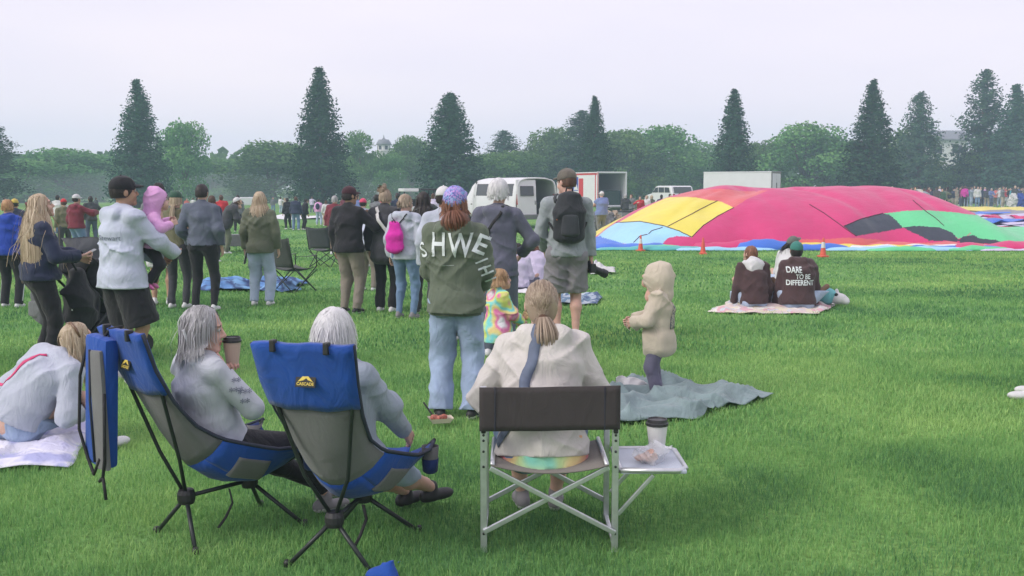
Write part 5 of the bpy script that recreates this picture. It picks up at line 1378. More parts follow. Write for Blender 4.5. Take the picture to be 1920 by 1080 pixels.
# ================================================================== CHAIRS AND THEIR SITTERS
ALU = mat('brushed_aluminium', (.62, .64, .66), .38, .08, 30, metal=.85); DARKM = mat('dark_steel', (.030, .036, .036), .45, .1, metal=.3); PLAS = mat('black_plastic', (.02, .02, .022), .5)
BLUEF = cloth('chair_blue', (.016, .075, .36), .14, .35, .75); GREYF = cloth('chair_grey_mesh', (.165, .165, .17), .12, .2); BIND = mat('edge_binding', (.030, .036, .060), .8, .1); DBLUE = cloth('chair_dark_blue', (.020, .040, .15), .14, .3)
def interp(xs, ys, x): return np.interp(x, xs, ys)
def camp_chair(loc, rz, label, logo=True):
    c = empty('camp_chair', loc, rz, label, 'camp chair', 'blue high backed camp chairs')
    rh, fh = Vector((0, -.17, .21)), Vector((0, .16, .22))
    for h in (rh, fh): MB().lathe([(.018, -.036), (.036, -.032), (.042, -.012), (.042, .014), (.034, .034), (.016, .038)], h, 14).build('hub', PLAS, c, sm=False)
    MB().tube([rh, fh], .0105, 8).build('spine_bar', DARKM, c, sm=True)
    for s in (-1, 1):
        for h, foot in ((rh, (s * .20, -.23, 0.0)), (fh, (s * .21, .34, 0.0))):
            l = MB().tube([h, foot], .0105, 8).build('leg', DARKM, c, sm=True)
            MB().lathe([(.008, -.006), (.016, -.004), (.016, .018), (.011, .03)], foot, 10).build('foot', PLAS, l, sm=True)
        MB().tube([rh, (s * .10, -.245, .42), (s * .175, -.36, .78), (s * .215, -.44, 1.02)], .009, 8).build('back_pole', DARKM, c, sm=True)
        MB().tube([fh, (s * .17, .28, .33), (s * .275, .40, .445)], .009, 8).build('seat_pole', DARKM, c, sm=True)
    vs = [0, .14, .28, .42, .55, .68, .80, .90, 1.0]
    cy_ = [-.450, -.405, -.345, -.270, -.165, -.02, .13, .28, .405]; cz = [1.025, .86, .70, .53, .37, .255, .225, .285, .385]
    hw = [.222, .212, .196, .185, .205, .245, .275, .285, .270]; ez = [.0, .0, .015, .06, .14, .21, .20, .13, .055]; ey = [.0, .012, .035, .065, .075, .05, .02, .01, .0]
    def S(u, v): return (u * interp(vs, hw, v), interp(vs, cy_, v) + u * u * interp(vs, ey, v), interp(vs, cz, v) + abs(u) ** 2.2 * interp(vs, ez, v) + .004 * math.sin(9 * v + 7 * u))
    def panel(name, u0, u1, v0, v1, m, th=.006, nu=9, nv=9, off=0.0):
        G = [[S(u0 + (u1 - u0) * i / nu, v0 + (v1 - v0) * j / nv) for j in range(nv + 1)] for i in range(nu + 1)]
        G = np.array(G); G[:, :, 1] -= off
        return MB().sheet(G, th).build(name, m, c, sm=True)
    hd = panel('headrest', -1, 1, 0.0, .245, BLUEF, .030, off=.004)
    panel('back_mesh', -.97, .97, .245, .56, GREYF)
    panel('seat_panel', -.55, .55, .56, 1.0, BLUEF)
    for s in (-1, 1):
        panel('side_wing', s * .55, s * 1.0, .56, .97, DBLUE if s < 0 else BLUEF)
        panel('corner_patch', s * .50, s * .86, .66, .80, GREYF, .004, off=.0 if s else 0).location.z = -.006
        MB().tube([S(s, v) for v in np.linspace(0, 1, 22)], .009, 6).build('edge_binding', BIND, c, sm=True)
        # cup pocket at the seat corner
        p = np.array(S(s * 1.0, .93)); P = MB()
        P.lathe([(.022, -.13), (.034, -.12), (.042, .0), (.040, .0), (.033, -.11)], p + np.array([s * -.012, .02, .0]), 14, cap=False); pk = P.build('cup_pocket', GREYF, c, sm=True)
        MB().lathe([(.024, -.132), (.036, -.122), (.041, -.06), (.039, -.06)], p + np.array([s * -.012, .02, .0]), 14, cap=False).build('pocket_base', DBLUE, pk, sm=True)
    for t, th in (((-1, .245), .0), ):
        MB().tube([S(u, .245) for u in np.linspace(-1, 1, 12)], .008, 6).build('hem_seam', BIND, hd, sm=True)
    for u in (-.55, .5):
        q = np.array(S(u, 0.0)); MB().box(q + np.array([0, -.012, -.012]), (.022, .034, .05), None, .005).build('toggle', PLAS, hd)
    q = np.array(S(0.02, .13)); M3 = Matrix.Rotation(R(-16), 3, 'X')
    pt = MB().box(q + np.array([.0, -.024, .0]), (.088, .004, .062), M3, .001).build('brand_patch', mat('patch_black', (.012, .012, .013), .6), hd)
    MTN = mat('logo_yellow', (.72, .55, .10), .6, .05)
    e = q + np.array([0, -.0275, 0])
    tri = MB(); o = lambda x, z: tuple(e + np.array(M3 @ Vector((x, 0, z))))
    tri.add([o(-.034, -.008), o(-.010, .018), o(-.004, .012), o(.004, .022), o(.034, -.008), o(.010, .000), o(.003, .007), o(-.010, -.002)], [(0, 1, 2, 7), (2, 3, 6, 7), (3, 4, 5, 6)])
    tri.build('logo', MTN, pt, fix=False)
    cu = bpy.data.curves.new('w', 'FONT'); cu.body = 'CASCADE'; cu.size = .017; cu.align_x = 'CENTER'; cu.offset = .0004; to = bpy.data.objects.new('w', cu); COL.objects.link(to)
    me = bpy.data.meshes.new_from_object(to.evaluated_get(bpy.context.evaluated_depsgraph_get())); bpy.data.objects.remove(to)
    lo = link('lettering', me, MTN, pt); lo.matrix_local = Matrix.Translation(Vector(o(0, -.022))) @ (Matrix.Rotation(R(-16), 4, 'X') @ Matrix.Rotation(R(90), 4, 'X'))
    # loose strap hanging under the seat
    MB().sheet([[(.05, .02, .22), (.065, .02, .22)], [(.06, .03, .15), (.075, .03, .15)], [(.04, .00, .08), (.055, .005, .08)], [(.02, -.03, .03), (.035, -.025, .03)]], .003).build('hanging_strap', STRAPB, c, sm=True)
    return c
ch1 = camp_chair((-1.405, 4.75, 0), R(-46), 'blue and grey high backed camp chair turned sideways with a bag hung behind')
ch2 = camp_chair((-.735, 4.47, 0), R(-14), 'blue and grey high backed camp chair seen squarely from behind')
# sitter with the coffee (turned right, profile)
r, f = person(0, 0, R(-46), 'grey haired woman in a white knit sweater sipping coffee in the blue camp chair', loc=(-1.405, 4.75, 0), h=1.43, w=1.10, headscale=1.08, pelvis=(0, .04, .425), lean=R(-26), bend=R(22), head=(R(-36), R(4), 0),
              rh=(.105, -.01, .79), re=(.9, -.2, -.8), lh=(-.02, .06, .76), le=(-1, -.2, -.6), lf=(-.05, .64, .08), rf=(.12, .52, .08), lk=(-.15, .3, 1), rk=(.15, .3, 1))
f.body(r, 'pink', hcurl=1.0, hr=1.05, palmR=(-.75, .35, -.1), vs=.009)
top = garment(r, 'sweater', f.top(.020, 1, .005, .95, .006, 91, .0, None, vs=.008), K['knit'])
garment(r, 'trousers', f.legs(.014, .93, .005, 0, 92, .010), K['black']); f.shoes(r, SHG, SOLE, vs=.009)
f.hair(r, H['silver'], 'long', 1500, .185, 93, low=-.07, wid=.0045, front=.022, puff=.004)
SN = mat('navy_print', (.07, .09, .15), .8, .3, 40)
for tx, t in (('***\n**', .30), ('**\n***', .62)):
    e = f.elR + (f.wrR - f.elR) * t; vv = np.array(Matrix.Rotation(R(46), 3, 'Z') @ Vector((-.3, 1, -.15)))
    lettering(top, tx, e, _n(np.cross(vv, (0, 0, 1))), _n(np.cross(np.cross(vv, (0, 0, 1)), vv)), .05, SN, top, 'sleeve_pattern')
MB().box(f.hp((.086, -.072, -.028)), (.006, .012, .075), Matrix.Rotation(R(20), 3, 'X'), .002).build('hair_clip', SHW, r)
cp = f.wrR + np.array([-.065, .075, .02])
coffee(tuple(wl(r, cp)), 'tan paper coffee cup with black lid at the lips of the grey haired woman', 1.0, (.50, .38, .30), (.03, .03, .033), tilt=R(0))
# sitter seen from behind
r, f = person(0, 0, R(-20), 'white haired person in a grey sweater leaning forward in the blue camp chair', loc=(-.735, 4.47, 0), h=1.46, w=1.12, headscale=1.06, pelvis=(-.03, .05, .430), lean=R(-24), bend=R(18), side=R(0), head=(R(6), R(-6), 0),
              rh=(.15, .33, .46), re=(.7, -.6, -1), lh=(-.20, .36, .50), le=(-1, -.4, -.4), lf=(-.04, .68, .08), rf=(.10, .74, .09), lk=(.05, .3, 1), rk=(-.25, .3, 1), lfa=(.3, 1, 0), rfa=(.55, 1, 0))
f.body(r, 'pink', shins=True, hcurl=.6, vs=.009)
garment(r, 'sweater', f.top(.024, 1, -.03, .9, .008, 95, .006, 'collar', vs=.009), K['greyblue'])
garment(r, 'trousers', f.legs(.008, .68, .004, .004, 96, .010), K['jeanp']); f.shoes(r, SHB, SHB, vs=.009)
f.hair(r, H['white'], 'short', 1500, .075, 97, low=-.06, wid=.0045, puff=.012)
# chair bag hung on the back pole of the first chair
bx = np.array([-1.86, 4.52, 0.0])
c = empty('chair_bag', tuple(bx), R(-40), 'blue and grey carry bag hanging from the sideways camp chair', 'bag')
def softbag(st, X, Y, m, parent, name, vs=.01, wr=.01, seed=2, f=(9, 9, 6), flat=False):
    g = Sdf(.04); g.loft(st, X, Y, .04)
    if flat: g.cut(st[0][0], (0, 0, 1)).cut(st[-1][0], (0, 0, -1))
    g.disp.append(wrinkle(wr, f, seed)); return garment(parent, name, g.mesh(vs), m)
b1 = MB().box((0, 0, .69), (.19, .07, .60), Matrix.Rotation(R(5), 3, 'Y'), .025).build('bag_body', BLUEF, c, autosmooth=.7)
MB().box((.055, -.040, .66), (.105, .022, .54), Matrix.Rotation(R(-3), 3, 'Y'), .010).build('mesh_side', GREYF, c, autosmooth=.7)
MB().tube([(.005, -.05, .93), (.0, -.055, .70), (.02, -.055, .42)], .006, 6).build('piping', BIND, b1, sm=True)
for k_, pts in enumerate([[(-.05, -.02, .98), (-.11, -.04, .80), (-.12, -.05, .55), (-.07, -.04, .42), (.0, -.05, .36), (.06, -.05, .44)], [(.10, -.04, .74), (.13, -.06, .60), (.12, -.06, .45), (.08, -.05, .36), (.03, -.04, .33)], [(.02, 0, .96), (.06, .02, 1.02), (.1, .06, 1.03)], [(.08, -.05, .36), (.10, -.05, .26)]]):
    MB().tube(pts, .008, 6).build('strap', STRAPB, c, sm=True)

# ------------------------------------------------------------------ aluminium director chair with side table
c = empty('director_chair', (DCX, DCY, 0), 0, 'aluminium folding director chair with dark brown canvas back and side table', 'chair')
CANV = cloth('brown_canvas', (.052, .045, .046), .12, .25, .85)
HWd, ZB0, ZB1, SD = .297, .570, .768, .42
def flatbar(p, q, wd, th, name, m=ALU, bev=.004, par=c):
    p, q = Vector(p), Vector(q); d = (q - p); z = d.normalized(); y = Vector((0, 1, 0)) if abs(z.y) < .9 else Vector((1, 0, 0)); x = y.cross(z).normalized(); y = z.cross(x)
    M = Matrix((x, y, z)).transposed(); return MB().box((p + q) / 2, (wd, th, d.length), M, bev).build(name, m, par)
for s in (-1, 1):
    po = flatbar((s * HWd, 0, .0), (s * HWd, 0, .765), .030, .020, 'rear_post')
    for z in (.09, .40, .47, .52, .545): MB().lathe([(.006, 0), (.006, .004), (.003, .006)], (s * HWd, -.0105, z), 8, Matrix.Rotation(R(90), 3, 'X')).build('rivet', DARKM, po)
    flatbar((s * HWd, SD, .0), (s * HWd, SD, .56), .028, .020, 'front_post')
    flatbar((s * HWd, -.02, .575), (s * HWd, SD + .05, .575), .045, .022, 'armrest', PLAS, .008)
    flatbar((s * HWd, 0, .03), (s * HWd, SD, .03), .020, .02, 'foot_rail')
for y in (.0, SD):
    dy = -.016 if y == 0 else .016
    flatbar((-HWd, y + dy, .10), (HWd - .03, y + dy, .40), .024, .014, 'cross_brace'); flatbar((HWd, y + dy * 1.9, .10), (-HWd + .03, y + dy * 1.9, .40), .024, .014, 'cross_brace')
for s in (-1, 1): MB().tube([(s * (HWd - .04), -.03, .415), (s * (HWd - .04), SD + .03, .415)], .011, 8).build('seat_rail', ALU, c, sm=True)
G = [[(x, y, .412 - .035 * (1 - (x / .26) ** 2)) for y in np.linspace(-.035, SD + .02, 7)] for x in np.linspace(-.262, .262, 13)]
MB().sheet(G, .006).build('seat_canvas', cloth('taupe_canvas', (.20, .185, .165), .1, .2), c, sm=True)
G = [[(x, -.018 - .010 * (1 - (x / .31) ** 2) + .003 * math.sin(x * 23 + z * 9), z + .004 * math.sin(x * 5)) for z in np.linspace(ZB0, ZB1, 8)] for x in np.linspace(-.315, .315, 25)]
bkc = MB().sheet(G, .008).build('back_canvas', CANV, c, sm=True)
for s in (-1, 1):
    MB().tube([(s * .245, -.028, ZB0), (s * .245, -.028, ZB1)], .0022, 5).build('sleeve_seam', BIND, bkc)
tx, tz = HWd + .175, .372
tt = MB().box((tx, .20, tz), (.30, .40, .018), None, .006).build('table_top', mat('table_laminate', (.42, .47, .55), .4, .06), c)
fr = MB(); pts = [(tx + a, .20 + b, tz + .006) for a, b in ((-.15, -.19), (.11, -.20), (.15, -.16), (.15, .16), (.11, .20), (-.15, .19), (-.15, -.19))]; fr.tube(pts, .013, 8); fr.build('table_rim', ALU, tt, sm=True)
flatbar((tx + .0, .02, tz - .02), (HWd + .015, .02, .17), .020, .012, 'table_strut'); flatbar((tx + .0, .36, tz - .02), (HWd + .015, .36, .17), .020, .012, 'table_strut')
wc = lambda x, y, z: (DCX + x, DCY + y, z)
coffee(wc(tx + .055, .30, tz + .0105), 'white paper coffee cup with black lid standing on the side table', 1.22)
g = Sdf(.015); g.ell((0, 0, .02), (.045, .03, .022)); g.ell((.03, .01, .022), (.03, .025, .02)); g.disp.append(wrinkle(.008, (40, 40, 40), 7)); A = Acc(); A.add(*g.mesh(.005)); pb = empty('pastry_in_bag', wc(tx - .03, .14, tz + .012), 0, 'half eaten pastry in a clear bag on the side table', 'pastry'); A.build('pastry', mat('pastry_pink', (.66, .42, .33), .7, .3, 60, .5), pb)
bagm = bpy.data.materials.new('clear_bag'); bagm.use_nodes = True; bb = bagm.node_tree.nodes['Principled BSDF']; bb.inputs['Base Color'].default_value = (.85, .87, .9, 1); bb.inputs['Alpha'].default_value = .35; bb.inputs['Roughness'].default_value = .25
g = Sdf(.03); g.ell((.0, .0, .025), (.06, .045, .03)); g.ell((.06, .03, .035), (.05, .04, .04)); g.disp.append(wrinkle(.016, (25, 25, 25), 8)); A = Acc(); A.add(*g.mesh(.007)); A.build('bag', bagm, pb, sm=False)

# ------------------------------------------------------------------ folding quad chairs in the middle distance
def quad_chair(px, py, rz, m, label, s=1.0):
    p = gp(px, py); c = empty('folding_chair', (p[0], p[1], 0), rz, label, 'camp chair', 'dark folding camp chairs'); W, D, Hs, Hb = .27 * s, .25 * s, .43 * s, .92 * s
    for x in (-1, 1):
        MB().tube([(x * W, -D, 0), (x * W, D, Hs)], .010, 6).build('leg', DARKM, c, sm=True); MB().tube([(x * W, D, 0), (x * W, -D, Hs)], .010, 6).build('leg', DARKM, c, sm=True)
        MB().tube([(x * W, -D, Hs - .02), (x * (W + .01), -D - .10, Hb)], .010, 6).build('back_post', DARKM, c, sm=True)
        MB().tube([(x * W, D, Hs), (x * W, D, Hs + .18)], .009, 6).build('arm_post', DARKM, c, sm=True)
        MB().sheet([[(x * W - .03, y, Hs + .185 - .02 * math.sin((y + D) * 6)), (x * W + .03, y, Hs + .185 - .02 * math.sin((y + D) * 6))] for y in np.linspace(-D - .02, D, 6)], .006).build('armrest', m, c, sm=True)
    for y in (-D, D): MB().tube([(-W, y, 0), (W, y, Hs - .06)], .009, 6).build('cross_leg', DARKM, c, sm=True); MB().tube([(W, y, 0), (-W, y, Hs - .06)], .009, 6).build('cross_leg', DARKM, c, sm=True)
    MB().sheet([[(x, y, Hs - .05 * (1 - (x / W) ** 2) - .03 * (1 - (y / D) ** 2)) for y in np.linspace(-D, D, 6)] for x in np.linspace(-W, W, 8)], .008).build('seat', m, c, sm=True)
    MB().sheet([[(x, -D - .10 * t - .04 * (1 - (x / W) ** 2), Hs + .0 + t * (Hb - Hs) - (.03 * (1 - (x / W) ** 2) if t > .9 else 0)) for t in np.linspace(0, 1, 7)] for x in np.linspace(-W - .01, W + .01, 8)], .008).build('backrest', m, c, sm=True)
    return c
DKG = cloth('chair_dark_green', (.060, .072, .062), .15, .3); DKC = cloth('chair_charcoal', (.055, .062, .068), .15, .3)
quad_chair(553, 547, R(-38), DKG, 'dark green folding camp chair beside the blonde in the olive jacket', .95)
quad_chair(610, 500, R(-18), DKC, 'charcoal folding camp chair farther off behind the green one', .92)
# small cart of the stooping person
p = gp(444, 472); c = empty('cart', (p[0], p[1], 0), R(10), 'grey canvas pull cart near the stooping person', 'cart')
MB().box((0, 0, .30), (.62, .40, .30), None, .02).build('box', cloth('cart_grey', (.16, .165, .175)), c)
for x in (-.25, .25):
    for y in (-.2, .2): MB().lathe([(.06, -.02), (.075, -.02), (.075, .02), (.06, .02)], (x, y, .075), 14, Matrix.Rotation(R(90), 3, 'X')).build('wheel', PLAS, c)
MB().tube([(.3, 0, .4), (.45, 0, .75), (.47, 0, .78)], .012, 6).build('handle', DARKM, c)
# stroller between the blonde woman and the man
p = gp(186, 664); c = empty('stroller', (p[0], p[1], 0), R(-38), 'dark grey stroller loaded with bags beside the pale blue hoodie', 'stroller')
SG = cloth('stroller_grey', (.105, .112, .122), .15, .4); SB = cloth('stroller_black', (.030, .032, .036), .15, .4)
for x in (-1, 1):
    MB().tube([(x * .26, -.42, 1.02), (x * .26, -.30, .80), (x * .25, .30, .14)], .013, 8).build('frame_tube', DARKM, c, sm=True); MB().tube([(x * .25, .0, .48), (x * .27, -.34, .13)], .013, 8).build('frame_tube', DARKM, c, sm=True)
    for y, rr in ((-.34, .13), (.32, .10)):
        w_ = MB().lathe([(rr - .03, -.02), (rr, -.02), (rr + .004, 0), (rr, .02), (rr - .03, .02)], (x * .28, y, rr), 20, Matrix.Rotation(R(90), 3, 'Y')).build('wheel', PLAS, c); MB().lathe([(.0, -.012), (rr - .03, -.012), (rr - .03, .012), (.0, .012)], (x * .28, y, rr), 12, Matrix.Rotation(R(90), 3, 'Y')).build('rim', ALU, w_)
MB().tube([(-.26, -.42, 1.02), (0, -.47, 1.05), (.26, -.42, 1.02)], .018, 8).build('push_bar', PLAS, c, sm=True)
softbag([((0, .05, .50), .22, .16), ((0, -.04, .72), .22, .14), ((0, -.16, .90), .20, .08)], (1, 0, 0), (0, 1, 0), SB, c, 'seat', .016, .02)
softbag([((0, -.18, .86), .17, .07), ((0, .02, .90), .19, .09), ((0, .18, .78), .17, .05)], (1, 0, 0), (0, 1, 0), SG, c, 'canopy', .014, .02, 8)
softbag([((0, -.02, .18), .22, .22), ((0, -.02, .30), .23, .24)], (1, 0, 0), (0, 1, 0), SB, c, 'basket', .018, .02, 9)
q = wl(c, (.0, 0, 0)); db = empty('diaper_bag', tuple(wl(c, (-.10, -.50, .0))), R(-30), 'grey changing bag hung from the stroller handle', 'bag')
softbag([((0, 0, .42), .155, .075), ((0, 0, .62), .145, .07), ((0, 0, .80), .10, .05)], (1, 0, 0), (0, 1, 0), SG, db, 'bag_body', .012, .012, 4)
softbag([((0, -.08, .44), .115, .03), ((0, -.07, .56), .11, .025)], (1, 0, 0), (0, 1, 0), cloth('bag_pocket_grey', (.14, .15, .155)), db, 'pocket', .012, .01, 6)
MB().sheet([[(.10, -.06, .62), (.15, -.06, .62)], [(.14, -.08, .46), (.19, -.07, .46)], [(.15, -.08, .26), (.21, -.07, .26)]], .004).build('cloth_wipe', cloth('pale_cloth', (.50, .60, .68)), db, sm=True)
MB().tube([(-.08, 0, .82), (-.06, .03, 1.0), (.06, .03, 1.0), (.08, 0, .82)], .010, 6).build('handle', STRAPB, db, sm=True)
p = wl(c, (.20, -.20, 0)); bk = empty('black_backpack', tuple(p), R(-60), 'large black bag with silver zips hung on the stroller', 'bag')
softbag([((0, -.1, .40), .18, .12), ((0, -.1, .62), .18, .13), ((0, -.1, .84), .12, .08)], (1, 0, 0), (0, 1, 0), SB, bk, 'bag_body', .014, .02, 5)
MB().tube([(.15, -.18, .72), (.18, -.17, .62), (.185, -.17, .50)], .006, 6).build('zip', ALU, bk)
MB().tube([(0, -.02, .84), (0, .05, .98), (.0, .12, .90)], .010, 6).build('strap', STRAPB, bk, sm=True)

# ------------------------------------------------------------------ blankets and small things on the grass
def blanket(corners, m, label, name='blanket', amp=.05, seed=1, n=46, freq=(5, 5), ragged=.06, thick=.005, lift=.026, group=None):
    P = [np.array(gp(*c)) for c in corners]; G = np.zeros((n, n, 3)); rs_ = np.random.RandomState(seed)
    U, Vv = np.meshgrid(np.linspace(0, 1, n), np.linspace(0, 1, n), indexing='ij')
    XY = (P[0][None, None] * ((1 - U) * (1 - Vv))[..., None] + P[1] * (U * (1 - Vv))[..., None] + P[2] * (U * Vv)[..., None] + P[3] * ((1 - U) * Vv)[..., None])
    F3 = XY.reshape(-1, 3)
    wx = (vn(F3, (3, 3, 1), seed) - .5) * ragged * 2; wy = (vn(F3 + 7, (3, 3, 1), seed + 1) - .5) * ragged * 2
    th = rs_.uniform(0, 3); d = np.array([math.cos(th), math.sin(th)])
    s_ = F3[:, :2] @ d; warp = vn(F3, (1.4, 1.4, 1), seed + 2) * 4
    rid = np.abs(np.sin(s_ * freq[0] + warp * 2.2)) ** 3 * .55 + (1 - np.abs(2 * vn(F3, (freq[1], freq[1], 1), seed + 3) - 1)) ** 4 * .6
    z = lift + amp * rid + .012 * vn(F3, (16, 16, 1), seed + 4)
    G = np.stack([F3[:, 0] + wx, F3[:, 1] + wy, z], 1).reshape(n, n, 3)
    e = np.minimum(np.minimum(U, 1 - U), np.minimum(Vv, 1 - Vv)); G[:, :, 2] = G[:, :, 2] * np.clip(.45 + e * 6, 0, 1)
    o = MB().sheet(G, thick).build(name, m, None, sm=True); return tag(o, label, 'blanket', group)
blanket([(1060, 802), (1300, 790), (1448, 748), (1178, 714)], cloth('teal_blanket', (.205, .275, .285), .2, .6), 'rumpled dusty teal blanket under the hooded child', amp=.11, seed=3, freq=(10, 6), ragged=.14, n=80)
blanket([(-120, 888), (118, 884), (205, 796), (-120, 796)], cloth_pattern('lavender_throw', [(.50, .50, .72), (.62, .62, .78), (.70, .70, .80), (.40, .42, .66)], 5, 'noise'), 'lavender and white throw blanket under the slouching woman', amp=.06, seed=4)
blanket([(1322, 587), (1532, 592), (1574, 569), (1372, 563)], cloth_pattern('pink_cream_throw', [(.62, .52, .50), (.70, .66, .62), (.62, .38, .42), (.55, .56, .60), (.66, .60, .46)], 9), 'pink and cream patchwork blanket under the brown hoodies', amp=.05, seed=5, ragged=.12)
blanket([(370, 548), (560, 549), (575, 531), (380, 530)], cloth_pattern('blue_ground_sheet', [(.10, .22, .48), (.16, .32, .60), (.06, .09, .2), (.2, .38, .62)], 3, 'noise'), 'crumpled blue ground sheet by the green folding chair', amp=.12, seed=6, ragged=.15)
blanket([(1020, 574), (1122, 573), (1128, 560), (1030, 560)], cloth_pattern('plaid_throw', [(.16, .24, .34), (.42, .48, .54), (.10, .14, .24), (.36, .42, .5)], 12), 'small blue grey throw beside the backpack man', amp=.08, seed=7)
blanket([(935, 552), (1024, 552), (1050, 530), (950, 530)], cloth_pattern('girls_throw', [(.55, .55, .62), (.70, .70, .72), (.20, .22, .3)], 8), 'patterned throw under the two seated girls', amp=.04, seed=8)
blanket([(1100, 516), (1146, 516), (1146, 505), (1106, 506)], K['white'], 'crumpled white cloth on the grass beyond the camera', 'cloth', amp=.16, seed=9, n=24, ragged=.2)
def lump(name, loc, r, m, label, cat, seed=1, wr=.02, vs=.01, rz=0):
    g = Sdf(.03); g.ell((0, 0, r[2] * .8), r); g.ell((r[0] * .5, r[1] * .3, r[2] * .7), (r[0] * .6, r[1] * .7, r[2] * .7)); g.cut((0, 0, 0), (0, 0, -1)); g.disp.append(wrinkle(wr, (18, 18, 18), seed)); A = Acc(); A.add(*g.mesh(vs)); o = A.build(name, m); o.location = tuple(float(x) for x in loc); o.rotation_euler = (0, 0, rz); return tag(o, label, cat)
p = gp(1186, 742); lump('napkin', (p[0], p[1], .05), (.10, .06, .035), K['white'], 'crumpled white napkin on the teal blanket', 'napkin', 3, .02)
p = gp(712, 1092); lump('stuff_sack', (p[0], p[1], 0), (.065, .04, .04), BLUEF, 'small blue stuff sack lying at the bottom of the picture', 'sack', 4, .015)
p = gp(1548, 575); c = empty('plush_toy', (p[0], p[1], .03), R(-20), 'turquoise and white plush toy beside the lettered hoodie', 'plush toy')
g = Sdf(.03); g.ell((0, 0, .12), (.15, .12, .12)); A = Acc(); A.add(*g.mesh(.014)); A.build('body', cloth('turquoise_plush', (.18, .48, .52)), c)
g = Sdf(.03); g.ell((.17, -.02, .09), (.12, .08, .08)); g.ell((.27, -.03, .06), (.05, .05, .05)); g.ell((.14, .02, .17), (.03, .03, .06)); A = Acc(); A.add(*g.mesh(.012)); A.build('head', K['white'], c)
V, Q, T = _sph((.14, -.07, .15), .025, 8); A = Acc(); A.add(V, Q, T); A.build('eye', SHB, c)
# paper boat of food on the grass
p = gp(826, 801); c = empty('food_tray', (p[0], p[1], .035), R(14), 'paper tray of half eaten food with a fork on the grass', 'food tray')
MB().add([(-.06, -.04, 0), (.06, -.04, 0), (.06, .04, 0), (-.06, .04, 0), (-.085, -.055, .035), (.085, -.055, .035), (.085, .055, .035), (-.085, .055, .035)], [(0, 1, 2, 3), (0, 4, 5, 1), (1, 5, 6, 2), (2, 6, 7, 3), (3, 7, 4, 0)]).build('tray', mat('paper_tray', (.62, .56, .46), .8), c)
g = Sdf(.015); rs_ = np.random.RandomState(5)
for i in range(9): g.ell((rs_.uniform(-.05, .05), rs_.uniform(-.03, .03), .03 + .012 * rs_.rand()), rs_.uniform(.012, .022, 3))
A = Acc(); A.add(*g.mesh(.006)); A.build('food', mat('food_red', (.40, .13, .09), .6, .5, 60), c)
MB().box((-.07, .05, .075), (.012, .17, .004), Matrix.Rotation(R(35), 3, 'X') @ Matrix.Rotation(R(20), 3, 'Z')).build('fork', PLAS, c)
# cones
for px, py, h_, fade, lab in ((1201, 471, .42, 0, 'orange traffic cone with white band at the light blue end of the balloon'), (1318, 477, .42, 1, 'all orange traffic cone in front of the pink fabric'), (1543, 482, .46, 0, 'orange traffic cone with white band right of the seated group')):
    p = gp(px, py); c = empty('traffic_cone', (p[0], p[1], 0), px * .1, lab, 'cone', 'traffic cones along the balloon'); CO = mat('cone_orange', (.66, .10, .06), .5, .08)
    MB().box((0, 0, .02), (.34 * h_ / .75, .34 * h_ / .75, .04), None, .01).build('base', CO, c)
    MB().lathe([(.18 * h_, .035), (.16 * h_, .05), (.05 * h_, h_ - .02), (.035 * h_, h_), (.0, h_)], n=18).build('body', CO, c, sm=False)
    if not fade: MB().lathe([(.113 * h_, h_ * .48), (.118 * h_, h_ * .48), (.082 * h_, h_ * .78), (.077 * h_, h_ * .78)], n=18, cap=False).build('white_band', SHW, c)
# ================================================================== BALLOONS
SIL = [(1108, 458), (1125, 437), (1150, 420), (1200, 394), (1250, 372), (1300, 358), (1350, 348), (1400, 344.5), (1440, 346.5), (1470, 351), (1500, 351), (1560, 347.5), (1620, 347.5), (1680, 351), (1720, 359), (1760, 377), (1785, 391), (1800, 404), (1830, 421), (1870, 428), (1925, 426), (1965, 434), (2010, 452)]
YR = 31.0; YF = 27.2
sx_ = np.array([at(a, b, YR)[0] for a, b in SIL]); sz_ = np.array([at(a, b, YR)[2] for a, b in SIL])
def env_z(X, Y):
    zr = np.interp(X, sx_, sz_) * (1 - 0)
    # smooth the ridge line a little
    for d in (-.25, .25): zr = zr + np.interp(X + d, sx_, sz_)
    zr = zr / 3
    edge = np.clip(np.minimum(X - sx_[0], sx_[-1] - X) / 1.2, 0, 1)
    yf = YF + (1 - np.sqrt(np.clip(1 - (1 - edge) ** 2, 0, 1))) * 2.4 + .18 * np.sin(X * 1.3) + .10 * np.sin(X * 3.1 + 1)
    t = np.where(Y < YR, (Y - yf) / (YR - yf), (YR + 5.0 - Y) / 5.0)
    tt = np.clip(t, 0, 1)
    g_ = (1 - (1 - tt) ** 1.9) ** .72
    z = zr * g_
    P3 = np.stack([X, Y, X * 0], 1)
    z = z + (.24 * (vn(P3, (.5, .6, 1), 31) - .5) * np.clip(1.5 - 1.5 * tt, 0, 1) + .10 * (vn(P3, (.9, 1.1, 1), 33) - .5) + .03 * (vn(P3, (2.6, 2.2, 1), 34) - .5)) * g_
    # soft valleys between lobes, in plan
    def valley(a, b, depth, wd):
        a, b = np.array(a), np.array(b); ab = b - a; q = np.stack([X, Y], 1) - a; s = np.clip(q @ ab / (ab @ ab), 0, 1); dd = np.linalg.norm(q - s[:, None] * ab, axis=1)
        return depth * np.exp(-(dd / wd) ** 2)
    z = z - g_ * (valley((7.9, 31.3), (5.4, 28.6), .20, .40) + valley((8.6, 30.6), (9.9, 27.9), .11, .22) + valley((11.7, 30.4), (12.1, 28.2), .10, .2) + valley((6.0, 30.2), (4.3, 28.3), .07, .18) + valley((10.4, 31.2), (11.0, 27.8), .06, .3) + valley((6.9, 30.8), (7.4, 27.9), .07, .3))
    return np.where(t <= 0, -.05, np.maximum(z, .02))
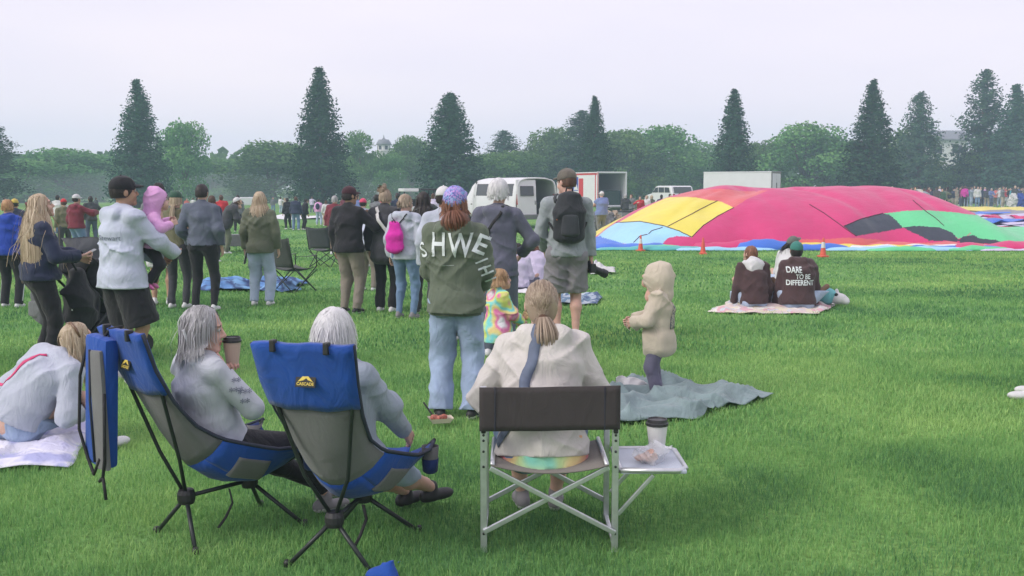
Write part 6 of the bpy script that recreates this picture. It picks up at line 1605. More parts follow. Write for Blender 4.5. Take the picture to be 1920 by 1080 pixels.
def env_hit(px, py):
    d = ray(px, py); ts = np.linspace(24 / d[1], 38 / d[1], 900); P = np.outer(ts, d); P[:, 2] += CAMH
    h = env_z(P[:, 0], P[:, 1]); below = P[:, 2] <= np.maximum(h, 0)
    if not below.any() or P[np.argmax(below), 1] > YR + .25:
        q = at(px, py, YR + .25); return np.array([q[0], q[1], env_z(np.array([q[0]]), np.array([YR]))[0]])
    k = np.argmax(below); return np.array([P[k, 0], P[k, 1], max(h[k], 0)])
def in_poly(X, Y, poly):
    ins = np.zeros(len(X), bool); n_ = len(poly)
    for i in range(n_):
        x1, y1 = poly[i]; x2, y2 = poly[(i + 1) % n_]
        c_ = ((y1 > Y) != (y2 > Y)) & (X < (x2 - x1) * (Y - y1) / (y2 - y1 + 1e-12) + x1); ins ^= c_
    return ins
def dense(poly, k=6):
    o = []
    for a, b in zip(poly, poly[1:] + poly[:1]):
        for i in range(k): o.append((a[0] + (b[0] - a[0]) * i / k, a[1] + (b[1] - a[1]) * i / k))
    return o
def nylon(name, col):
    m_ = mat(name, col, .5, .06, 1.5, .5, 1.6, spec=.3, sheen=.1)
    for q in m_.node_tree.nodes:
        if q.type == 'BUMP': q.inputs['Distance'].default_value = .12
    return m_
NY = dict(pink=nylon('nylon_pink', (.56, .042, .17)), red=nylon('nylon_red', (.56, .03, .15)), coral=nylon('nylon_coral', (.62, .12, .13)), yellow=nylon('nylon_yellow', (.72, .62, .10)), sky=nylon('nylon_sky', (.32, .60, .78)),
          blue=nylon('nylon_blue', (.06, .17, .62)), black=nylon('nylon_charcoal', (.045, .052, .075)), green=nylon('nylon_green', (.13, .58, .27)), white=nylon('nylon_white', (.70, .70, .72)), lav=nylon('nylon_lavender', (.56, .50, .68)), teal=nylon('nylon_teal', (.10, .45, .45)), grey=nylon('nylon_grey_violet', (.22, .20, .24)))
PANELS = [  # outlines as seen, dropped onto the fabric; later ones win
    ('red', 'raspberry panel', [(1285, 340), (1485, 338), (1470, 352), (1440, 358), (1400, 360), (1350, 356), (1300, 361)]),
    ('coral', 'coral panel', [(1240, 381), (1290, 358), (1350, 354), (1400, 359), (1440, 357), (1400, 374), (1376, 390), (1350, 379), (1310, 372)]),
    ('yellow', 'yellow panel', [(1155, 420), (1200, 394), (1250, 370), (1285, 369), (1310, 371), (1330, 375.5), (1352, 378), (1376, 390), (1345, 406), (1318, 424), (1297, 445), (1274, 434), (1245, 424), (1200, 415.5)]),
    ('sky', 'pale blue panel', [(1100, 462), (1108, 440), (1155, 418), (1200, 415.5), (1245, 424), (1274, 434), (1297, 445), (1268, 443), (1252, 447), (1240, 459), (1200, 463), (1165, 456), (1120, 443)]),
    ('blue', 'deep blue panel', [(1100, 470), (1105, 441), (1122, 443), (1166, 456), (1180, 462), (1150, 464)]),
    ('black', 'charcoal panel', [(1582, 425), (1615, 411), (1655, 400.5), (1666, 402), (1680, 413), (1693, 428), (1645, 437), (1606, 443)]),
    ('green', 'green panel', [(1655, 400.5), (1700, 395.5), (1740, 394.5), (1786, 398), (1803, 416), (1822, 434), (1812, 443), (1796, 449), (1786, 437), (1762, 427), (1722, 424), (1693, 428), (1680, 413), (1666, 402)]),
    ('black', 'second charcoal panel', [(1693, 428), (1722, 424), (1762, 427), (1786, 437), (1797, 450), (1800, 453), (1742, 452), (1727, 444), (1712, 436.5)]),
    ('green', 'second green panel', [(1786, 398), (1840, 405), (2020, 412), (2020, 458), (1880, 456), (1866, 450), (1836, 448), (1815, 444), (1822, 434), (1803, 416)]),
    ('black', 'third charcoal panel', [(1797, 450), (1806, 444), (1826, 441), (1836, 448), (1866, 450), (1884, 456), (1840, 458), (1800, 456)]),
    ('coral', 'second coral panel', [(1480, 450), (1600, 447), (1720, 456), (1800, 458), (1800, 475), (1480, 475)]),
]
env = empty('balloon_envelope', ((sx_[0] + sx_[-1]) / 2, 29, 0), 0, 'half inflated hot air balloon in pink, yellow, blue, green and black', 'balloon')
ex, ey_ = (sx_[0] + sx_[-1]) / 2, 29.0
nx, ny = 460, 230
gx = np.linspace(sx_[0] - .1, sx_[-1] + .1, nx); gy = np.concatenate([26.8 + 4.7 * np.linspace(0, 1, 190) ** 1.6, np.linspace(31.6, 36.2, 40)])
GX, GY = np.meshgrid(gx, gy, indexing='ij'); Z = env_z(GX.ravel(), GY.ravel())
Vv = np.stack([GX.ravel() - ex, GY.ravel() - ey_, Z], 1)
i, j = np.meshgrid(np.arange(nx - 1), np.arange(ny - 1), indexing='ij'); a = (i * ny + j).ravel(); Q = np.stack([a, a + ny, a + ny + 1, a + 1], 1)
cen = Vv[Q].mean(1); keep = Z[Q].max(1) > -.04; Q = Q[keep]; cen = cen[keep]
cls = np.full(len(Q), -1)
for k_, (col, nm, poly) in enumerate(PANELS):
    W = [env_hit(*q) for q in dense(poly, 5)]
    cls[in_poly(cen[:, 0] + ex, cen[:, 1] + ey_, [(q[0], q[1]) for q in W])] = k_
# far slope continues the gores
far = (cen[:, 1] + ey_ > 31.6); cls[far & (cls < 0) & (cen[:, 0] + ex < 4.4)] = 2
for k_ in range(-1, len(PANELS)):
    s_ = Q[cls == k_]
    if not len(s_): continue
    u, inv = np.unique(s_, return_inverse=True); me = mesh_np('panel', Vv[u], inv.reshape(-1, 4))
    o = link('panel', me, NY['pink' if k_ < 0 else PANELS[k_][0]], env, sm=True); o['label'] = 'hot pink panel' if k_ < 0 else PANELS[k_][1]
SEAM = mat('seam_tape', (.10, .03, .06), .7)
for ln in ([(1518, 384), (1545, 400), (1575, 422), (1606, 444)], [(1712, 376), (1735, 396), (1755, 410), (1770, 424)], [(1345, 377), (1315, 392), (1285, 408), (1252, 425)], [(1242, 427), (1222, 433), (1216, 439)], [(1214, 440), (1200, 443), (1188, 455)], [(1297, 445), (1318, 424), (1345, 406), (1376, 390)], [(1155, 418), (1200, 415.5), (1245, 424), (1274, 434), (1297, 445)], [(1655, 400.5), (1615, 411), (1582, 425), (1606, 443)]):
    pts = []
    for (x1, y1), (x2, y2) in zip(ln[:-1], ln[1:]):
        for t in np.linspace(0, 1, 6): q = env_hit(x1 + (x2 - x1) * t, y1 + (y2 - y1) * t); pts.append(q - np.array([ex, ey_, -.008]))
    MB().tube(pts, .011, 5).build('seam', SEAM, env, sm=True)
# loose skirt of fabric lying along the front edge, each dye its own strip
rs_ = np.random.RandomState(12)
def strip(x0, x1, y0, y1, m, z0, amp, seed, nm='loose_fabric'):
    xs = np.linspace(x0, x1, max(8, int((x1 - x0) * 7))); ys = np.linspace(0, 1, 9); G = []
    for x in xs:
        P3 = np.array([[x, 0, 0.]]); c_ = (vn(P3, (.9, 1, 1), seed)[0] - .5) * .55 + (vn(P3, (3.1, 1, 1), seed + 9)[0] - .5) * .2; tp = math.sin(math.pi * min(1, max(0, (x - x0) / (x1 - x0)))) ** .35
        wv = amp * 1.35 * (vn(P3, (2.2, 1, 1), seed + 1)[0] * .9 + vn(P3, (6, 1, 1), seed + 5)[0] * .4)
        G.append([(x - ex, y0 + c_ + (y1 - y0) * t - ey_, z0 + (wv * tp + .02) * math.sin(math.pi * t) ** .8) for t in ys])
    o = MB().sheet(G, .004).build(nm, m, env, sm=True); return o
for x0, x1, y0, y1, cl, z0, am in [(2.1, 4.6, 26.75, 27.5, 'blue', .03, .14), (2.2, 5.4, 26.55, 26.95, 'teal', .02, .09), (3.2, 4.6, 26.6, 27.2, 'green', .03, .10), (4.3, 7.0, 26.5, 26.9, 'sky', .02, .08), (4.8, 7.4, 26.75, 27.6, 'red', .03, .20),
                                   (5.9, 7.6, 26.55, 27.1, 'blue', .03, .22), (6.6, 9.6, 26.7, 27.1, 'yellow', .03, .16), (7.4, 9.0, 26.5, 26.9, 'blue', .02, .16), (7.3, 13.6, 26.85, 27.6, 'coral', .03, .14), (8.6, 13.2, 26.6, 27.0, 'white', .03, .12),
                                   (8.2, 12.0, 26.35, 26.75, 'sky', .02, .10), (9.2, 14.0, 26.25, 26.6, 'green', .02, .10), (9.6, 13.4, 26.5, 26.8, 'blue', .025, .09), (8.0, 12.6, 26.75, 27.0, 'yellow', .05, .08), (11.6, 15.0, 26.5, 27.4, 'red', .03, .22), (12.2, 15.2, 26.3, 26.7, 'lav', .02, .08)]:
    strip(x0, x1, y0, y1, NY[cl], z0, am, int(x0 * 10 + y0))
# second envelope laid flat, right
e2 = empty('laid_out_balloon', (24, 48, 0), 0, 'second balloon spread flat on the grass at right in lavender, blue and yellow', 'balloon')
def flat(x0, x1, y0, y1, m, seed, amp=.12, z0=.03, nm='panel', skew=0.0, n=(40, 30)):
    G = []
    for x in np.linspace(x0, x1, n[0]):
        P3 = np.stack([np.full(n[1], x), np.linspace(y0, y1, n[1]), np.zeros(n[1])], 1); hgt = vn(P3, (.5, .35, 1), seed) * amp + (1 - np.abs(2 * vn(P3, (1.1, .5, 1), seed + 1) - 1)) ** 3 * amp
        G.append([(P3[q, 0] - 24 + skew * (P3[q, 1] - y0), P3[q, 1] - 48, z0 + hgt[q]) for q in range(n[1])])
    return MB().sheet(G, .004).build(nm, m, e2, sm=True)
flat(14.5, 40, 37.5, 52, NY['lav'], 41, .22)
flat(16, 44, 52.2, 60, NY['grey'], 42, .20)
flat(24, 50, 61, 72, NY['yellow'], 43, .22)
flat(15.5, 19.6, 38.2, 48, NY['blue'], 44, .20, .12, skew=-.12); flat(20.2, 27, 36.6, 39, NY['blue'], 46, .25, .08); flat(22.0, 24.6, 50, 51.5, NY['blue'], 45, .2, .16)
for q, (x, y, w_, h_) in enumerate([(18.6, 42.0, 1.6, 1.0), (20.5, 44.0, .8, 1.6), (21.8, 43.5, 1.1, 1.2), (23.6, 43.0, 1.0, 1.4), (20.3, 41.0, 1.0, .6), (24.8, 44, .6, 1.4), (22.5, 46, 1.5, .5)]):
    flat(x, x + w_, y, y + h_, NY['red'], 41, .22, .075, 'red_mark', n=(10, 8))

# ================================================================== VEHICLES
VW = mat('white_paint', (.66, .67, .69), .3, .03, 3, spec=.5); VG = mat('tinted_glass', (.045, .05, .055), .08, .1, spec=.7); VD = mat('dark_interior', (.022, .022, .024), .8); TYRE = mat('tyre_rubber', (.018, .018, .018), .85); RIMM = mat('wheel_rim', (.40, .41, .42), .4, .08, metal=.6); TAIL = mat('tail_light', (.38, .02, .02), .25); CHR = mat('grey_bumper', (.16, .165, .17), .5)
REDP = mat('red_paint', (.52, .03, .045), .4, .05); BLUP = mat('blue_paint', (.03, .07, .36), .4, .05)
def wheel(par, x, y, r_=.36, w_=.24):
    t = MB().lathe([(r_ * .62, -w_ / 2), (r_ * .95, -w_ / 2), (r_, -w_ * .35), (r_, w_ * .35), (r_ * .95, w_ / 2), (r_ * .62, w_ / 2)], (x, y, r_), 22, Matrix.Rotation(R(90), 3, 'Y')).build('wheel', TYRE, par)
    MB().lathe([(.0, -w_ * .36), (r_ * .3, -w_ * .40), (r_ * .62, -w_ * .34), (r_ * .62, w_ * .34), (r_ * .3, w_ * .40), (.0, w_ * .36)], (x, y, r_), 16, Matrix.Rotation(R(90), 3, 'Y')).build('rim', RIMM, t)
def shell_vehicle(name, loc, rz, label, prof, W, cat, roof_z, y_back, y_front):
    v = empty(name, loc, rz, label, cat)
    b = MB()
    for s in (-1, 1): b.prism(prof, 'x', s * W / 2 - (.06 if s > 0 else 0), s * W / 2 + (.06 if s < 0 else 0))
    return v, b
def van(loc, rz, label):
    prof = [(-2.6, .42), (-2.62, 1.05), (-2.50, 1.92), (-2.40, 2.0), (.75, 2.02), (1.0, 1.96), (1.75, 1.28), (2.55, 1.12), (2.72, .95), (2.74, .45)]; W = 1.98
    v = empty('passenger_van', loc, rz, label, 'van'); b = MB()
    half = [(.96, .42), (.985, .62), (.99, 1.05), (.955, 1.35), (.90, 1.72), (.84, 1.88), (.72, 1.97), (.45, 2.03), (.0, 2.045)]
    sec = [(-x, z) for x, z in half] + [(x, z) for x, z in half[::-1][1:]]
    b.sheet([[(x * k_, y, z if z < 1 else 1 + (z - 1) * k2) for x, z in sec] for y, k_, k2 in ((-2.62, .985, .985), (-2.5, 1, 1), (-1, 1, 1), (.6, 1, 1), (1.0, 1, .97))], .05)
    b.box((0, -.8, .47), (1.85, 3.5, .10)); b.build('body', VW, v, sm=True)
    n_ = MB(); st_ = ((1.0, .97, 1), (1.35, .80, .97), (1.8, .28, .97), (2.3, .17, .95), (2.62, .08, .88), (2.7, .0, .84)); n_.sheet([[(x * k_, y, z if z < 1 else 1 + (z - 1) * k2) for x, z in sec] for y, k2, k_ in st_], .05); n_.build('bonnet', VW, v, sm=True)
    MB().add([(-.78, 1.14, 1.84), (.78, 1.14, 1.84), (.86, 1.80, 1.32), (-.86, 1.80, 1.32)], [(0, 1, 2, 3)]).build('windscreen', VG, v)
    MB().box((0, 2.70, .62), (1.7, .12, .36), None, .04).build('front_bumper', CHR, v)
    MB().box((0, .9, 1.2), (W - .2, .06, 1.4)).build('bulkhead', VD, v)
    for s in (-1, 1):
        for y0, y1 in ((-2.35, -1.35), (-1.22, -.35), (-.22, .75)):
            MB().box((s * .945, (y0 + y1) / 2, 1.56), (.02, y1 - y0, .50), Matrix.Rotation(s * R(-8.5), 3, 'Y'), .008).build('side_window', VG, v)
        MB().box((s * 1.0, -.6, .95), (.02, 3.6, .05), None, .005).build('trim_strip', CHR, v)
        for y_ in (-1.28, -.28, .85): MB().box((s * .992, y_, .95), (.012, .012, .8)).build('door_gap', CHR, v)
        wheel(v, s * .86, -1.75); wheel(v, s * .86, 1.75)
        MB().box((s * (W / 2 - .12), -2.615, 1.18), (.14, .06, .42), Matrix.Rotation(R(-6), 3, 'X'), .01).build('tail_light', TAIL, v)
    MB().box((0, -2.72, .48), (W, .18, .20), None, .03).build('rear_bumper', CHR, v)
    d = MB().box((-.48, -2.63, 1.12), (.88, .06, 1.12), Matrix.Rotation(R(-3), 3, 'X'), .02).build('rear_door', VW, v); d['label'] = 'closed left rear door'
    MB().box((-.48, -2.655, 1.52), (.62, .03, .40), Matrix.Rotation(R(-7), 3, 'X'), .01).build('window', VG, d); MB().box((-.10, -2.675, 1.05), (.03, .02, .16)).build('handle', CHR, d)
    MB().box((-.48, -2.56, 1.80), (.90, .06, .34), Matrix.Rotation(R(-8), 3, 'X'), .01).build('door_top', VW, d)
    d = MB().box((.98, -3.05, 1.22), (.06, .86, 1.35), None, .02).build('rear_door', VW, v); d['label'] = 'opened right rear door'
    MB().box((1.015, -3.05, 1.6), (.02, .6, .45)).build('window', VG, d)
    MB().box((.35, -2.2, .78), (.9, .6, .5), None, .05).build('load', VD, v)
p = gp(985, 429); van((p[0] - .85, p[1] + 2.4, 0), R(30), 'white passenger van with its rear door open')
def trailer(loc, rz, label, L_, W, Ht, open_=False, deco=False):
    t = empty('box_trailer', loc, rz, label, 'trailer', 'enclosed white trailers'); z0 = .48
    b = MB()
    for s in (-1, 1): b.box((s * (W / 2 - .03), 0, (z0 + Ht) / 2), (.06, L_, Ht - z0))
    b.box((0, 0, Ht - .03), (W - .122, L_, .058)).box((0, 0, z0 + .03), (W - .122, L_, .058)).box((0, L_ / 2 - .03, (z0 + Ht) / 2), (W - .122, .06, Ht - z0 - .12))
    b.build('box_body', VW, t)
    fr = MB()
    for s in (-1, 1): fr.box((s * (W / 2 - .02), -L_ / 2 - .02, (z0 + Ht) / 2), (.10, .07, Ht - z0 + .04), None, .015)
    fr.box((0, -L_ / 2 - .02, Ht + .0), (W + .06, .072, .10), None, .015).box((0, -L_ / 2 - .022, z0), (W + .06, .076, .10), None, .01); fr.build('rear_frame', VW if open_ else CHR, t)
    MB().tube([(-W / 2, L_ / 2, Ht - .01), (-W / 2, -L_ / 2, Ht - .01)], .035, 8).build('roof_trim', VW, t); MB().tube([(W / 2, L_ / 2, Ht - .01), (W / 2, -L_ / 2, Ht - .01)], .035, 8).build('roof_trim', VW, t)
    for s in (-1, 1):
        wheel(t, s * (W / 2 + .05), -.35, .34, .2); wheel(t, s * (W / 2 + .05), .40, .34, .2)
        MB().box((s * (W / 2 + .08), .02, .76), (.24, 1.6, .05), None, .02).build('mudguard', CHR, t)
        MB().box((s * (W / 2 - .08), -L_ / 2 - .06, .62), (.10, .03, .07)).build('tail_light', TAIL, t)
    MB().tube([(-.5, L_ / 2, .5), (0, L_ / 2 + 1.1, .5), (.5, L_ / 2, .5)], .05, 8).build('drawbar', CHR, t)
    if open_:
        MB().box((0, -L_ / 2 - .85, .24), (W - .2, 1.7, .06), Matrix.Rotation(R(-15), 3, 'X')).build('ramp_door', CHR, t)
        MB().box((.05, -L_ / 2 + .9, 1.0), (W - .5, 1.2, .95), None, .06).build('load', cloth('envelope_bag', (.035, .06, .055)), t)
    else:
        for s in (-1, 1):
            d = MB().box((s * W / 4 * .94, -L_ / 2 - .03, (z0 + Ht) / 2), (W / 2 - .12, .03, Ht - z0 - .16), None, .008).build('rear_door', VW, t); MB().box((s * .06, -L_ / 2 - .055, 1.3), (.03, .03, 1.3)).build('lock_bar', CHR, d)
    if deco:
        x = -W / 2 - .006
        MB().box((x, -L_ / 2 + .25, 1.55), (.012, .10, Ht - z0 - .1)).build('red_stripe', REDP, t)
        MB().box((x, -.2, Ht - .10), (.012, L_ - .4, .10)).build('red_stripe', REDP, t)
        MB().box((x, L_ / 2 - 1.2, 1.9), (.012, 1.6, .9)).build('blue_panel', BLUP, t)
        MB().box((x, L_ / 2 - 2.4, 1.6), (.012, .6, 1.3)).build('red_panel', REDP, t)
        MB().add([(x - .01, L_ / 2 - 2.0, 1.5), (x - .01, L_ / 2 - 1.7, 2.1), (x - .01, L_ / 2 - 1.4, 1.5)], [(0, 1, 2)]).build('white_mark', VW, t, fix=False)
        MB().box((-W / 2 + .0, -L_ / 2 - .062, (z0 + Ht) / 2), (.05, .02, Ht - z0)).build('red_edge', REDP, t)
    return t
p = gp(1147, 401); trailer((p[0] - .9, 65 + 2.0, 0), R(24), 'white enclosed trailer with red and blue panels and its rear wide open', 4.6, 2.1, 2.62, True, True)
p = at(1404, 400, 62); trailer((p[0] - .2, 63.2, 0), R(62), 'plain white enclosed trailer with closed doors behind the balloon', 4.2, 2.2, 2.60)
def suv(loc, rz, label):
    prof = [(-2.25, .45), (-2.32, .95), (-2.15, 1.25), (-1.95, 1.72), (-1.7, 1.80), (.15, 1.80), (.5, 1.72), (1.15, 1.22), (2.15, 1.05), (2.3, .85), (2.3, .45)]; W = 1.88
    v = empty('sport_utility_vehicle', loc, rz, label, 'car'); b = MB(); b.prism(prof, 'x', -W / 2, W / 2)
    o_ = b.build('body', VW, v); md = o_.modifiers.new('edge', 'BEVEL'); md.width = .09; md.segments = 3
    for s in (-1, 1):
        for poly in ([(-1.85, 1.28), (-1.68, 1.66), (-1.02, 1.68), (-1.02, 1.28)], [(-.92, 1.28), (-.92, 1.68), (-.05, 1.68), (-.05, 1.28)], [(.05, 1.28), (.05, 1.68), (.4, 1.66), (.95, 1.28)]):
            MB().prism(poly, 'x', s * (W / 2), s * (W / 2 + .012)).build('side_window', VG, v)
        wheel(v, s * .82, -1.4, .36, .24); wheel(v, s * .82, 1.4, .36, .24); MB().box((s * .84, -2.27, 1.05), (.18, .08, .28), None, .02).build('tail_light', TAIL, v)
    MB().box((0, -2.10, 1.48), (W * .80, .03, .50), Matrix.Rotation(R(-23), 3, 'X'), .01).build('rear_window', VG, v); MB().box((0, -2.30, .55), (W, .14, .2), None, .03).build('bumper', CHR, v); MB().box((0, -2.29, .85), (.5, .04, .12)).build('number_plate', SHW, v)
p = at(1258, 380, 78); suv((p[0], 79, 0), R(20), 'white sport utility vehicle parked beyond the crew left of the balloon')
# little utility vehicle with black roll cage
p = gp(782, 432); c = empty('utility_vehicle', (p[0], p[1] + .8, 0), R(20), 'small white utility vehicle with a black roll cage behind the grey haired woman', 'vehicle')
MB().prism([(-1.3, .4), (-1.3, .9), (-.1, .92), (-.1, .7), (.5, .7), (.6, .95), (1.35, .88), (1.45, .45)], 'x', -.68, .68).build('body', VW, c)
MB().box((-.35, .25, 1.56), (.62, .9, .12), None, .03).build('roof', VW, c); MB().box((.38, .25, 1.58), (.66, .9, .07), None, .02).build('roof_rack', PLAS, c)
for x in (-.62, .62):
    for y in (-.15, .70): MB().tube([(x, y, .85), (x * .96, y * .9 + .05, 1.54)], .03, 6).build('cage_post', PLAS, c)
    wheel(c, x, -.85, .30, .22); wheel(c, x, .95, .30, .22)
MB().box((0, .15, .95), (1.1, .2, .5), None, .06).build('seat', VD, c); MB().tube([(.8, -.3, .9), (.8, -.3, 1.45), (1.0, -.3, 1.45)], .025, 6).build('flag_mast', ALU, c)
# crates and gear by the balloon mouth, kneeling crew
def crate(px, py, Y, sz, m, label, name='gear_crate', rz=.3):
    p = at(px, py, Y); c = empty(name, (p[0], Y, 0), rz, label, 'crate'); MB().box((0, 0, sz[2] / 2), sz, None, .03).build('box', m, c); MB().box((0, 0, sz[2] + .02), (sz[0] * 1.02, sz[1] * 1.02, .05), None, .01).build('lid', PLAS, c)
crate(1180, 400, 40, (.9, .6, .7), mat('crate_grey', (.22, .24, .25), .6), 'grey gear crate at the left end of the balloon')
crate(1215, 395, 41, (.8, .6, .75), mat('crate_dark', (.06, .065, .07), .6), 'dark gear crate behind the yellow panel')
p = at(1143, 420, 38.5); lump('equipment_bag', (p[0], 38.5, 0), (.5, .35, .42), K['tan'], 'tan equipment bag on the grass by the blue shirted man', 'bag', 6, .05, .03)
p = at(1122, 420, 38); lump('equipment_bag', (p[0], 37.6, 0), (.6, .35, .40), K['dgrey'], 'dark grey equipment bag before the blue shirted man', 'bag', 7, .05, .03)
p = at(462, 400, 78); c = empty('white_canopy_cart', (p[0], 78, 0), .3, 'white covered cart in the mist on the left', 'cart'); MB().box((0, 0, .62), (1.5, 1.0, .62), None, .08).build('cover', VW, c)
for x in (-.55, .55): wheel(c, x, .0, .2, .12)
p = at(575, 405, 55); o = MB().sheet([[(x, y, .05 + .05 * math.sin(x * 2 + y)) for y in np.linspace(53, 60, 8)] for x in np.linspace(-13.6, -9.0, 16)], .01).build('pale_ground_sheet', NY['white'], None, sm=True); tag(o, 'pale ground sheet spread far down the field by the three dark coats', 'sheet')

# ================================================================== FAR CROWD
def crowd_proto(seed, pose):
    f = Fig(**pose); r = []
    A = Acc(); V, Q, m = get_head(False, .010); A.add(V, Q, M=f.HM * f.hsc, o=f.hd); V, Q = hand_mesh(.5, .008)
    for sx, el, wr_ in ((-1, f.elL, f.wrL), (1, f.elR, f.wrR)):
        y = _n(wr_ - el); z = _n(np.array([sx, 0, 0]) - y * (sx * y[0])); x = np.cross(y, z); A.add(V, Q, M=np.stack([x if sx < 0 else -x, y, z], 1), o=wr_)
    g = Sdf(.02); f.torso(g, -.006)
    for p_ in ((f.shL, f.elL, f.wrL), (f.shR, f.elR, f.wrR), (f.hipL, f.knL, f.anL), (f.hipR, f.knR, f.anR)): g.chain(p_, [.035, .026, .02])
    V, Q = g.mesh(.03); A.add(V, Q)
    me = mesh_np('body', np.concatenate(A.V), np.concatenate(A.Q)); smooth(me)
    T_ = mesh_np('shirt', *f.top(.026, 1, -.04, .8, .010, seed, .008, 'collar', vs=.024)); B_ = mesh_np('trousers', *f.legs(.014, 1, .006, .004, seed, .024)); smooth(T_); smooth(B_)
    g = Sdf(.015); g.ell((0, -.016, .030), (.083, .105, .098)); g.ell((0, -.05, -.02), (.07, .06, .09 if seed % 2 else .15), k=.02); g.cuts.append(lambda P: P[:, 1] - .05 - .55 * np.clip(P[:, 2] - .045, 0, 1)); A = Acc(); A.add(*g.mesh(.012), M=f.HM * f.hsc, o=f.hd); hm = mesh_np('hair', A.V[0], A.Q[0]); smooth(hm); attr(hm, 'strand', np.random.RandomState(seed).rand(len(A.V[0])))
    out_ = []
    for an, t in ((f.anL, f.toeL), (f.anR, f.toeR)):
        sh = Sdf(.02); sh.ell(an + t * .05 - np.array([0, 0, .04]), (.05, .05, .045)); sh.ell(an + t * .10 - np.array([0, 0, .05]), (.045, .045, .035)); sm_ = mesh_np('shoe', *sh.mesh(.02)); smooth(sm_); out_.append(sm_)
    return dict(body=me, shirt=T_, trousers=B_, hair=hm, shoe=out_[0], shoe2=out_[1])
PR = [crowd_proto(1, dict(h=1.7, w=1.05, stance=.22)), crowd_proto(2, dict(h=1.66, w=1.12, stance=.28, rh=(.16, .30, 1.25), re=(1, -.2, -.5))), crowd_proto(3, dict(h=1.68, w=1.0, stance=.14, lh=(-.05, .28, 1.08), rh=(.05, .26, 1.05), le=(-1, -.2, -.4), re=(1, -.2, -.4))), crowd_proto(4, dict(h=1.74, w=1.18, stance=.3, lh=(-.26, .1, 1.0), le=(-1, -.6, 0)))]
for pr in PR:
    for m_ in pr.values(): m_.materials.append(None)
def far_person(px, Y, h, rz, proto, tp, bt, hr, label, tone='fair', group='people in the far crowd', z=0.0):
    p = at(px, 380, Y); r = empty('person', (p[0], Y, z), rz, label, 'person', group); s_ = h / 1.7; r.scale = (s_, s_, s_)
    for nm, m_ in (('body', skin(tone)[0]), ('shirt', K[tp]), ('trousers', K[bt]), ('hair', H[hr]), ('shoe', SHW), ('shoe2', SHW)):
        o = bpy.data.objects.new(nm.rstrip('2'), PR[proto][nm]); COL.objects.link(o); o.parent = r; o.material_slots[0].link = 'OBJECT'; o.material_slots[0].material = m_
NAMES = dict(white='white', maroon='maroon', teal='teal', lav='lavender', navy='navy', charcoal='charcoal', shirtblue='blue', coral='coral', red='red', black='black', pink='pink', tan='tan', greyblue='grey blue', blue='bright blue', dgrey='grey', khakitee='khaki', jeanm='jeans', jeanp='pale jeans', jeand='dark jeans', khaki='khaki trousers', violet='violet grey trousers', green='dark green', olive='olive', beige='beige', hot='hot pink')
def desc(tp, bt): return '%s top and %s' % (NAMES.get(tp, tp), NAMES.get(bt, bt) if 'jeans' in NAMES.get(bt, '') or 'trousers' in NAMES.get(bt, '') else NAMES.get(bt, bt) + ' trousers')
rs_ = np.random.RandomState(77); cnt = 0; used = set()
def crowd_row(spec, Y0, Y1, h0, h1, where):
    global cnt
    for px, tp, bt, hr in spec:
        d_ = desc(tp, bt); lab = 'person in %s, %s' % (d_, where); k_ = 0
        while lab in used:
            bt = ['jeanm', 'black', 'tan', 'jeanp', 'navy', 'khaki', 'jeand', 'white', 'olive', 'maroon'][k_]; k_ += 1; lab = 'person in %s, %s' % (desc(tp, bt), where)
        used.add(lab)
        far_person(px, rs_.uniform(Y0, Y1), rs_.uniform(h0, h1), rs_.uniform(-.9, .9) + (math.pi if rs_.rand() < .3 else 0), int(rs_.randint(4)), tp, bt, hr, lab); cnt += 1
crowd_row([(1792, 'tan', 'beige', 'dark'), (1803, 'maroon', 'jeand', 'brown'), (1812, 'teal', 'jeanp', 'dark'), (1820, 'greyblue', 'jeanp', 'brown'), (1832, 'white', 'jeanm', 'brown'), (1841, 'navy', 'black', 'dark'), (1850, 'charcoal', 'tan', 'dark'), (1858, 'shirtblue', 'jeand', 'silver'), (1866, 'coral', 'khaki', 'brown'), (1884, 'red', 'white', 'dark'), (1893, 'black', 'jeand', 'dark'), (1902, 'charcoal', 'jeanp', 'blonde'), (1913, 'navy', 'jeanm', 'brown'), (1925, 'olive', 'black', 'dark'), (1940, 'lav', 'jeanm', 'dark'), (1874, 'white', 'jeanp', 'blonde'), (1786, 'navy', 'jeanm', 'dark'), (1808, 'hot', 'black', 'brown'), (1837, 'beige', 'jeand', 'dark'), (1854, 'green', 'jeanm', 'dark'), (1879, 'dgrey', 'tan', 'brown'), (1897, 'teal', 'black', 'dark'), (1919, 'khakitee', 'jeand', 'dark'), (1932, 'shirtblue', 'black', 'dark')], 84, 92, 1.6, 1.82, 'in the far crowd at right')
crowd_row([(1798, 'black', 'charcoal', 'dark'), (1826, 'dgrey', 'black', 'brown'), (1846, 'pink', 'jeanm', 'blonde'), (1870, 'dgrey', 'jeand', 'dark'), (1890, 'maroon', 'black', 'brown'), (1908, 'shirtblue', 'khaki', 'ash'), (1816, 'red', 'jeanm', 'dark'), (1835, 'olive', 'black', 'dark'), (1862, 'navy', 'jeand', 'brown'), (1882, 'lav', 'black', 'dark'), (1901, 'beige', 'jeanm', 'brown'), (1918, 'white', 'jeand', 'dark')], 96, 104, 1.6, 1.8, 'at the back of the far right crowd')
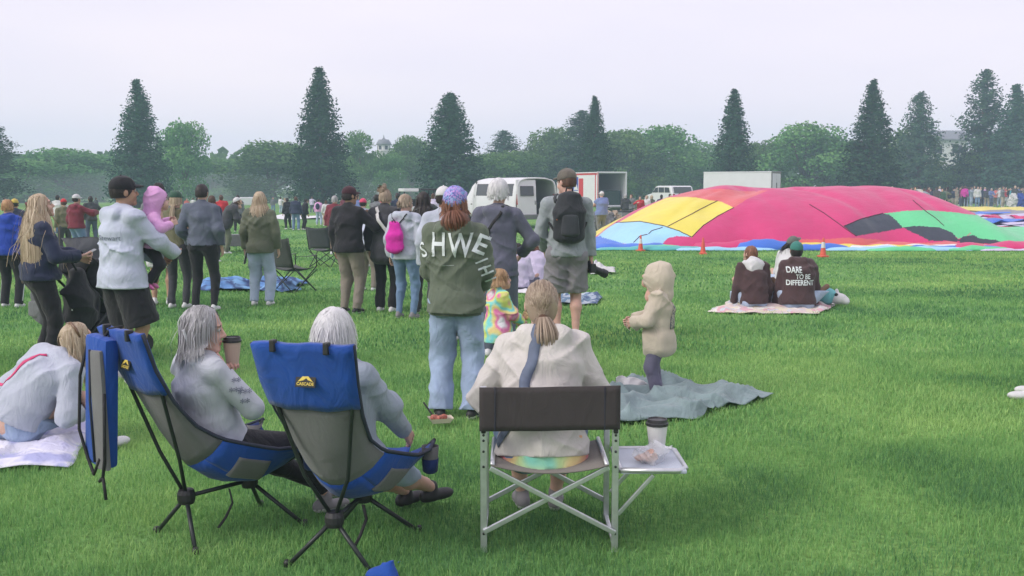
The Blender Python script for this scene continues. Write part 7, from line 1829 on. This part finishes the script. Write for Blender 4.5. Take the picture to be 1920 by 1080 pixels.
crowd_row([(1648, 'dgrey', 'jeanm', 'dark'), (1660, 'coral', 'jeand', 'brown'), (1672, 'tan', 'black', 'blonde'), (1694, 'pink', 'jeanm', 'brown'), (1706, 'white', 'jeanp', 'dark'), (1722, 'white', 'jeand', 'dark'), (1732, 'greyblue', 'jeanm', 'brown'), (1746, 'navy', 'black', 'dark'), (1756, 'charcoal', 'jeand', 'dark'), (1766, 'green', 'black', 'brown'), (1776, 'black', 'tan', 'dark'), (1632, 'maroon', 'jeanm', 'brown'), (1684, 'charcoal', 'jeand', 'dark'), (1714, 'dgrey', 'black', 'brown'), (1739, 'maroon', 'jeand', 'dark'), (1761, 'lav', 'jeanm', 'blonde'), (1771, 'olive', 'black', 'dark')], 70, 80, 1.55, 1.78, 'just beyond the pink top of the balloon')
crowd_row([(1173, 'charcoal', 'black', 'silver'), (1184, 'dgrey', 'jeand', 'brown'), (1200, 'red', 'black', 'dark'), (1213, 'white', 'jeanm', 'blonde'), (1222, 'oliveg', 'navy', 'blonde'), (1240, 'navy', 'black', 'dark'), (1256, 'maroon', 'jeanm', 'dark'), (1274, 'black', 'charcoal', 'brown')], 44, 48, 1.30, 1.45, 'in the crew left of the balloon')
crowd_row([(512, 'dgrey', 'jeanm', 'brown'), (526, 'white', 'jeanp', 'dark'), (534, 'tan', 'navy', 'blonde'), (643, 'maroon', 'jeanm', 'dark'), (585, 'lav', 'jeand', 'brown'), (440, 'maroon', 'black', 'dark'), (350, 'coral', 'jeanm', 'dark'), (362, 'white', 'black', 'brown'), (700, 'charcoal', 'jeanm', 'dark'), (812, 'dgrey', 'jeand', 'brown'), (825, 'coral', 'black', 'dark'), (60, 'navy', 'black', 'dark'), (72, 'dgrey', 'jeanm', 'brown'), (8, 'tan', 'black', 'dark'), (180, 'charcoal', 'jeanm', 'brown')], 58, 68, .95, 1.15, 'far off in the mist on the left')
def mid_people(spec, where):
    for px, Y, h_, tp, bt, hr in spec:
        lab = 'person in %s, %s' % (desc(tp, bt), where); far_person(px, Y, h_, rs_.uniform(-.7, .7), int(rs_.randint(4)), tp, bt, hr, lab, group='people standing beyond the front row')
mid_people([(318, 27, 1.45, 'navy', 'jeand', 'dark'), (415, 33, 1.42, 'red', 'jeand', 'brown'), (372, 30, 1.40, 'charcoal', 'jeanm', 'dark'), (446, 38, 1.35, 'dgrey', 'black', 'dark')], 'beyond the slate sweatshirt woman')
mid_people([(668, 30, 1.46, 'shirtblue', 'jeand', 'brown'), (706, 26, 1.50, 'dgrey', 'jeanm', 'dark'), (716, 34, 1.45, 'red', 'black', 'brown'), (746, 30, 1.52, 'navy', 'khaki', 'dark'), (803, 28, 1.46, 'charcoal', 'black', 'dark'), (812, 36, 1.42, 'lav', 'jeanm', 'brown')], 'among the group near the pink backpack')
mid_people([(170, 30, 1.44, 'charcoal', 'jeand', 'dark'), (58, 34, 1.40, 'maroon', 'black', 'brown'), (108, 36, 1.42, 'white', 'jeanm', 'dark')], 'beyond the long haired blonde')
# wheelchair-like gear in front of the right crowd
p = at(1768, 388, 74); c = empty('parked_bicycle', (p[0], 74, 0), .5, 'dark bicycle parked beside the pink balloon edge', 'bicycle')
for y in (-.5, .5):
    pts = [(0, y + .33 * math.cos(a), .34 + .33 * math.sin(a)) for a in np.linspace(0, 2 * math.pi, 22)]; MB().tube(pts, .022, 5, cap=False).build('wheel', TYRE, c)
MB().tube([(0, -.5, .34), (0, -.15, .75), (0, .38, .72), (0, .5, .34)], .02, 5).tube([(0, -.15, .75), (0, -.02, .32), (0, .38, .72)], .02, 5).tube([(0, -.5, .34), (0, -.02, .32)], .015, 5).build('frame', REDP, c)
MB().box((0, -.2, .86), (.14, .26, .06), None, .02).build('saddle', PLAS, c); MB().tube([(-.26, .36, 1.0), (0, .40, .98), (.26, .36, 1.0)], .016, 5).tube([(0, .38, .72), (0, .40, .98)], .016, 5).build('handlebar', PLAS, c)
for px, cl, lab in ((1899, 'white', 'pale upright bag standing before the far right crowd'), (1912, 'blue', 'bright blue upright bag standing before the far right crowd')):
    p = at(px, 390, 82); lump('upright_bag', (p[0], 82, 0), (.34, .25, .62), K[cl], lab, 'bag', 3, .05, .03)
print('built in', round(time.time() - T0, 1), 's')
